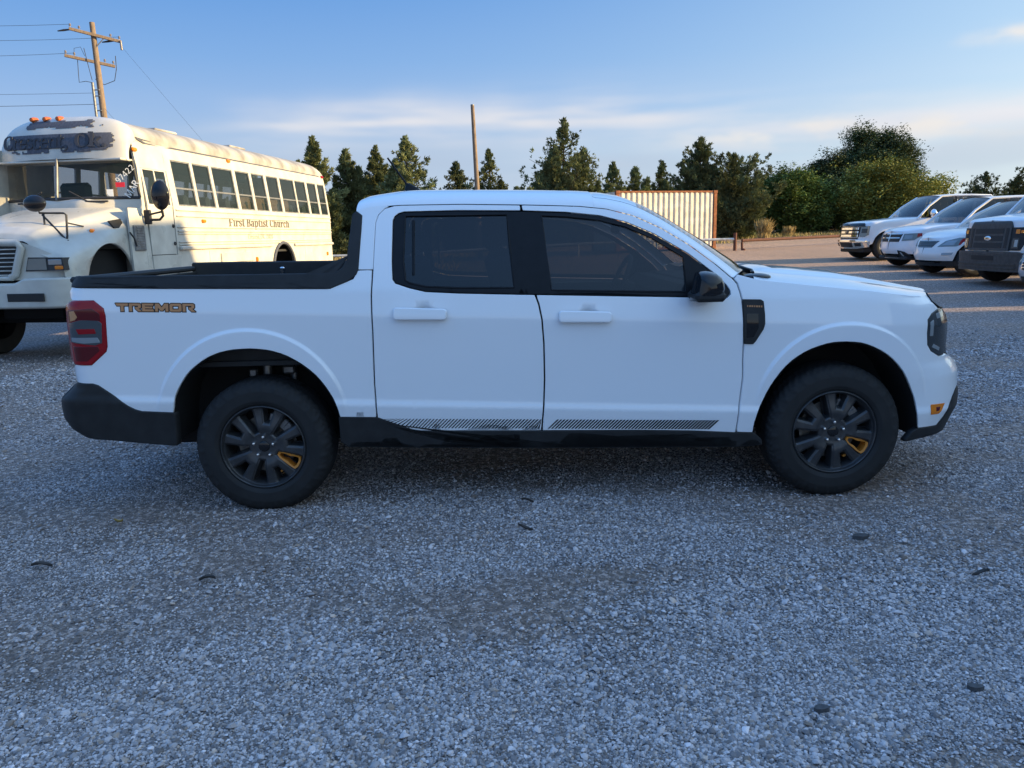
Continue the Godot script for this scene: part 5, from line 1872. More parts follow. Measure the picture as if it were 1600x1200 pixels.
	# hood shut line and cut lines at the corner of the nose
	for s in sides:
		b = Bag.new()
		var cut := []
		for p in [Vector2(3.608, 1.078), Vector2(3.606, 1.041), Vector2(3.64, 1.018), Vector2(3.672, 1.004), Vector2(3.70, 0.999)]:
			cut.append(Vector3(p.x, p.y, s * (SW(p.x, p.y) + 0.001)))
		b.tube(cut, 0.005, 6, false)
		obj("hood_gap", b, M.trim, o)
	# the nose between the lamps
	for part in [["front_bumper", 0.40, 0.715, M.paint], ["grille", 0.725, 0.985, M.rough_black], ["lower_grille", 0.25, 0.395, M.rough_black]]:
		b = Bag.new()
		var rows := []
		for i in 8:
			var y := lerpf(part[2], part[1], i / 7.0)
			var row := PackedVector3Array()
			for j in 33:
				var w := lerpf(-0.64, 0.64, j / 32.0)
				var u := 3.22 + (interp(TIP, y) - 3.22) * pow(1.0 - pow(absf(w) / 0.905, 2.3), 1.0 / 2.7)
				row.append(Vector3(u - 0.010, y, -w))
			rows.append(row)
		b.grid(rows)
		obj(part[0], b, part[3], o)
	b = Bag.new()
	for k in 2:
		var y := 0.80 + k * 0.10
		var path3 := []
		for j in 21:
			var w := lerpf(-0.46, 0.46, j / 20.0)
			var u := 3.20 + (interp(TIP, y) - 3.22) * pow(1.0 - pow(absf(w) / 0.905, 2.3), 1.0 / 2.7)
			path3.append(Vector3(u, y, w))
		b.tube(path3, 0.022, 8)
	obj("grille_bar", b, M.gloss_black, o)
	# cowl and wiper at the foot of the windshield
	b = Bag.new()
	for s in sides:
		b.ball(Vector3(2.672, 1.190, s * 0.735), Vector3(0.078, 0.022, 0.075), 16, 10)
	var cowl := []
	for s in 2:
		var row := PackedVector3Array()
		for j in 21:
			var w := lerpf(-0.78, 0.78, j / 20.0)
			var bow := 0.26 * (1.0 - pow(absf(w) / 0.86, 2.0))
			row.append(Vector3(2.50 + bow + s * 0.16, 1.198 + 0.012 * (1.0 - absf(w)) - s * 0.004, w))
		cowl.append(row)
	b.grid(cowl)
	obj("cowl", b, M.gloss_black, o)
	b = Bag.new()
	b.tube([Vector3(2.66, 1.214, 0.72), Vector3(2.69, 1.222, 0.60), Vector3(2.66, 1.25, 0.2)], 0.007, 8)
	obj("wiper", b, M.trim, o)
	# bed: rail tops, inner walls, floor, bulkhead, tailgate
	for s in sides:
		b = Bag.new()
		var rows := []
		var top: float = 0.0 if s > 0 else 0.022
		for k in 5:
			var row := PackedVector3Array()
			for j in 12:
				var u := lerpf(-0.925, 0.50, j / 11.0)
				var y := lerpf(1.2835, 1.2685, clampf((u + 0.9) / 1.33, 0.0, 1.0)) + top
				var wo := SW(u, 1.262) + 0.004
				row.append([Vector3(u, y - 0.006 - top, s * wo), Vector3(u, y - 0.001, s * (wo - 0.014)), Vector3(u, y, s * (wo - 0.07)), Vector3(u, y - 0.012, s * (wo - 0.09)), Vector3(u, 0.80, s * (wo - 0.10))][k])
			if s < 0:
				row.reverse()
			rows.append(row)
		b.grid(rows)
		obj("bed_rail", b, M.rough_black, o)
	b = Bag.new()
	b.box(Vector3(-0.21, 0.80, 0), Vector3(1.46, 0.03, 1.62), 0.004)
	for k in 9:
		b.box(Vector3(-0.21, 0.818, -0.64 + k * 0.16), Vector3(1.44, 0.012, 0.07), 0.004)
	obj("bed_floor", b, M.rough_black, o)
	obj("bed_bulkhead", box_bag(Vector3(0.515, 1.02, 0), Vector3(0.04, 0.46, 1.62), 0.008), M.rough_black, o)
	var gate := obj("tailgate", box_bag(Vector3(-0.945, 0.985, 0), Vector3(0.055, 0.51, 1.50), 0.012), M.paint, o)
	b = Bag.new()
	b.box(Vector3(-0.940, 1.262, 0), Vector3(0.075, 0.036, 1.56), 0.012)
	obj("tailgate_cap", b, M.rough_black, gate)
	obj("tailgate_liner", box_bag(Vector3(-0.908, 1.02, 0), Vector3(0.012, 0.44, 1.52), 0.004), M.rough_black, gate)
	obj("bumper_beam", box_bag(Vector3(-0.98, 0.57, 0), Vector3(0.13, 0.26, 1.62), 0.03), M.rough_black, o)
	for s in sides:
		b = Bag.new()
		b.box(Vector3(-0.28, 1.225, -s * 0.745), Vector3(0.035, 0.07, 0.03), 0.008)
		obj("tie_down", b, M.chrome, o)
	# cabin seen through the tinted panes
	for s in sides:
		b = Bag.new()
		b.box(Vector3(1.06, 0.82, s * 0.80), Vector3(0.80, 0.62, 0.05), 0.02)
		b.box(Vector3(2.02, 0.80, s * 0.80), Vector3(1.00, 0.58, 0.05), 0.02)
		b.box(Vector3(1.44, 1.33, s * 0.70), Vector3(0.12, 0.46, 0.03), 0.01, Basis(Vector3.RIGHT, -s * 0.33))
		obj("door_liner", b, M.cabin, o)
		b = Bag.new()
		b.box(Vector3(1.62, 0.70, s * 0.38), Vector3(0.52, 0.16, 0.50), 0.05)
		b.box(Vector3(1.34, 1.05, s * 0.38), Vector3(0.15, 0.66, 0.48), 0.05, Basis(Vector3.BACK, 0.22))
		b.box(Vector3(1.245, 1.44, s * 0.38), Vector3(0.09, 0.18, 0.26), 0.035, Basis(Vector3.BACK, 0.15))
		obj("front_seat", b, M.seat, o)
		b = Bag.new()
		b.box(Vector3(0.77, 1.42, s * 0.40), Vector3(0.08, 0.14, 0.26), 0.03, Basis(Vector3.BACK, 0.1))
		obj("headrest", b, M.seat, o)
	b = Bag.new()
	b.box(Vector3(0.98, 0.68, 0), Vector3(0.46, 0.16, 1.30), 0.05)
	b.box(Vector3(0.78, 1.02, 0), Vector3(0.14, 0.62, 1.32), 0.05, Basis(Vector3.BACK, 0.18))
	obj("rear_seat", b, M.seat, o)
	b = Bag.new()
	b.box(Vector3(2.42, 1.02, 0), Vector3(0.42, 0.28, 1.52), 0.06)
	b.box(Vector3(2.50, 1.14, 0), Vector3(0.30, 0.06, 1.46), 0.03)
	obj("dashboard", b, M.cabin, o)
	b = Bag.new()
	var wheel_path := []
	for k in 25:
		var a := TAU * k / 24.0
		var q := Basis(Vector3.BACK, -0.42) * Vector3(0, cos(a) * 0.185, sin(a) * 0.185)
		wheel_path.append(Vector3(2.10, 1.115, -0.38) + q)
	b.tube(wheel_path, 0.016, 8, false)
	b.box(Vector3(2.11, 1.105, -0.38), Vector3(0.04, 0.05, 0.34), 0.012, Basis(Vector3.BACK, -0.42))
	b.box(Vector3(2.12, 1.06, -0.38), Vector3(0.04, 0.14, 0.05), 0.012, Basis(Vector3.BACK, -0.42))
	b.tube([Vector3(2.12, 1.10, -0.38), Vector3(2.35, 1.0, -0.38)], 0.04, 8)
	obj("steering_wheel", b, M.seat, o)
	b = Bag.new()
	b.box(Vector3(2.02, 1.47, 0), Vector3(0.03, 0.06, 0.22), 0.012)
	obj("rear_view_mirror", b, M.trim, o)
	# roof antenna
	b = Bag.new()
	var fin := []
	for k in 7:
		var f := k / 6.0
		var row := PackedVector3Array()
		var u := lerpf(0.712, 0.83, f)
		var hy: float = 0.063 * (smoothstep(-0.05, 0.12, f)) * (1.0 - 0.85 * pow(maxf(0.0, f - 0.25) / 0.75, 1.2))
		for j in 7:
			var a := PI * j / 6.0
			row.append(Vector3(u, 1.712 + hy * sin(a), -cos(a) * 0.026 * (1.0 - 0.5 * f)))
		fin.append(row)
	b.grid(fin)
	obj("antenna_base", b, M.trim, o)
	b = Bag.new()
	b.tube([Vector3(0.742, 1.752, 0), Vector3(0.70, 1.812, 0), Vector3(0.622, 1.926, 0)], [0.0075, 0.006, 0.0055], 8)
	obj("antenna_mast", b, M.trim, o)
	# wheels
	var first: Node3D = null
	for k in [[0.0, 1.0, 0.0], [3.076, 1.0, 0.15], [0.0, -1.0, 1.0], [3.076, -1.0, 2.0]]:
		if first == null:
			first = holder("wheel", o)
			wheel_parts(first)
		var w: Node3D = first
		if k[0] != 0.0 or k[1] < 0:
			w = first.duplicate()
			w.name = "wheel"
			o.add_child(w, true)
		w.position = Vector3(k[0], 0.3575, k[1] * 0.897)
		w.rotation = Vector3(0, 0.0 if k[1] > 0 else PI, 0.0)

# ---------------------------------------------------------------- the bus; local x is out of its right side, z is forward
# place on the right wall: a metres back from the windshield corner, y up, out from the wall
func bw(a: float, y: float, out := 0.0) -> Vector3:
	var x := 0.0
	if y > 2.0:
		x = -0.11 * (y - 2.0) - 0.03 * pow(maxf(0.0, y - 2.55) / 0.35, 2.0)
	return Vector3(x + out, y, -a)

# a sheet of the wall between outlines, s = 1 right side, -1 left side
func wall_sheet(b: Bag, poly: PackedVector2Array, s: float, out := 0.0, thick := 0.03) -> void:
	if Geometry2D.is_polygon_clockwise(poly):
		poly = poly.duplicate()
		poly.reverse()
	var ix := Geometry2D.triangulate_polygon(poly)
	var face := []
	var back := []
	for p in poly:
		for k in 2:
			var q := bw(p.x, p.y, out - thick * k)
			if s < 0:
				q.x = -2.14 - q.x
			(face if k == 0 else back).append(q)
	var nn := Vector3(s, 0.08, 0).normalized()
	for i in range(0, ix.size(), 3):
		b.tri_auto(face[ix[i]], face[ix[i + 1]], face[ix[i + 2]], nn, nn, nn)
		b.tri_auto(back[ix[i]], back[ix[i + 1]], back[ix[i + 2]], -nn, -nn, -nn)
	for i in poly.size():
		var j := (i + 1) % poly.size()
		if s > 0:
			b.quad(face[j], face[i], back[i], back[j])
		else:
			b.quad(face[i], face[j], back[j], back[i])

func rect(x0: float, y0: float, x1: float, y1: float) -> PackedVector2Array:
	return PackedVector2Array([Vector2(x0, y0), Vector2(x1, y0), Vector2(x1, y1), Vector2(x0, y1)])

func text_mesh(words: String, high: float, font_names: Array, bold: bool, depth := 0.004) -> TextMesh:
	var t := TextMesh.new()
	var f := SystemFont.new()
	f.font_names = PackedStringArray(font_names)
	f.font_weight = 700 if bold else 400
	t.font = f
	t.text = words
	t.font_size = 48
	t.pixel_size = high / 36.0
	t.depth = depth
	t.curve_step = 1.0
	return t

func text_part(called: String, t: TextMesh, m: Material, parent: Node, xf: Transform3D) -> void:
	t.material = m
	var o := MeshInstance3D.new()
	o.mesh = t
	o.name = called
	parent.add_child(o, true)
	o.transform = xf

func bus() -> void:
	var o := thing("church_bus", "old cream church bus with peeling dark sign above the windshield, behind the truck bed", "bus", Vector3(-5.128, 0, -11.18), -0.14107)
	var L := 7.13
	var wins := [[0.86, 1.40], [1.47, 1.985], [2.06, 2.765], [2.865, 3.39], [3.475, 3.99], [4.085, 4.60], [4.69, 5.36], [5.415, 5.965], [6.06, 6.55], [6.645, 7.05]]
	var b := Bag.new()
	for s in [1.0, -1.0]:
		# lower wall with the rear wheel opening
		var low := PackedVector2Array([Vector2(0.70 if s > 0 else 0.05, 0.80), Vector2(3.93, 0.80)])
		for k in 13:
			var an := PI * (1.0 - k / 12.0)
			low.append(Vector2(4.46 + cos(an) * 0.50, 0.96 + sin(an) * 0.46))
		low.append_array([Vector2(4.99, 0.80), Vector2(L, 0.80), Vector2(L, 2.02), Vector2(0.70 if s > 0 else 0.05, 2.02)])
		wall_sheet(b, low, s)
		# posts between the windows, then the band above them
		var edges := [0.70 if s > 0 else 0.05]
		for w in wins:
			edges.append(w[0])
			edges.append(w[1])
		edges.append(L)
		for i in range(0, edges.size(), 2):
			wall_sheet(b, rect(edges[i], 2.02, edges[i + 1], 2.70), s)
		wall_sheet(b, rect(0.70 if s > 0 else 0.05, 2.70, L, 2.80), s)
		wall_sheet(b, rect(0.0, 2.80, L, 2.90), s)
		if s > 0:
			wall_sheet(b, rect(-0.02, 2.52, 0.70, 2.80), s)
			wall_sheet(b, rect(-0.02, 0.80, 0.05, 2.52), s)
			wall_sheet(b, rect(0.05, 0.80, 0.70, 1.29), s)
			wall_sheet(b, rect(-0.40, 0.90, -0.02, 1.95), s, -0.012)
		else:
			wall_sheet(b, rect(-0.40, 0.80, 0.05, 2.80), s)
	# rear wall
	b.quad(bw(L, 0.8), Vector3(-2.14, 0.8, -L), Vector3(-2.14, 2.0, -L), bw(L, 2.0))
	b.quad(bw(L, 2.0), Vector3(-2.14, 2.0, -L), Vector3(-2.02, 2.92, -L), bw(L, 2.92))
	obj("wall", b, M.bus, o)
	# roof: rounded at the back, capped at the front
	b = Bag.new()
	var rows := []
	for k in 22:
		var a: float
		var drop := 0.0
		if k < 16:
			a = lerpf(0.10, L - 0.30, k / 15.0)
		else:
			var f := (k - 15) / 6.0
			a = L - 0.30 + sin(f * PI * 0.5) * 0.33
			drop = (1.0 - cos(f * PI * 0.5)) * 0.62
		var row := PackedVector3Array()
		for j in 25:
			var t := PI * j / 24.0
			var x := -1.07 + cos(t) * 0.945
			var y := 2.885 + pow(sin(t), 0.72) * 0.365 * (1.0 - drop)
			row.append(Vector3(x, y, -a))
		rows.append(row)
	rows.reverse()
	b.grid(rows)
	obj("roof", b, M.bus_roof, o)
	for k in 2:
		obj("roof_hatch", box_bag(Vector3(-0.95, 3.245, -1.8 - k * 2.4), Vector3(0.62, 0.05, 0.62), 0.02), M.bus_roof, o)
	# front cap over the windshield
	b = Bag.new()
	rows = []
	for k in 9:
		var f := k / 8.0
		var row := PackedVector3Array()
		for j in 33:
			var t := PI * j / 32.0
			var c := cos(t)
			var round_c := signf(c) * pow(absf(c), 0.75)
			var y_top := 2.885 + pow(sin(t), 0.72) * 0.365
			var y := lerpf(2.605 + 0.03 * sin(t), y_top, sin(f * PI * 0.5))
			var fwd := (0.13 + 0.16 * sin(t)) * cos(f * PI * 0.5) * (1.0 - 0.15 * f) - 0.10 * (1.0 - cos(f * PI * 0.5))
			row.append(Vector3(-1.07 + round_c * (0.985 - 0.03 * f), y, fwd))
		rows.append(row)
	b.grid(rows)
	b.box(Vector3(-1.07, 2.612, 0.10), Vector3(1.92, 0.03, 0.36), 0.01)
	obj("front_cap", b, M.bus, o)
	# the old sign: a dark ragged patch left where lettering was peeled off
	var cap_z := func(x: float, y: float) -> float:
		var c := clampf((x + 1.07) / 0.985, -1.0, 1.0)
		var t := acos(signf(c) * pow(absf(c), 1.0 / 0.75))
		var y_top := 2.885 + pow(sin(t), 0.72) * 0.365
		var f := asin(clampf((y - 2.605 - 0.03 * sin(t)) / maxf(y_top - 2.605 - 0.03 * sin(t), 0.01), 0.0, 1.0)) / (PI * 0.5)
		return (0.13 + 0.16 * sin(t)) * cos(f * PI * 0.5) * (1.0 - 0.15 * f) - 0.10 * (1.0 - cos(f * PI * 0.5))
	var rag := noise(71, 3.0, 4)
	b = Bag.new()
	var nx := 88
	var ny := 26
	for i in nx:
		for j in ny:
			var q := []
			var mid := Vector2(lerpf(-1.93, -0.17, (i + 0.5) / nx), lerpf(2.68, 3.20, (j + 0.5) / ny))
			var ex := absf(mid.x + 1.05) / 0.80
			var inside := false
			var ragged := rag.get_noise_2d(mid.x, mid.y * 1.6)
			if mid.y < 2.99:
				inside = pow(ex, 6.0) + pow((mid.y - 2.872) / 0.155, 4.0) < 0.95 + ragged * 0.7 and not (mid.y < 2.77 and ragged > 0.05)
			else:
				inside = mid.y > 3.045 and pow(absf(mid.x + 1.0) / 0.62, 4.0) + pow((mid.y - 3.115) / 0.055, 4.0) < 0.8 + ragged * 1.6
			if absf(mid.x + 0.27) < 0.06 and absf(mid.y - 2.845) < 0.075 and rag.get_noise_2d(mid.x * 4.0, mid.y * 4.0) > 0.08:
				inside = true
			if not inside:
				continue
			for e in [[0, 0], [1, 0], [1, 1], [0, 1]]:
				var x := lerpf(-1.93, -0.17, float(i + e[0]) / nx)
				var y := lerpf(2.68, 3.20, float(j + e[1]) / ny)
				q.append(Vector3(x, y, cap_z.call(x, y) + 0.006))
			b.quad(q[0], q[1], q[2], q[3])
	obj("peeled_sign_patch", b, M.slate, o)
	var msg := "Crescent, Ok."
	var lx := -1.93
	for ch in msg:
		var adv := 0.105
		if ch in "C":
			adv = 0.15
		elif ch in "Ok":
			adv = 0.17 if ch == "O" else 0.14
		elif ch in ",. ":
			adv = 0.075
		elif ch in "rst":
			adv = 0.09
		if ch != " ":
			var t := text_mesh(ch, 0.19, ["Droid Serif", "serif"], true, 0.008)
			var x := lx + adv * 0.58
			text_part("sign_letter", t, M.letter, o, Transform3D(Basis(Vector3.RIGHT, -0.22) * Basis(Vector3.UP, 0.30 * (x + 1.07)) * Basis.from_scale(Vector3(1.2, 1.1, 1.0)), Vector3(x, 2.878, cap_z.call(x, 2.872) + 0.016)))
		lx += adv * 1.17
	# marker lamps on the cap and along the side
	for x in [-1.53, -1.33, -1.13]:
		b = Bag.new()
		b.lathe([Vector2(0.0, 0.075), Vector2(0.028, 0.07), Vector2(0.042, 0.02), Vector2(0.045, -0.03)], Transform3D(Basis(Vector3.BACK, Vector3.RIGHT, Vector3.UP), Vector3(x, 3.205, 0.02)), 12)
		obj("marker_lamp", b, M.cap_lamp, o)
	for q in [[0.0, 2.76, 0], [2.714, 2.845, 0], [1.51, 1.80, 0], [3.266, 1.14, 0], [6.79, 1.16, 0], [7.06, 2.88, 1]]:
		b = Bag.new()
		b.box(bw(q[0], q[1], 0.012), Vector3(0.05, 0.055 if q[1] > 1.2 else 0.085, 0.10 if q[1] > 1.2 else 0.05), 0.015)
		obj("marker_lamp", b, M.red_lens if q[2] else M.amber, o)
	# black stripe under the roof edge and the broken arrow before it
	b = Bag.new()
	wall_sheet(b, PackedVector2Array([Vector2(0.80, 2.868), Vector2(1.02, 2.893), Vector2(6.88, 2.893), Vector2(6.98, 2.872)]), 1.0, 0.004, 0.003)
	wall_sheet(b, PackedVector2Array([Vector2(0.10, 2.950), Vector2(0.50, 2.918), Vector2(0.24, 2.917), Vector2(0.34, 2.885), Vector2(0.66, 2.872), Vector2(0.28, 2.872), Vector2(0.16, 2.908)]), 1.0, 0.016, 0.003)
	obj("roof_stripe", b, M.slate, o)
	# rub rails and panel joints
	for q in [[1.955, 0.022], [1.865, 0.020], [1.700, 0.016], [1.640, 0.026], [1.600, 0.014], [1.475, 0.014], [1.435, 0.018]]:
		b = Bag.new()
		b.box(Vector3(0.008, q[0], -(L + 0.74) / 2), Vector3(0.024, q[1], L - 0.76), 0.006)
		obj("rub_rail", b, M.bus, o)
	for span in [[0.74, 3.94], [4.98, L]]:
		b = Bag.new()
		b.box(Vector3(0.022, 1.385, -(span[0] + span[1]) / 2), Vector3(0.05, 0.055, span[1] - span[0]), 0.012)
		obj("rub_rail", b, M.bus, o)
	for a in [1.62, 2.85, 5.55]:
		obj("panel_joint", box_bag(bw(a, 1.08, 0.001), Vector3(0.006, 0.50, 0.008)), M.bus, o)
	obj("skirt_panel", box_bag(Vector3(0.010, 1.20, -2.55), Vector3(0.03, 0.16, 1.16), 0.008), M.bus, o)
	# wheel arch lip, wheels
	b = Bag.new()
	var path := []
	for k in 17:
		var an := PI * k / 16.0
		path.append(Vector3(0.012, 0.90 + sin(an) * 0.53, -4.46 + cos(an) * 0.51))
	b.tube(path, 0.03, 8)
	obj("wheel_arch_lip", b, M.slate, o)
	for q in [[-0.83, 0.0], [4.46, 0.03]]:
		for s in [0.0, 1.0]:
			var w := holder("wheel", o, Vector3(-0.06 + q[1] if s == 0.0 else -2.08, 0.485, -q[0]))
			if s > 0:
				w.rotation.y = PI
			b = Bag.new()
			b.lathe([Vector2(0.27, -0.02), Vector2(0.31, 0.0), Vector2(0.41, 0.005), Vector2(0.46, -0.03), Vector2(0.485, -0.07), Vector2(0.485, -0.24), Vector2(0.45, -0.28), Vector2(0.27, -0.28)], Transform3D.IDENTITY, 40)
			obj("tyre", b, M.rubber, w)
			b = Bag.new()
			b.lathe([Vector2(0.0, 0.03), Vector2(0.10, 0.03), Vector2(0.11, 0.0), Vector2(0.15, -0.06), Vector2(0.22, -0.04), Vector2(0.265, -0.015), Vector2(0.275, -0.02)], Transform3D.IDENTITY, 32)
			obj("rim", b, M.hub, w)
	# passenger windows: frame, two sashes; curtains behind some
	for s in [1.0, -1.0]:
		for i in wins.size():
			var a0: float = wins[i][0]
			var a1: float = wins[i][1]
			var win := holder("window", o)
			b = Bag.new()
			wall_sheet(b, rect(a0, 2.02, a0 + 0.022, 2.70), s, -0.006, 0.03)
			wall_sheet(b, rect(a1 - 0.022, 2.02, a1, 2.70), s, -0.006, 0.03)
			wall_sheet(b, rect(a0 + 0.022, 2.02, a1 - 0.022, 2.042), s, -0.006, 0.03)
			wall_sheet(b, rect(a0 + 0.022, 2.678, a1 - 0.022, 2.70), s, -0.006, 0.03)
			wall_sheet(b, rect(a0 + 0.022, 2.272, a1 - 0.022, 2.298), s, -0.008, 0.02)
			obj("frame", b, M.grey_metal if s > 0 else M.bus, win)
			for h in [[2.042, 2.272], [2.298, 2.678]]:
				b = Bag.new()
				wall_sheet(b, rect(a0 + 0.022, h[0], a1 - 0.022, h[1]), s, -0.018, 0.004)
				obj("pane", b, M.busglass, win)
			if s > 0 and i in [3, 4, 5, 6]:
				b = Bag.new()
				var rws := []
				for k in 2:
					var row := PackedVector3Array()
					for j in 31:
						var a := lerpf(a0 + 0.02, a1 - (0.02 if i < 6 else 0.32), j / 30.0)
						var q := bw(a, 2.04 + k * 0.25, -0.07 + 0.014 * sin(j * 1.7 + i))
						if i == 6:
							q.z -= k * 0.03
						row.append(q)
					rws.append(row)
				b.grid(rws)
				obj("curtain", b, M.curtain, win)
	# entrance door: two leaves of glass above, panel below
	var d := obj("door", Bag.new_sheet(self, rect(0.06, 1.30, 0.69, 1.985), -0.010), M.bus, o)
	b = Bag.new()
	for q in [rect(0.06, 1.985, 0.69, 2.02), rect(0.06, 2.02, 0.105, 2.50), rect(0.645, 2.02, 0.69, 2.50), rect(0.06, 2.50, 0.69, 2.52), rect(0.365, 2.02, 0.392, 2.50)]:
		wall_sheet(b, q, 1.0, -0.006, 0.03)
	obj("door_frame", b, M.bus, d)
	b = Bag.new()
	wall_sheet(b, rect(0.105, 2.02, 0.365, 2.50), 1.0, -0.02, 0.004)
	wall_sheet(b, rect(0.392, 2.02, 0.645, 2.50), 1.0, -0.02, 0.004)
	obj("door_glass", b, M.busglass, d)
	for y in [1.715, 1.455]:
		b = Bag.new()
		b.lathe([Vector2(0.0, 0.02), Vector2(0.022, 0.018), Vector2(0.03, 0.0)], Transform3D(Basis.IDENTITY, Vector3(-0.008, y, -0.655)), 12)
		obj("door_lock", b, M.bus_black, d)
	# church name on the side
	var side := Basis(Vector3(0, 0, -1), Vector3(0, 1, 0), Vector3(1, 0, 0))
	var t1 := text_mesh("First Baptist Church", 0.150, ["Droid Serif", "serif"], true)
	text_part("side_lettering", t1, M.letter_side, o, Transform3D(side.scaled(Vector3(1, 1, 1.22)), Vector3(0.004, 1.795, -3.585)))
	var t2 := text_mesh("Crescent, OK. 73028", 0.082, ["Droid Serif", "serif"], false)
	text_part("side_lettering", t2, M.letter_faint, o, Transform3D(side, Vector3(0.004, 1.548, -3.52)))
	# windshield: two flat halves swept back, posts, dark band, wipers
	var corner := Vector3(-0.03, 2.10, 0.05)
	var corner_t := Vector3(-0.085, 2.60, 0.06)
	var mid_b := Vector3(-1.07, 2.095, 0.36)
	var mid_t := Vector3(-1.07, 2.62, 0.26)
	for s in [1.0, -1.0]:
		var fl := func(p: Vector3) -> Vector3:
			return p if s > 0 else Vector3(-2.14 - p.x, p.y, p.z)
		b = Bag.new()
		var r2 := []
		for k in 2:
			var row := PackedVector3Array()
			for j in 13:
				var f := j / 12.0
				var p: Vector3 = (corner if k == 0 else corner_t).lerp(mid_b if k == 0 else mid_t, f)
				p.z += 0.07 * sin(f * PI) - 0.0
				row.append(fl.call(p))
			r2.append(row)
		b.grid(r2)
		var ws := obj("windshield", b, M.busglass, o)
		b = Bag.new()
		b.tube([fl.call(corner + Vector3(0, 0, 0.012)), fl.call(corner.lerp(mid_b, 0.5) + Vector3(0, 0, 0.085)), fl.call(mid_b + Vector3(0, 0, 0.015))], 0.022, 8)
		b.tube([fl.call(corner + Vector3(0, 0, 0.01)), fl.call(corner_t + Vector3(0, 0, 0.01))], 0.020, 8)
		obj("seal", b, M.bus_black, ws)
		b = Bag.new()
		var piv := Vector3(-0.62, 2.04, 0.33)
		b.tube([fl.call(piv), fl.call(piv + Vector3(-0.11, 0.08, 0.05)), fl.call(piv + Vector3(-0.24, 0.15, 0.06))], 0.012, 6)
		b.box(fl.call(piv + Vector3(0.10, 0.012, -0.02)), Vector3(0.30, 0.025, 0.03), 0.008, Basis(Vector3.UP, s * 0.28))
		obj("wiper", b, M.bus_black, ws)
	b = Bag.new()
	b.tube([mid_b + Vector3(0, -0.02, 0.02), mid_t + Vector3(0, 0.02, 0.02)], 0.022, 8)
	obj("windshield_post", b, M.grey_metal, o)
	# scribbles and stickers on the glass
	var glass_turn := Basis(Vector3.UP, 0.27)
	text_part("window_writing", text_mesh("97422", 0.080, ["Droid Sans Mono", "monospace"], false, 0.003), M.white_ink, o, Transform3D(glass_turn * Basis(Vector3.BACK, 0.72), Vector3(-0.165, 2.42, 0.145)))
	text_part("window_writing", text_mesh("MAR", 0.095, ["Droid Sans", "sans"], false, 0.003), M.white_ink, o, Transform3D(glass_turn * Basis(Vector3.BACK, 0.95), Vector3(-0.10, 2.215, 0.125)))
	obj("red_tag", box_bag(Vector3(-0.235, 2.275, 0.172), Vector3(0.12, 0.065, 0.004), 0.0, glass_turn), M.red_tag, o)
	obj("white_sticker", box_bag(Vector3(-0.375, 2.165, 0.210), Vector3(0.085, 0.10, 0.004), 0.0, glass_turn), M.white_ink, o)
	# cowl panel under the windshield
	b = Bag.new()
	var r3 := []
	for k in 4:
		var row := PackedVector3Array()
		for j in 25:
			var f := j / 24.0
			var x := lerpf(-0.01, -2.13, f)
			var e := 1.0 - absf(f - 0.5) * 2.0
			row.append(Vector3(x, [2.085, 2.03, 1.90, 0.95][k], 0.06 + [0.30, 0.34, 0.34, 0.10][k] * minf(1.0, e * 1.5)))
		row.reverse()
		r3.append(row)
	r3.reverse()
	b.grid(r3)
	obj("cowl", b, M.bus, o)
	# hood with swept ridges and round fenders
	var st := [[-0.12, .82, 1.97, 2.03, .99, 1.83], [-0.45, .76, 1.905, 1.965, 1.02, 1.73], [-0.85, .69, 1.81, 1.875, 1.045, 1.585], [-1.2, .62, 1.72, 1.785, 1.05, 1.47], [-1.48, .57, 1.64, 1.70, 1.04, 1.385], [-1.60, .54, 1.575, 1.63, 1.015, 1.32], [-1.66, .51, 1.50, 1.54, .97, 1.25]]
	b = Bag.new()
	rows = []
	for k in 37:
		var f := k / 36.0 * (st.size() - 1)
		var i := mini(int(f), st.size() - 2)
		var g := f - i
		var q := []
		for j in 6:
			q.append(lerpf(st[i][j], st[i + 1][j], g))
		var arch := -1.0
		var da: float = absf(q[0] + 0.83)
		if da < 0.53:
			arch = 0.93 + sqrt(0.53 * 0.53 - da * da) * 1.02
		var bot := maxf(1.06, arch)
		var half := [Vector2(0, q[3]), Vector2(q[1] * 0.5, q[3] - 0.006), Vector2(q[1] * 0.9, q[2] + 0.022), Vector2(q[1], q[2]), Vector2(q[1] + 0.05, q[2] - 0.05), Vector2(q[1] + 0.10, lerpf(q[2], q[5], 0.45)), Vector2(lerpf(q[1] + 0.1, q[4], 0.55), lerpf(q[2], q[5], 0.78)), Vector2(q[4] - 0.045, q[5] - 0.005), Vector2(q[4] - 0.008, q[5] - 0.06), Vector2(q[4], maxf(q[5] - 0.15, bot + 0.01)), Vector2(q[4] + 0.005, bot + 0.004), Vector2(q[4] - 0.03, bot)]
		var row := PackedVector3Array()
		for s in [-1.0, 1.0]:
			for j in half.size():
				var p: Vector2 = half[half.size() - 1 - j] if s < 0 else half[j]
				if s > 0 and j == 0:
					continue
				row.append(Vector3(-1.07 + s * p.x, minf(p.y, 3.0), -q[0]))
		rows.append(row)
	rows.reverse()
	b.grid(rows)
	obj("hood", b, M.bus, o)
	b = Bag.new()
	for s in [1.0, -1.0]:
		b.box(Vector3(-1.07 + s * 0.80, 0.95, 0.83), Vector3(0.10, 0.9, 1.2), 0.02)
	b.box(Vector3(-1.07, 1.2, 0.85), Vector3(0.9, 0.8, 1.4), 0.03)
	b.box(Vector3(-1.07, 0.62, -3.2), Vector3(0.9, 0.22, 8.6), 0.02)
	b.box(Vector3(-1.07, 0.485, 0.83), Vector3(1.9, 0.10, 0.10), 0.02)
	b.box(Vector3(-1.07, 0.485, -4.46), Vector3(1.9, 0.12, 0.12), 0.02)
	obj("chassis", b, M.under, o)
	# front face: grille, lamps, bumper
	b = Bag.new()
	rows = []
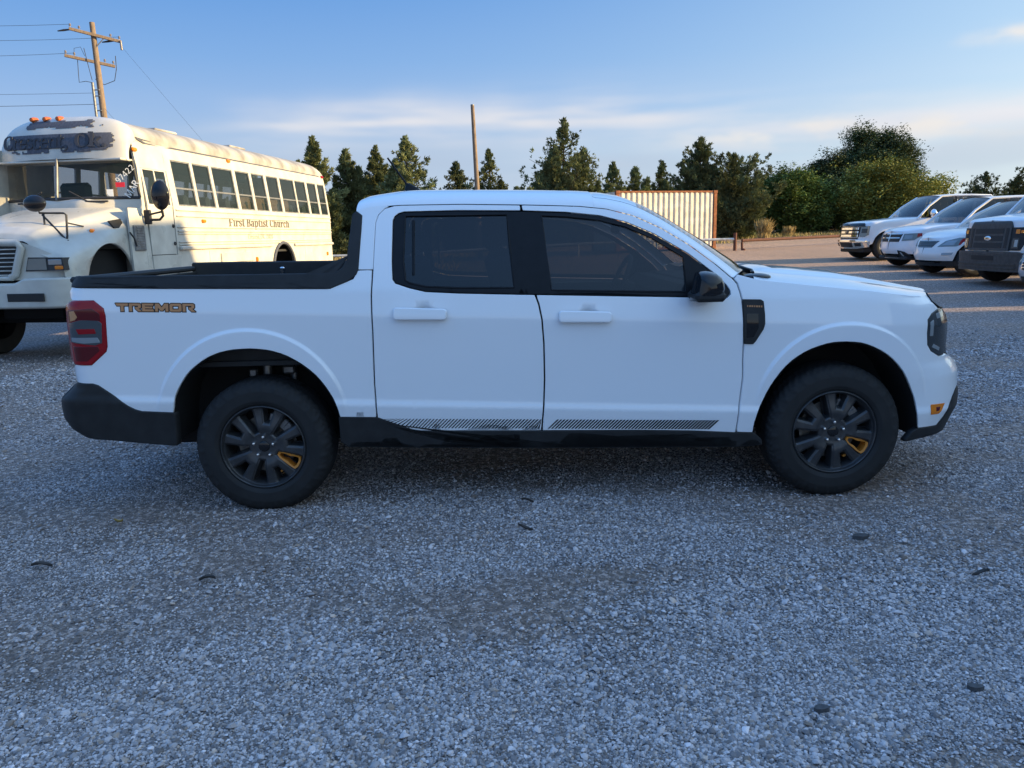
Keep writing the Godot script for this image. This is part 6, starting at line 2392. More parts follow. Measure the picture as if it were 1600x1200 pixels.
	for k in 6:
		var f := k / 5.0
		var row := PackedVector3Array()
		for j in 25:
			var c := lerpf(-1.0, 1.0, j / 24.0)
			var edge := pow(absf(c), 5.0)
			row.append(Vector3(-1.07 + c * 1.0, lerpf(1.05, 1.575 - 0.33 * pow(absf(c), 2.0), f), 1.70 - 0.02 * f - 0.16 * edge))
		rows.append(row)
	b.grid(rows)
	obj("front_panel", b, M.bus, o)
	b = Bag.new()
	for s in [1.0, -1.0]:
		b.tube([Vector3(-1.07 + s * 0.30, 1.09, 1.735), Vector3(-1.07 + s * 0.36, 1.12, 1.735), Vector3(-1.07 + s * 0.47, 1.44, 1.72), Vector3(-1.07 + s * 0.43, 1.50, 1.72), Vector3(-1.07, 1.515, 1.725)], 0.045, 8)
	b.tube([Vector3(-1.39, 1.075, 1.735), Vector3(-0.75, 1.075, 1.735)], 0.03, 8)
	var gr := obj("grille_surround", b, M.bus, o)
	b = Bag.new()
	b.prism(P([-1.40, 1.09, -0.74, 1.09, -0.64, 1.47, -1.50, 1.47]), 1.70, 1.722)
	obj("grille_back", b, M.grille, gr)
	for k in 7:
		b = Bag.new()
		var y := 1.115 + k * 0.052
		b.box(Vector3(-1.07, y, 1.735), Vector3(0.64 + 0.19 * k / 6.0, 0.014, 0.03), 0.004)
		obj("slat", b, M.white_rail, gr)
	for s in [1.0, -1.0]:
		b = Bag.new()
		var hp := P([0.475, 1.155, 1.005, 1.165, 0.99, 1.315, 0.53, 1.325])
		var q := PackedVector2Array()
		for p in hp:
			q.append(Vector2(-1.07 + s * p.x, p.y))
		b.prism(q, 1.56, 1.700)
		var lamp := obj("headlight", b, M.bus_black, o)
		b = Bag.new()
		for part in [P([0.495, 1.172, 0.77, 1.172, 0.77, 1.308, 0.54, 1.308])]:
			q = PackedVector2Array()
			for p in part:
				q.append(Vector2(-1.07 + s * p.x, p.y))
			b.prism(q, 1.60, 1.708)
		obj("lens", b, M.headlamp, lamp)
		b = Bag.new()
		b.box(Vector3(-1.07 + s * 0.885, 1.262, 1.66), Vector3(0.20, 0.085, 0.09), 0.015)
		obj("lens", b, M.lens, lamp)
		b = Bag.new()
		b.box(Vector3(-1.07 + s * 0.93, 1.195, 1.665), Vector3(0.115, 0.045, 0.09), 0.01)
		obj("turn_signal", b, M.amber, lamp)
		b = Bag.new()
		b.box(Vector3(-1.07 + s * 0.86, 1.605, 0.90), Vector3(0.05, 0.125, 0.145), 0.02, Basis(Vector3.UP, 0.25 * s))
		b.box(Vector3(-1.07 + s * 0.82, 1.60, 0.90), Vector3(0.10, 0.10, 0.12), 0.02)
		obj("turn_signal", b, M.amber, o)
	b = Bag.new()
	rows = []
	for k in 6:
		var row := PackedVector3Array()
		for j in 33:
			var c := lerpf(-1.0, 1.0, j / 32.0)
			var z: float = 1.86 - 0.30 * pow(absf(c), 8.0)
			var notch := 0.06 * (1.0 - smoothstep(0.36, 0.52, absf(c)))
			row.append(Vector3(-1.07 + c * 1.12, [0.70, 0.71, 0.74, 1.05 - notch, 1.075 - notch, 1.078 - notch][k], z - [0.10, 0.01, 0.0, 0.0, 0.01, 0.20][k]))
		rows.append(row)
	b.grid(rows)
	obj("front_bumper", b, M.bus, o)
	for s in [1.0, -1.0]:
		b = Bag.new()
		b.box(Vector3(-1.07 + s * 0.56, 0.845, 1.858), Vector3(0.50, 0.10, 0.02), 0.008)
		obj("bumper_slot", b, M.grille, o)
	# things on the right fender: scoop, louvre, latch
	b = Bag.new()
	b.prism(P([0.415, 1.82, 0.69, 1.785, 0.63, 1.685, 0.40, 1.685]), -0.012, 0.012, Transform3D(Basis(Vector3(0, 0, 1), Vector3(-0.35, 0.94, 0), Vector3(0.94, 0.35, 0)), Vector3(0.50, 0.09, 0.0)))
	obj("air_scoop", b, M.grille, o)
	b = Bag.new()
	b.box(Vector3(-0.005, 1.54, 0.215), Vector3(0.03, 0.35, 0.24), 0.006)
	for k in 9:
		b.box(Vector3(0.012, 1.39 + k * 0.036, 0.20), Vector3(0.012, 0.010, 0.16), 0.003)
	obj("louvre", b, M.grey_metal, o)
	b = Bag.new()
	b.tube([Vector3(0.0, 1.62, 0.43), Vector3(0.03, 1.54, 0.39), Vector3(0.02, 1.43, 0.335)], 0.012, 6)
	obj("hood_latch", b, M.bus_black, o)
	# mirrors
	b = Bag.new()
	b.ball(Vector3(0.315, 2.12, 0.12), Vector3(0.135, 0.205, 0.07), 18, 12)
	var mir := obj("side_mirror", b, M.gloss_black, o)
	b = Bag.new()
	b.tube([Vector3(0.29, 1.95, 0.08), Vector3(0.29, 1.84, 0.06), Vector3(0.22, 1.79, 0.04), Vector3(0.03, 1.79, 0.02)], 0.018, 8)
	b.tube([Vector3(0.29, 1.90, 0.06), Vector3(0.03, 1.86, 0.02)], 0.014, 8)
	b.box(Vector3(0.03, 1.83, 0.02), Vector3(0.10, 0.20, 0.05), 0.01)
	obj("mirror_arm", b, M.bus_black, mir)
	b = Bag.new()
	b.ball(Vector3(-0.655, 1.989, 1.32), Vector3(0.155, 0.105, 0.06), 18, 12)
	mir = obj("crossview_mirror", b, M.gloss_black, o)
	b = Bag.new()
	b.tube([Vector3(-0.66, 1.96, 1.28), Vector3(-0.655, 1.872, 1.26), Vector3(-0.32, 1.862, 1.26), Vector3(-0.285, 1.84, 1.26), Vector3(-0.285, 1.58, 1.29), Vector3(-0.297, 1.50, 1.30)], 0.013, 8)
	b.tube([Vector3(-0.62, 1.85, 1.26), Vector3(-0.297, 1.53, 1.30)], 0.012, 8)
	b.tube([Vector3(-0.60, 1.862, 1.26), Vector3(-0.575, 1.63, 1.30)], 0.012, 8)
	b.tube([Vector3(-0.285, 1.74, 1.26), Vector3(-0.30, 1.70, 0.95)], 0.010, 6)
	obj("mirror_arm", b, M.bus_black, mir)
	b = Bag.new()
	b.box(Vector3(-0.297, 1.455, 1.31), Vector3(0.115, 0.15, 0.06), 0.02)
	obj("crossview_mirror_head", b, M.bus_black, mir)
	# inside: floor, seat backs, driver's place
	b = Bag.new()
	b.box(Vector3(-1.07, 1.28, -3.5), Vector3(2.0, 0.04, 7.1))
	b.box(Vector3(-1.07, 1.5, -L + 0.06), Vector3(2.0, 1.0, 0.04))
	obj("floor", b, M.bus_black, o)
	b = Bag.new()
	rows = []
	for k in 2:
		var row := PackedVector3Array()
		for j in 17:
			var t := PI * j / 16.0
			row.append(Vector3(-1.07 + cos(t) * 0.90, 2.80 + pow(sin(t), 0.72) * 0.36, 0.0 - k * (L - 0.1)))
		rows.append(row)
	b.grid(rows)
	obj("ceiling", b, M.bus_inside, o)
	for k in 9:
		for s in [1.0, -1.0]:
			b = Bag.new()
			b.box(Vector3(-1.07 + s * 0.58, 1.83, -1.25 - k * 0.66), Vector3(0.86, 0.74, 0.12), 0.04, Basis(Vector3.RIGHT, 0.1))
			b.box(Vector3(-1.07 + s * 0.58, 1.60, -1.02 - k * 0.66), Vector3(0.86, 0.14, 0.40), 0.04)
			obj("seat", b, M.bus_seat, o)
	b = Bag.new()
	b.box(Vector3(-1.60, 1.95, -0.75), Vector3(0.50, 0.90, 0.14), 0.05)
	b.box(Vector3(-1.60, 1.62, -0.52), Vector3(0.50, 0.14, 0.44), 0.05)
	obj("driver_seat", b, M.bus_seat, o)
	b = Bag.new()
	var wp := []
	for k in 21:
		var an := TAU * k / 20.0
		wp.append(Vector3(-1.60, 2.02, -0.05) + Basis(Vector3.RIGHT, -0.5) * Vector3(cos(an) * 0.23, 0, sin(an) * 0.23))
	b.tube(wp, 0.016, 6, false)
	b.tube([Vector3(-1.60, 2.02, -0.05), Vector3(-1.60, 1.7, 0.1)], 0.03, 8)
	obj("steering_wheel", b, M.bus_black, o)
	obj("dashboard", box_bag(Vector3(-1.07, 1.92, -0.10), Vector3(1.9, 0.26, 0.24), 0.05), M.bus_black, o)

# ---------------------------------------------------------------- the parked vehicles; local x runs back from the nose, z is the side towards the lot
var K := {}

# half width at x, with a rounded nose and tail
func k_half(x: float) -> float:
	var w: float = K.W
	var s0: float = K.nose
	if x < s0:
		var t: float = clampf((s0 - x) / s0, 0.0, 1.0)
		w *= pow(maxf(1e-4, 1.0 - pow(t, K.sharp)), 1.0 / K.sharp)
	elif x > K.L - 0.4:
		var t: float = clampf((x - K.L + 0.4) / 0.4, 0.0, 1.0)
		w *= pow(maxf(1e-4, 1.0 - pow(t, 4.0)), 0.25)
	return w

# x of the front face at height y and side offset w
func k_front(w: float, y: float) -> float:
	var t := minf(absf(w) / K.W, 0.999)
	var base: float = K.nose * (1.0 - pow(1.0 - pow(t, K.sharp), 1.0 / K.sharp))
	return base + k_lean(y) * (1.0 - smoothstep(0.0, K.nose, base))

func k_lean(y: float) -> float:
	return interp(K.front, y)

func k_side(x: float, y: float) -> float:
	var w := k_half(x)
	var f: float = (y - K.sill) / maxf(0.1, K.belt - K.sill)
	w -= 0.035 * pow(clampf(1.0 - f * 1.6, 0.0, 1.0), 2.0) + 0.05 * pow(clampf((f - 0.55) / 0.45, 0.0, 1.5), 2.0)
	for c in [K.wf, K.wr]:
		var d := Vector2(x - c, y - K.R).length()
		w += 0.022 * smoothstep(K.R + 0.16, K.R + 0.09, d)
	return w

# thin panel on the front or side; poly in (side offset, y) or (x, y)
func patch(poly: PackedVector2Array, on_front: bool, s: float, off: float, h := 0.06, thick := 0.02) -> Bag:
	var b := Bag.new()
	var p := poly.duplicate()
	if Geometry2D.is_polygon_clockwise(p):
		p.reverse()
	var pts := PackedVector2Array()
	for i in p.size():
		var a := p[i]
		var d := p[(i + 1) % p.size()]
		var m := maxi(1, int(ceil(a.distance_to(d) / h)))
		for k in m:
			pts.append(a.lerp(d, float(k) / m))
	var n_edge := pts.size()
	var lo := pts[0]
	var hi := pts[0]
	for q in pts:
		lo = lo.min(q)
		hi = hi.max(q)
	var y := lo.y + h * 0.5
	while y < hi.y:
		var x := lo.x + h * 0.5
		while x < hi.x:
			if Geometry2D.is_point_in_polygon(Vector2(x, y), p):
				pts.append(Vector2(x, y + 0.003 * sin(x * 40.0)))
			x += h
		y += h
	var at := PackedVector3Array()
	var nn := PackedVector3Array()
	var e := 0.01
	for q in pts:
		if on_front:
			var gx := (k_front(q.x + e, q.y) - k_front(q.x - e, q.y)) / (2 * e)
			var g2 := (k_front(q.x, q.y + e) - k_front(q.x, q.y - e)) / (2 * e)
			var n := Vector3(-1, g2, gx).normalized()
			nn.append(n)
			at.append(Vector3(k_front(q.x, q.y), q.y, q.x) + n * off)
		else:
			var gx := (k_side(q.x + e, q.y) - k_side(q.x - e, q.y)) / (2 * e)
			var g2 := (k_side(q.x, q.y + e) - k_side(q.x, q.y - e)) / (2 * e)
			var n := Vector3(-gx, -g2, 1).normalized()
			n.z *= s
			nn.append(n)
			at.append(Vector3(q.x, q.y, s * k_side(q.x, q.y)) + n * off)
	var ix := Geometry2D.triangulate_delaunay(pts)
	for i in range(0, ix.size(), 3):
		if Geometry2D.is_point_in_polygon((pts[ix[i]] + pts[ix[i + 1]] + pts[ix[i + 2]]) / 3.0, p):
			b.tri_auto(at[ix[i]], at[ix[i + 1]], at[ix[i + 2]], nn[ix[i]], nn[ix[i + 1]], nn[ix[i + 2]])
	for i in n_edge:
		var j := (i + 1) % n_edge
		b.quad(at[i], at[j], at[j] - nn[j] * thick, at[i] - nn[i] * thick)
	return b

func mirrored(p: PackedVector2Array) -> PackedVector2Array:
	var o := PackedVector2Array()
	for q in p:
		o.append(Vector2(-q.x, q.y))
	o.reverse()
	return o

func car_wheel(o: Node3D, x: float, z: float, rim_r: float, spokes: int, rim_mat: Material) -> void:
	var w := holder("wheel", o, Vector3(x, K.R, z))
	var s := signf(z)
	var turn := Transform3D(Basis(Vector3(0, 0, s), Vector3(1, 0, 0) * s, Vector3(0, 1, 0)), Vector3.ZERO)
	var R: float = K.R
	var b := Bag.new()
	b.lathe([Vector2(rim_r - 0.01, -0.03), Vector2(rim_r, 0.0), Vector2(lerpf(rim_r, R, 0.5), 0.014), Vector2(R - 0.025, 0.0), Vector2(R - 0.006, -0.02), Vector2(R, -0.05), Vector2(R, -0.20), Vector2(R - 0.02, -0.235), Vector2(rim_r, -0.24)], turn, 48)
	obj("tyre", b, M.rubber, w)
	b = Bag.new()
	b.lathe([Vector2(rim_r * 0.88, -0.13), Vector2(rim_r * 0.90, -0.03), Vector2(rim_r * 0.94, -0.008), Vector2(rim_r, -0.004)], turn, 48)
	b.lathe([Vector2(0.0, -0.012), Vector2(0.06, -0.012), Vector2(0.075, -0.03), Vector2(0.08, -0.06)], turn, 20)
	for k in spokes:
		var a := TAU * (k + 0.25) / spokes
		var d := Vector3(cos(a), sin(a), 0)
		var side := Vector3(-sin(a), cos(a), 0) * s
		b.box(d * rim_r * 0.52 + Vector3(0, 0, -0.026 * s), Vector3(rim_r * 0.86, 0.055, 0.03), 0.008, Basis(d, side, Vector3(0, 0, s)))
	obj("rim", b, rim_mat, w)
	b = Bag.new()
	b.lathe([Vector2(0.0, -0.10), Vector2(rim_r * 0.9, -0.10), Vector2(rim_r * 0.9, -0.12)], turn, 24)
	obj("brake_disc", b, M.disc, w)

func car_base(called: String, label: String, category: String, at: Vector3, paint: Material) -> Node3D:
	var o := thing(called, label, category, at, K.get("turn", 0.0), "white vehicles parked in a row at the right")
	# lower body, nose to tail
	var xs := []
	for k in 15:
		xs.append(K.nose * pow(k / 14.0, 2.4))
	var x: float = K.nose
	while x < K.L - 0.4:
		x += 0.055
		xs.append(minf(x, K.L - 0.4))
	for k in 8:
		xs.append(K.L - 0.4 + 0.4 * sin((k + 1) / 8.0 * PI * 0.5))
	var rows := []
	for xx in xs:
		var bot: float = K.sill
		for c in [K.wf, K.wr]:
			var d: float = absf(xx - c)
			var ar: float = K.R + 0.065
			if d < ar:
				bot = maxf(bot, K.R + sqrt(ar * ar - d * d))
		var sh: float = interp(K.deck, xx)
		bot = minf(bot, sh - 0.06)
		var cen: float = sh + K.crown * (1.0 if xx < K.wsb + 0.2 else 0.3)
		var half := PackedVector3Array()
		for j in 9:
			var y := lerpf(bot, sh, j / 8.0)
			var lean: float = k_lean(y) * (1.0 - smoothstep(0.0, K.nose, xx))
			half.append(Vector3(xx + lean, y, k_side(xx, y)))
		var wt := half[8].z
		var lean2: float = k_lean(sh) * (1.0 - smoothstep(0.0, K.nose, xx))
		for e in [[0.965, 0.30], [0.90, 0.62], [0.70, 0.86], [0.35, 0.97], [0.0, 1.0]]:
			half.append(Vector3(xx + lean2, lerpf(sh, cen, e[1]) + 0.012 * (1.0 - e[0]), wt * e[0]))
		var row := PackedVector3Array()
		for j in half.size():
			row.append(half[j])
		for j in range(half.size() - 2, -1, -1):
			row.append(Vector3(half[j].x, half[j].y, -half[j].z))
		rows.append(row)
	rows.reverse()
	var b := Bag.new()
	b.grid(rows)
	obj("body", b, paint, o)
	# dark underside and wheel wells
	b = Bag.new()
	b.box(Vector3(K.L * 0.5, K.sill + 0.06, 0), Vector3(K.L - 0.7, 0.16, K.W * 1.72), 0.03)
	for c in [K.wf, K.wr]:
		b.box(Vector3(c, K.R + 0.14, 0), Vector3(K.R * 2.0, K.R * 1.6, K.W * 1.25), 0.05)
		b.tube([Vector3(c, K.R, -K.W * 0.8), Vector3(c, K.R, K.W * 0.8)], 0.06, 8)
	obj("underbody", b, M.under, o)
	# glasshouse: windshield, roof, pillars, side panes
	var belt: float = K.belt
	var roof: float = K.roof
	var wb: float = K.W - 0.055
	var wr: float = K.W - K.get("tumble", 0.26)
	var A := Vector3(K.wsb, interp(K.deck, K.wsb) - 0.01, wb)
	var B2 := Vector3(K.wst, roof - 0.06, wr)
	var C := Vector3(K.re, roof - 0.07, wr)
	var D := Vector3(K.rb, belt, wb)
	var bow: float = K.get("bow", 0.20)
	var flipz := func(p: Vector3) -> Vector3: return Vector3(p.x, p.y, -p.z)
	rows = []
	for k in 9:
		var f := k / 8.0
		var pe := A.lerp(B2, f) + Vector3(-0.03, 0.05, 0) * sin(f * PI)
		var row := PackedVector3Array()
		for j in 17:
			var c := 1.0 - j / 8.0
			row.append(Vector3(pe.x - bow * (1.0 - 0.5 * f) * (1.0 - c * c), pe.y + 0.05 * f * (1.0 - c * c), pe.z * c))
		rows.append(row)
	rows.reverse()
	b = Bag.new()
	b.grid(rows)
	obj("windshield", b, M.tint if K.get("dark", false) else M.carglass, o)
	rows = []
	for k in 13:
		var f := k / 12.0
		var row := PackedVector3Array()
		var pe := B2.lerp(C, f)
		var up: float = 0.035 * sin(f * PI) 
		for j in 17:
			var c := 1.0 - j / 8.0
			var bowx: float = bow * 0.5 * (1.0 - c * c) * (1.0 - smoothstep(0.0, 0.35, f)) 
			row.append(Vector3(pe.x - bowx, pe.y + up + 0.06 * (1.0 - pow(absf(c), 3.0)), (pe.z + 0.01) * c))
		rows.append(row)
	rows.reverse()
	b = Bag.new()
	b.grid(rows)
	obj("roof", b, paint, o)
	b = Bag.new()
	b.quad(C, D, flipz.call(D), flipz.call(C))
	obj("rear_window", b, M.tint, o)
	for s in [1.0, -1.0]:
		var side_pts := []
		# upper edge of the side windows follows the windshield pillar and the roof rail
		b = Bag.new()
		var pill := [A + Vector3(-0.02, -0.02, 0.0), A.lerp(B2, 0.5) + Vector3(-0.03, 0.045, 0.01), B2 + Vector3(0, 0.01, 0.01), B2.lerp(C, 0.25) + Vector3(0, 0.025, 0.012), B2.lerp(C, 0.6) + Vector3(0, 0.03, 0.012), C + Vector3(0, 0.0, 0.01), D + Vector3(0, -0.02, 0.0)]
		var path := []
		for p in pill:
			path.append(Vector3(p.x, p.y, p.z * s))
		b.tube(path, [0.040, 0.034, 0.034, 0.034, 0.036, 0.05, 0.07], 8, false)
		obj("window_pillar", b, paint, o)
		var lo_y := belt - 0.01
		var uppers := []
		var n := 40
		for k in n + 1:
			var x0 := lerpf(A.x + 0.03, D.x - 0.03, k / float(n))
			var top := belt
			if x0 < B2.x:
				top = lerpf(A.y, B2.y, (x0 - A.x) / (B2.x - A.x)) + 0.03 * sin((x0 - A.x) / (B2.x - A.x) * PI)
			elif x0 < C.x:
				top = lerpf(B2.y, C.y, (x0 - B2.x) / (C.x - B2.x)) + 0.02
			else:
				top = lerpf(C.y, D.y, (x0 - C.x) / maxf(0.01, D.x - C.x))
			uppers.append(Vector2(x0, maxf(top, lo_y + 0.002)))
		var panel := func(x0: float, x1: float, m: Material, called: String, off: float, drop: float) -> void:
			var bb := Bag.new()
			var r0 := PackedVector3Array()
			var r1 := PackedVector3Array()
			for u in uppers:
				if u.x < x0 - 0.001 or u.x > x1 + 0.001:
					continue
				var f: float = (u.y - drop - belt) / (roof - belt)
				r0.append(Vector3(u.x, u.y - drop, s * (lerpf(wb, wr, clampf(f, 0.0, 1.0)) + off)))
				r1.append(Vector3(u.x, lo_y, s * (wb + off)))
			if r0.size() > 1:
				bb.grid([r0, r1] if s > 0 else [r1, r0])
				obj(called, bb, m, o)
		var posts: Array = K.posts
		for k in posts.size() - 1:
			panel.call(posts[k] + 0.05, posts[k + 1] - 0.05, M.tint, "side_window", 0.0, 0.02)
			if k > 0:
				panel.call(posts[k] - 0.09, posts[k] + 0.09, M.trim, "door_post", 0.004, 0.0)
		b = Bag.new()
		b.tube([Vector3(A.x + 0.1, belt - 0.005, s * (wb + 0.012)), Vector3(D.x, belt - 0.005, s * (wb + 0.012))], 0.014, 6)
		obj("window_seal", b, M.trim, o)
		# door gaps and handles
		b = Bag.new()
		for k in posts.size():
			if k == 0 or posts[k] > K.rb - 0.1:
				continue
			var lines := []
			for j in 9:
				var y := lerpf(K.sill + 0.10, belt - 0.02, j / 8.0)
				lines.append(Vector3(posts[k], y, s * (k_side(posts[k], y) + 0.0005)))
			b.tube(lines, 0.005, 4, false)
			var hx: float = posts[k] - 0.22
			b.box(Vector3(hx, belt - 0.14, s * (k_side(hx, belt - 0.14) + 0.018)), Vector3(0.20, 0.035, 0.03), 0.01)
		obj("door_gap", b, M.trim, o)
		# mirror
		b = Bag.new()
		var mx: float = K.mirror
		b.ball(Vector3(mx, belt + 0.10, s * (K.W + 0.10)), Vector3(0.09, 0.10 * K.get("mirror_size", 1.0), 0.13), 16, 10)
		var mir := obj("side_mirror", b, K.mirror_mat, o)
		b = Bag.new()
		b.box(Vector3(mx + 0.02, belt + 0.02, s * (K.W - 0.01)), Vector3(0.10, 0.05, 0.22), 0.015)
		obj("mirror_arm", b, M.trim, mir)
	# cabin
	b = Bag.new()
	b.box(Vector3((K.wst + K.re) * 0.5, belt - 0.2, 0), Vector3(K.re - K.wst + 0.6, 0.1, wb * 1.8), 0.02)
	b.box(Vector3(K.wsb + 0.45, belt - 0.06, 0), Vector3(0.5, 0.16, wb * 1.7), 0.04)
	obj("cabin_floor", b, M.cabin, o)
	for q in [[K.wst + 0.45, 1], [K.wst + 0.45, -1], [K.wst + 1.4, 1], [K.wst + 1.4, -1]]:
		if q[0] > K.re - 0.1:
			continue
		b = Bag.new()
		b.box(Vector3(q[0], belt + 0.08, q[1] * 0.38), Vector3(0.14, 0.55, 0.46), 0.05, Basis(Vector3.BACK, -0.15))
		b.box(Vector3(q[0] + 0.06, belt + 0.42, q[1] * 0.38), Vector3(0.09, 0.16, 0.25), 0.035)
		obj("seat", b, M.seat, o)
	return o

func cars() -> void:
	M.carglass = mat(Color(.015, .022, .022), 0.03)
	M.carglass.transparency = BaseMaterial3D.TRANSPARENCY_ALPHA
	M.carglass.albedo_color.a = 0.60
	M.alloy = worn(mat(Color(.55, .55, .56), 0.3, 0.8), M.grime, 4.0)
	M.dark_alloy = worn(mat(Color(.16, .16, .17), 0.35, 0.7), M.grime, 4.0)
	M.grey_plastic = worn(mat(Color(.075, .072, .070), 0.55), M.grime, 2.0)
	parked_pickup()
	dark_window_suv()
	round_suv()
	van()
	sedan()

func ground_at(x: float, z: float) -> Vector3:
	return Vector3(x, gy(x + 2.4, z) + 0.005, z)

func parked_pickup() -> void:
	K = {"W": 1.0, "L": 5.85, "nose": 0.42, "sharp": 2.6, "front": P([0.3, 0.10, 0.55, 0.0, 0.80, 0.02, 1.05, 0.05, 1.12, 0.10]), "sill": 0.46, "belt": 1.26, "roof": 1.93, "R": 0.41, "wf": 0.82, "wr": 4.55, "deck": P([0, 1.06, 0.3, 1.12, 1.2, 1.19, 1.8, 1.235, 4.2, 1.26, 4.25, 1.33, 5.85, 1.33]), "crown": 0.055, "wsb": 1.72, "wst": 2.52, "re": 4.02, "rb": 4.24, "posts": [1.95, 2.95, 3.95, 4.24], "mirror": 2.12, "mirror_mat": M.chrome, "mirror_size": 1.35}
	var o := car_base("parked_pickup", "white pickup with chrome grille and bumper, parked farthest left in the row", "pickup", ground_at(10.85, -25.0), M.white_a)
	obj("hood_shield", patch(P([-0.86, 1.015, 0.86, 1.015, 0.80, 1.11, -0.80, 1.11]), true, 1, 0.03, 0.06, 0.03), M.gloss_black, o)
	var g := obj("grille", patch(P([-0.66, 0.70, 0.66, 0.70, 0.70, 1.00, -0.70, 1.00]), true, 1, 0.008), M.grille, o)
	for y in [0.74, 0.845, 0.955]:
		obj("grille_bar", patch(rect(-0.66, y - 0.032, 0.66, y + 0.032), true, 1, 0.045), M.chrome, g)
	var b := Bag.new()
	b.ball(Vector3(k_front(0, 0.85) - 0.05, 0.85, 0), Vector3(0.012, 0.055, 0.13), 16, 8)
	obj("emblem", b, M.dark_lens, g)
	for s in [1.0, -1.0]:
		var lp := P([0.70, 0.70, 0.86, 0.70, 0.955, 0.76, 0.965, 1.03, 0.70, 1.01])
		var lamp := obj("headlight", patch(lp if s > 0 else mirrored(lp), true, 1, 0.012, 0.04), M.headlamp, o)
		lp = P([0.76, 0.82, 0.92, 0.82, 0.92, 0.95, 0.76, 0.95])
		obj("lamp_unit", patch(lp if s > 0 else mirrored(lp), true, 1, 0.02, 0.04), M.dark_lens, lamp)
	obj("lower_grille", patch(rect(-0.62, 0.635, 0.62, 0.675), true, 1, 0.01), M.grille, o)
	var bump := obj("front_bumper", patch(P([-0.97, 0.40, -0.6, 0.36, 0.6, 0.36, 0.97, 0.40, 0.975, 0.58, 0.70, 0.60, -0.70, 0.60, -0.975, 0.58]), true, 1, 0.07, 0.06, 0.08), M.chrome, o)
	obj("bumper_opening", patch(rect(-0.42, 0.41, 0.42, 0.55), true, 1, 0.076), M.grille, bump)
	for s in [1.0, -1.0]:
		var fp := P([0.55, 0.44, 0.80, 0.44, 0.80, 0.54, 0.55, 0.54])
		obj("bumper_opening", patch(fp if s > 0 else mirrored(fp), true, 1, 0.076), M.grille, bump)
	obj("air_dam", box_bag(Vector3(0.30, 0.30, 0), Vector3(0.30, 0.16, 1.66), 0.03), M.rough_black, o)
	for x in [K.wf, K.wr]:
		for s in [1.0, -1.0]:
			car_wheel(o, x, s * 0.97, 0.235, 6, M.alloy)

func dark_window_suv() -> void:
	K = {"W": 0.96, "L": 5.1, "nose": 0.55, "sharp": 2.5, "front": P([0.25, 0.12, 0.45, 0.0, 0.70, 0.03, 0.92, 0.09, 1.0, 0.20]), "sill": 0.36, "belt": 1.12, "roof": 1.80, "R": 0.385, "wf": 0.74, "wr": 3.80, "deck": P([0, 0.90, 0.25, 0.97, 0.8, 1.04, 1.5, 1.10, 4.8, 1.14, 5.1, 1.10]), "crown": 0.06, "wsb": 1.42, "wst": 2.30, "re": 4.65, "rb": 4.98, "posts": [1.75, 2.65, 3.65, 4.95], "mirror": 1.90, "mirror_mat": M.white_b}
	var o := car_base("parked_suv", "white sport utility vehicle with black crosshair grille, between the white pickup and the rounder one", "suv", ground_at(10.32, -21.2), M.white_b)
	var g := obj("grille", patch(P([-0.46, 0.68, 0.46, 0.68, 0.52, 0.88, -0.52, 0.88]), true, 1, 0.01, 0.05), M.grille, o)
	obj("grille_frame", patch(rect(-0.50, 0.87, 0.50, 0.895), true, 1, 0.02), M.chrome, g)
	obj("grille_bar", patch(rect(-0.47, 0.765, 0.47, 0.79), true, 1, 0.02), M.chrome, g)
	obj("grille_bar", patch(rect(-0.02, 0.68, 0.02, 0.88), true, 1, 0.022), M.chrome, g)
	for s in [1.0, -1.0]:
		var lp := P([0.55, 0.70, 0.86, 0.72, 0.93, 0.80, 0.94, 0.90, 0.57, 0.885])
		var lamp := obj("headlight", patch(lp if s > 0 else mirrored(lp), true, 1, 0.008, 0.04), M.headlamp, o)
		lp = P([0.895, 0.80, 0.945, 0.82, 0.945, 0.90, 0.90, 0.895])
		obj("side_reflector", patch(lp if s > 0 else mirrored(lp), true, 1, 0.014, 0.03), M.red_lens, lamp)
		lp = P([0.62, 0.75, 0.82, 0.76, 0.82, 0.85, 0.62, 0.85])
		obj("lamp_unit", patch(lp if s > 0 else mirrored(lp), true, 1, 0.014, 0.04), M.lens, lamp)
		lp = P([0.42, 0.28, 0.80, 0.30, 0.66, 0.42, 0.46, 0.46])
		var fog := obj("fog_lamp_pocket", patch(lp if s > 0 else mirrored(lp), true, 1, 0.008, 0.04), M.grille, o)
		lp = P([0.56, 0.31, 0.62, 0.31, 0.58, 0.42, 0.53, 0.42])
		obj("bezel", patch(lp if s > 0 else mirrored(lp), true, 1, 0.014, 0.03), M.chrome, fog)
	obj("lower_grille", patch(rect(-0.36, 0.262, 0.36, 0.31), true, 1, 0.008), M.grille, o)
	obj("chin_strip", patch(rect(-0.70, 0.245, 0.70, 0.265), true, 1, 0.02), M.chrome, o)
	obj("air_dam", box_bag(Vector3(0.32, 0.25, 0), Vector3(0.40, 0.10, 1.5), 0.03), M.rough_black, o)
	for x in [K.wf, K.wr]:
		for s in [1.0, -1.0]:
			car_wheel(o, x, s * 0.93, 0.25, 5, M.dark_alloy)

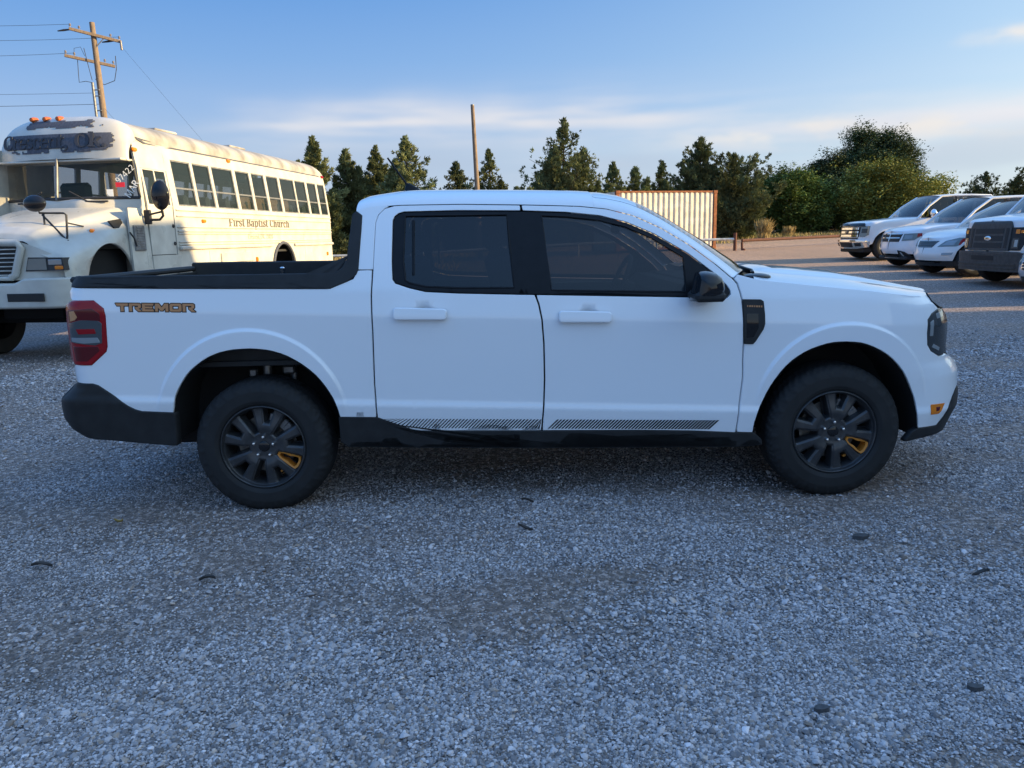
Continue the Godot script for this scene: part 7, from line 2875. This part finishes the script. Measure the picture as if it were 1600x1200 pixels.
func round_suv() -> void:
	K = {"W": 0.92, "L": 4.74, "nose": 0.60, "sharp": 2.3, "front": P([0.22, 0.12, 0.45, 0.0, 0.62, 0.04, 0.78, 0.12, 0.92, 0.28]), "sill": 0.34, "belt": 1.05, "roof": 1.68, "R": 0.365, "wf": 0.72, "wr": 3.45, "deck": P([0, 0.80, 0.3, 0.90, 0.8, 0.99, 1.3, 1.045, 4.4, 1.10, 4.74, 1.0]), "crown": 0.06, "wsb": 1.22, "wst": 2.15, "re": 4.0, "rb": 4.6, "posts": [1.65, 2.50, 3.40, 4.45], "mirror": 1.78, "mirror_mat": M.white_c}
	var o := car_base("parked_crossover", "pearl white crossover with long slanted headlights and silver wheels, left of the van", "suv", ground_at(9.82, -18.5), M.white_c)
	var g := obj("grille", patch(P([-0.30, 0.64, 0.30, 0.64, 0.42, 0.79, -0.42, 0.79]), true, 1, 0.01, 0.04), M.smoke, o)
	for y in [0.68, 0.72, 0.76]:
		obj("grille_bar", patch(rect(-0.34, y - 0.006, 0.34, y + 0.006), true, 1, 0.016), M.grille, g)
	for s in [1.0, -1.0]:
		var lp := P([0.46, 0.655, 0.84, 0.67, 0.90, 0.72, 0.905, 0.86, 0.84, 0.86, 0.60, 0.79])
		var lamp := obj("headlight", patch(lp if s > 0 else mirrored(lp), true, 1, 0.006, 0.035), M.headlamp, o)
		lp = P([0.86, 0.68, 0.91, 0.74, 0.912, 0.84, 0.885, 0.84, 0.865, 0.76])
		obj("side_reflector", patch(lp if s > 0 else mirrored(lp), true, 1, 0.011, 0.03), M.red_lens, lamp)
		lp = P([0.56, 0.69, 0.80, 0.70, 0.83, 0.80, 0.66, 0.78])
		obj("lamp_unit", patch(lp if s > 0 else mirrored(lp), true, 1, 0.011, 0.04), M.lens, lamp)
		lp = P([0.62, 0.47, 0.80, 0.48, 0.82, 0.53, 0.62, 0.52])
		obj("fog_lamp", patch(lp if s > 0 else mirrored(lp), true, 1, 0.008, 0.03), M.lens, o)
	obj("lower_grille", patch(P([-0.42, 0.235, 0.42, 0.235, 0.38, 0.30, -0.38, 0.30]), true, 1, 0.008), M.grille, o)
	obj("bumper_lip", patch(P([-0.9, 0.22, 0.9, 0.22, 0.9, 0.33, 0.6, 0.33, 0.5, 0.27, -0.5, 0.27, -0.6, 0.33, -0.9, 0.33]), true, 1, 0.012, 0.05, 0.05), M.rough_black, o)
	for s in [1.0, -1.0]:
		obj("sill_trim", patch(P([1.25, 0.32, 3.12, 0.32, 3.12, 0.42, 1.25, 0.42]), false, s, 0.01), M.rough_black, o)
	for x in [K.wf, K.wr]:
		for s in [1.0, -1.0]:
			car_wheel(o, x, s * 0.90, 0.245, 5, M.alloy)

func van() -> void:
	K = {"W": 1.0, "L": 5.5, "nose": 0.22, "sharp": 3.2, "front": P([0.3, 0.02, 0.62, 0.0, 0.9, 0.03, 1.22, 0.06, 1.3, 0.10]), "sill": 0.42, "belt": 1.36, "roof": 2.08, "R": 0.38, "wf": 0.74, "wr": 4.25, "deck": P([0, 1.22, 0.2, 1.28, 0.9, 1.37, 1.2, 1.40, 5.5, 1.40]), "crown": 0.05, "wsb": 0.92, "wst": 1.62, "re": 5.3, "rb": 5.46, "posts": [1.35, 2.1, 3.4, 5.3], "mirror": 1.45, "mirror_mat": M.grey_plastic, "mirror_size": 1.3, "tumble": 0.18}
	var o := car_base("parked_van", "white full-size van with dark grey plastic grille and bumper", "van", ground_at(9.72, -15.8), M.white_a)
	var g := obj("grille_surround", patch(P([-0.66, 0.68, 0.66, 0.68, 0.66, 1.15, 0.60, 1.24, -0.60, 1.24, -0.66, 1.15]), true, 1, 0.035, 0.06, 0.05), M.grey_plastic, o)
	for y in [0.78, 0.92, 1.06]:
		obj("opening", patch(rect(-0.46, y - 0.05, 0.46, y + 0.05), true, 1, 0.039), M.grille, g)
	obj("opening", patch(rect(0.52, 0.73, 0.60, 1.12), true, 1, 0.039), M.grille, g)
	obj("opening", patch(rect(-0.60, 0.73, -0.52, 1.12), true, 1, 0.039), M.grille, g)
	var b := Bag.new()
	b.ball(Vector3(k_front(0, 0.92) - 0.045, 0.92, 0), Vector3(0.014, 0.05, 0.115), 18, 8)
	obj("emblem", b, M.chrome, g)
	for s in [1.0, -1.0]:
		var lp := P([0.68, 0.69, 0.90, 0.69, 0.985, 0.86, 0.985, 1.13, 0.68, 1.13])
		var lamp := obj("headlight", patch(lp if s > 0 else mirrored(lp), true, 1, 0.02, 0.05, 0.04), M.rough_black, o)
		lp = rect(0.72, 0.73, 0.87, 0.92)
		obj("lens", patch(lp if s > 0 else mirrored(lp), true, 1, 0.026, 0.04), M.dark_lens, lamp)
		lp = rect(0.78, 0.76, 0.85, 0.89)
		obj("lens", patch(lp if s > 0 else mirrored(lp), true, 1, 0.032, 0.03), M.lens, lamp)
		for q in [rect(0.77, 1.01, 0.86, 1.09), rect(0.885, 1.02, 0.965, 1.075)]:
			obj("turn_signal", patch(q if s > 0 else mirrored(q), true, 1, 0.026, 0.03), M.amber, lamp)
	var bump := obj("front_bumper", patch(P([-0.985, 0.28, 0.985, 0.28, 0.985, 0.63, 0.9, 0.66, -0.9, 0.66, -0.985, 0.63]), true, 1, 0.10, 0.05, 0.16), M.grey_plastic, o)
	obj("opening", patch(rect(-0.36, 0.50, 0.36, 0.59), true, 1, 0.105), M.grille, bump)
	for y in [0.36, 0.43]:
		obj("bumper_rib", patch(rect(-0.90, y - 0.012, 0.90, y + 0.012), true, 1, 0.115), M.grey_plastic, bump)
	for x in [K.wf, K.wr]:
		for s in [1.0, -1.0]:
			car_wheel(o, x, s * 0.95, 0.22, 8, M.steel)

func sedan() -> void:
	K = {"W": 0.90, "L": 4.8, "nose": 0.50, "sharp": 2.4, "front": P([0.2, 0.10, 0.42, 0.0, 0.6, 0.04, 0.75, 0.14, 0.85, 0.28]), "sill": 0.30, "belt": 0.96, "roof": 1.45, "R": 0.335, "wf": 0.90, "wr": 3.70, "deck": P([0, 0.70, 0.3, 0.78, 0.8, 0.87, 1.4, 0.95, 3.9, 1.0, 4.8, 0.98]), "crown": 0.05, "wsb": 1.35, "wst": 2.15, "re": 3.3, "rb": 4.05, "posts": [1.7, 2.5, 3.3, 3.9], "mirror": 1.85, "mirror_mat": M.silver}
	var o := car_base("parked_sedan", "silver sedan nearest the camera, only its nose in view right of the van", "car", ground_at(9.05, -13.3), M.silver)
	var g := obj("grille", patch(P([-0.42, 0.46, 0.42, 0.46, 0.50, 0.68, -0.50, 0.68]), true, 1, 0.01, 0.04), M.grille, o)
	for y in [0.50, 0.55, 0.60, 0.65]:
		obj("grille_bar", patch(rect(-0.44, y - 0.008, 0.44, y + 0.008), true, 1, 0.018), M.chrome, g)
	obj("licence_plate", patch(rect(-0.16, 0.34, 0.16, 0.48), true, 1, 0.03, 0.05), M.white_ink, o)
	for s in [1.0, -1.0]:
		var lp := P([0.54, 0.54, 0.84, 0.56, 0.88, 0.70, 0.58, 0.68])
		obj("headlight", patch(lp if s > 0 else mirrored(lp), true, 1, 0.008, 0.04), M.headlamp, o)
	obj("lower_grille", patch(rect(-0.5, 0.24, 0.5, 0.34), true, 1, 0.01), M.grille, o)
	for x in [K.wf, K.wr]:
		for s in [1.0, -1.0]:
			car_wheel(o, x, s * 0.87, 0.225, 5, M.alloy)
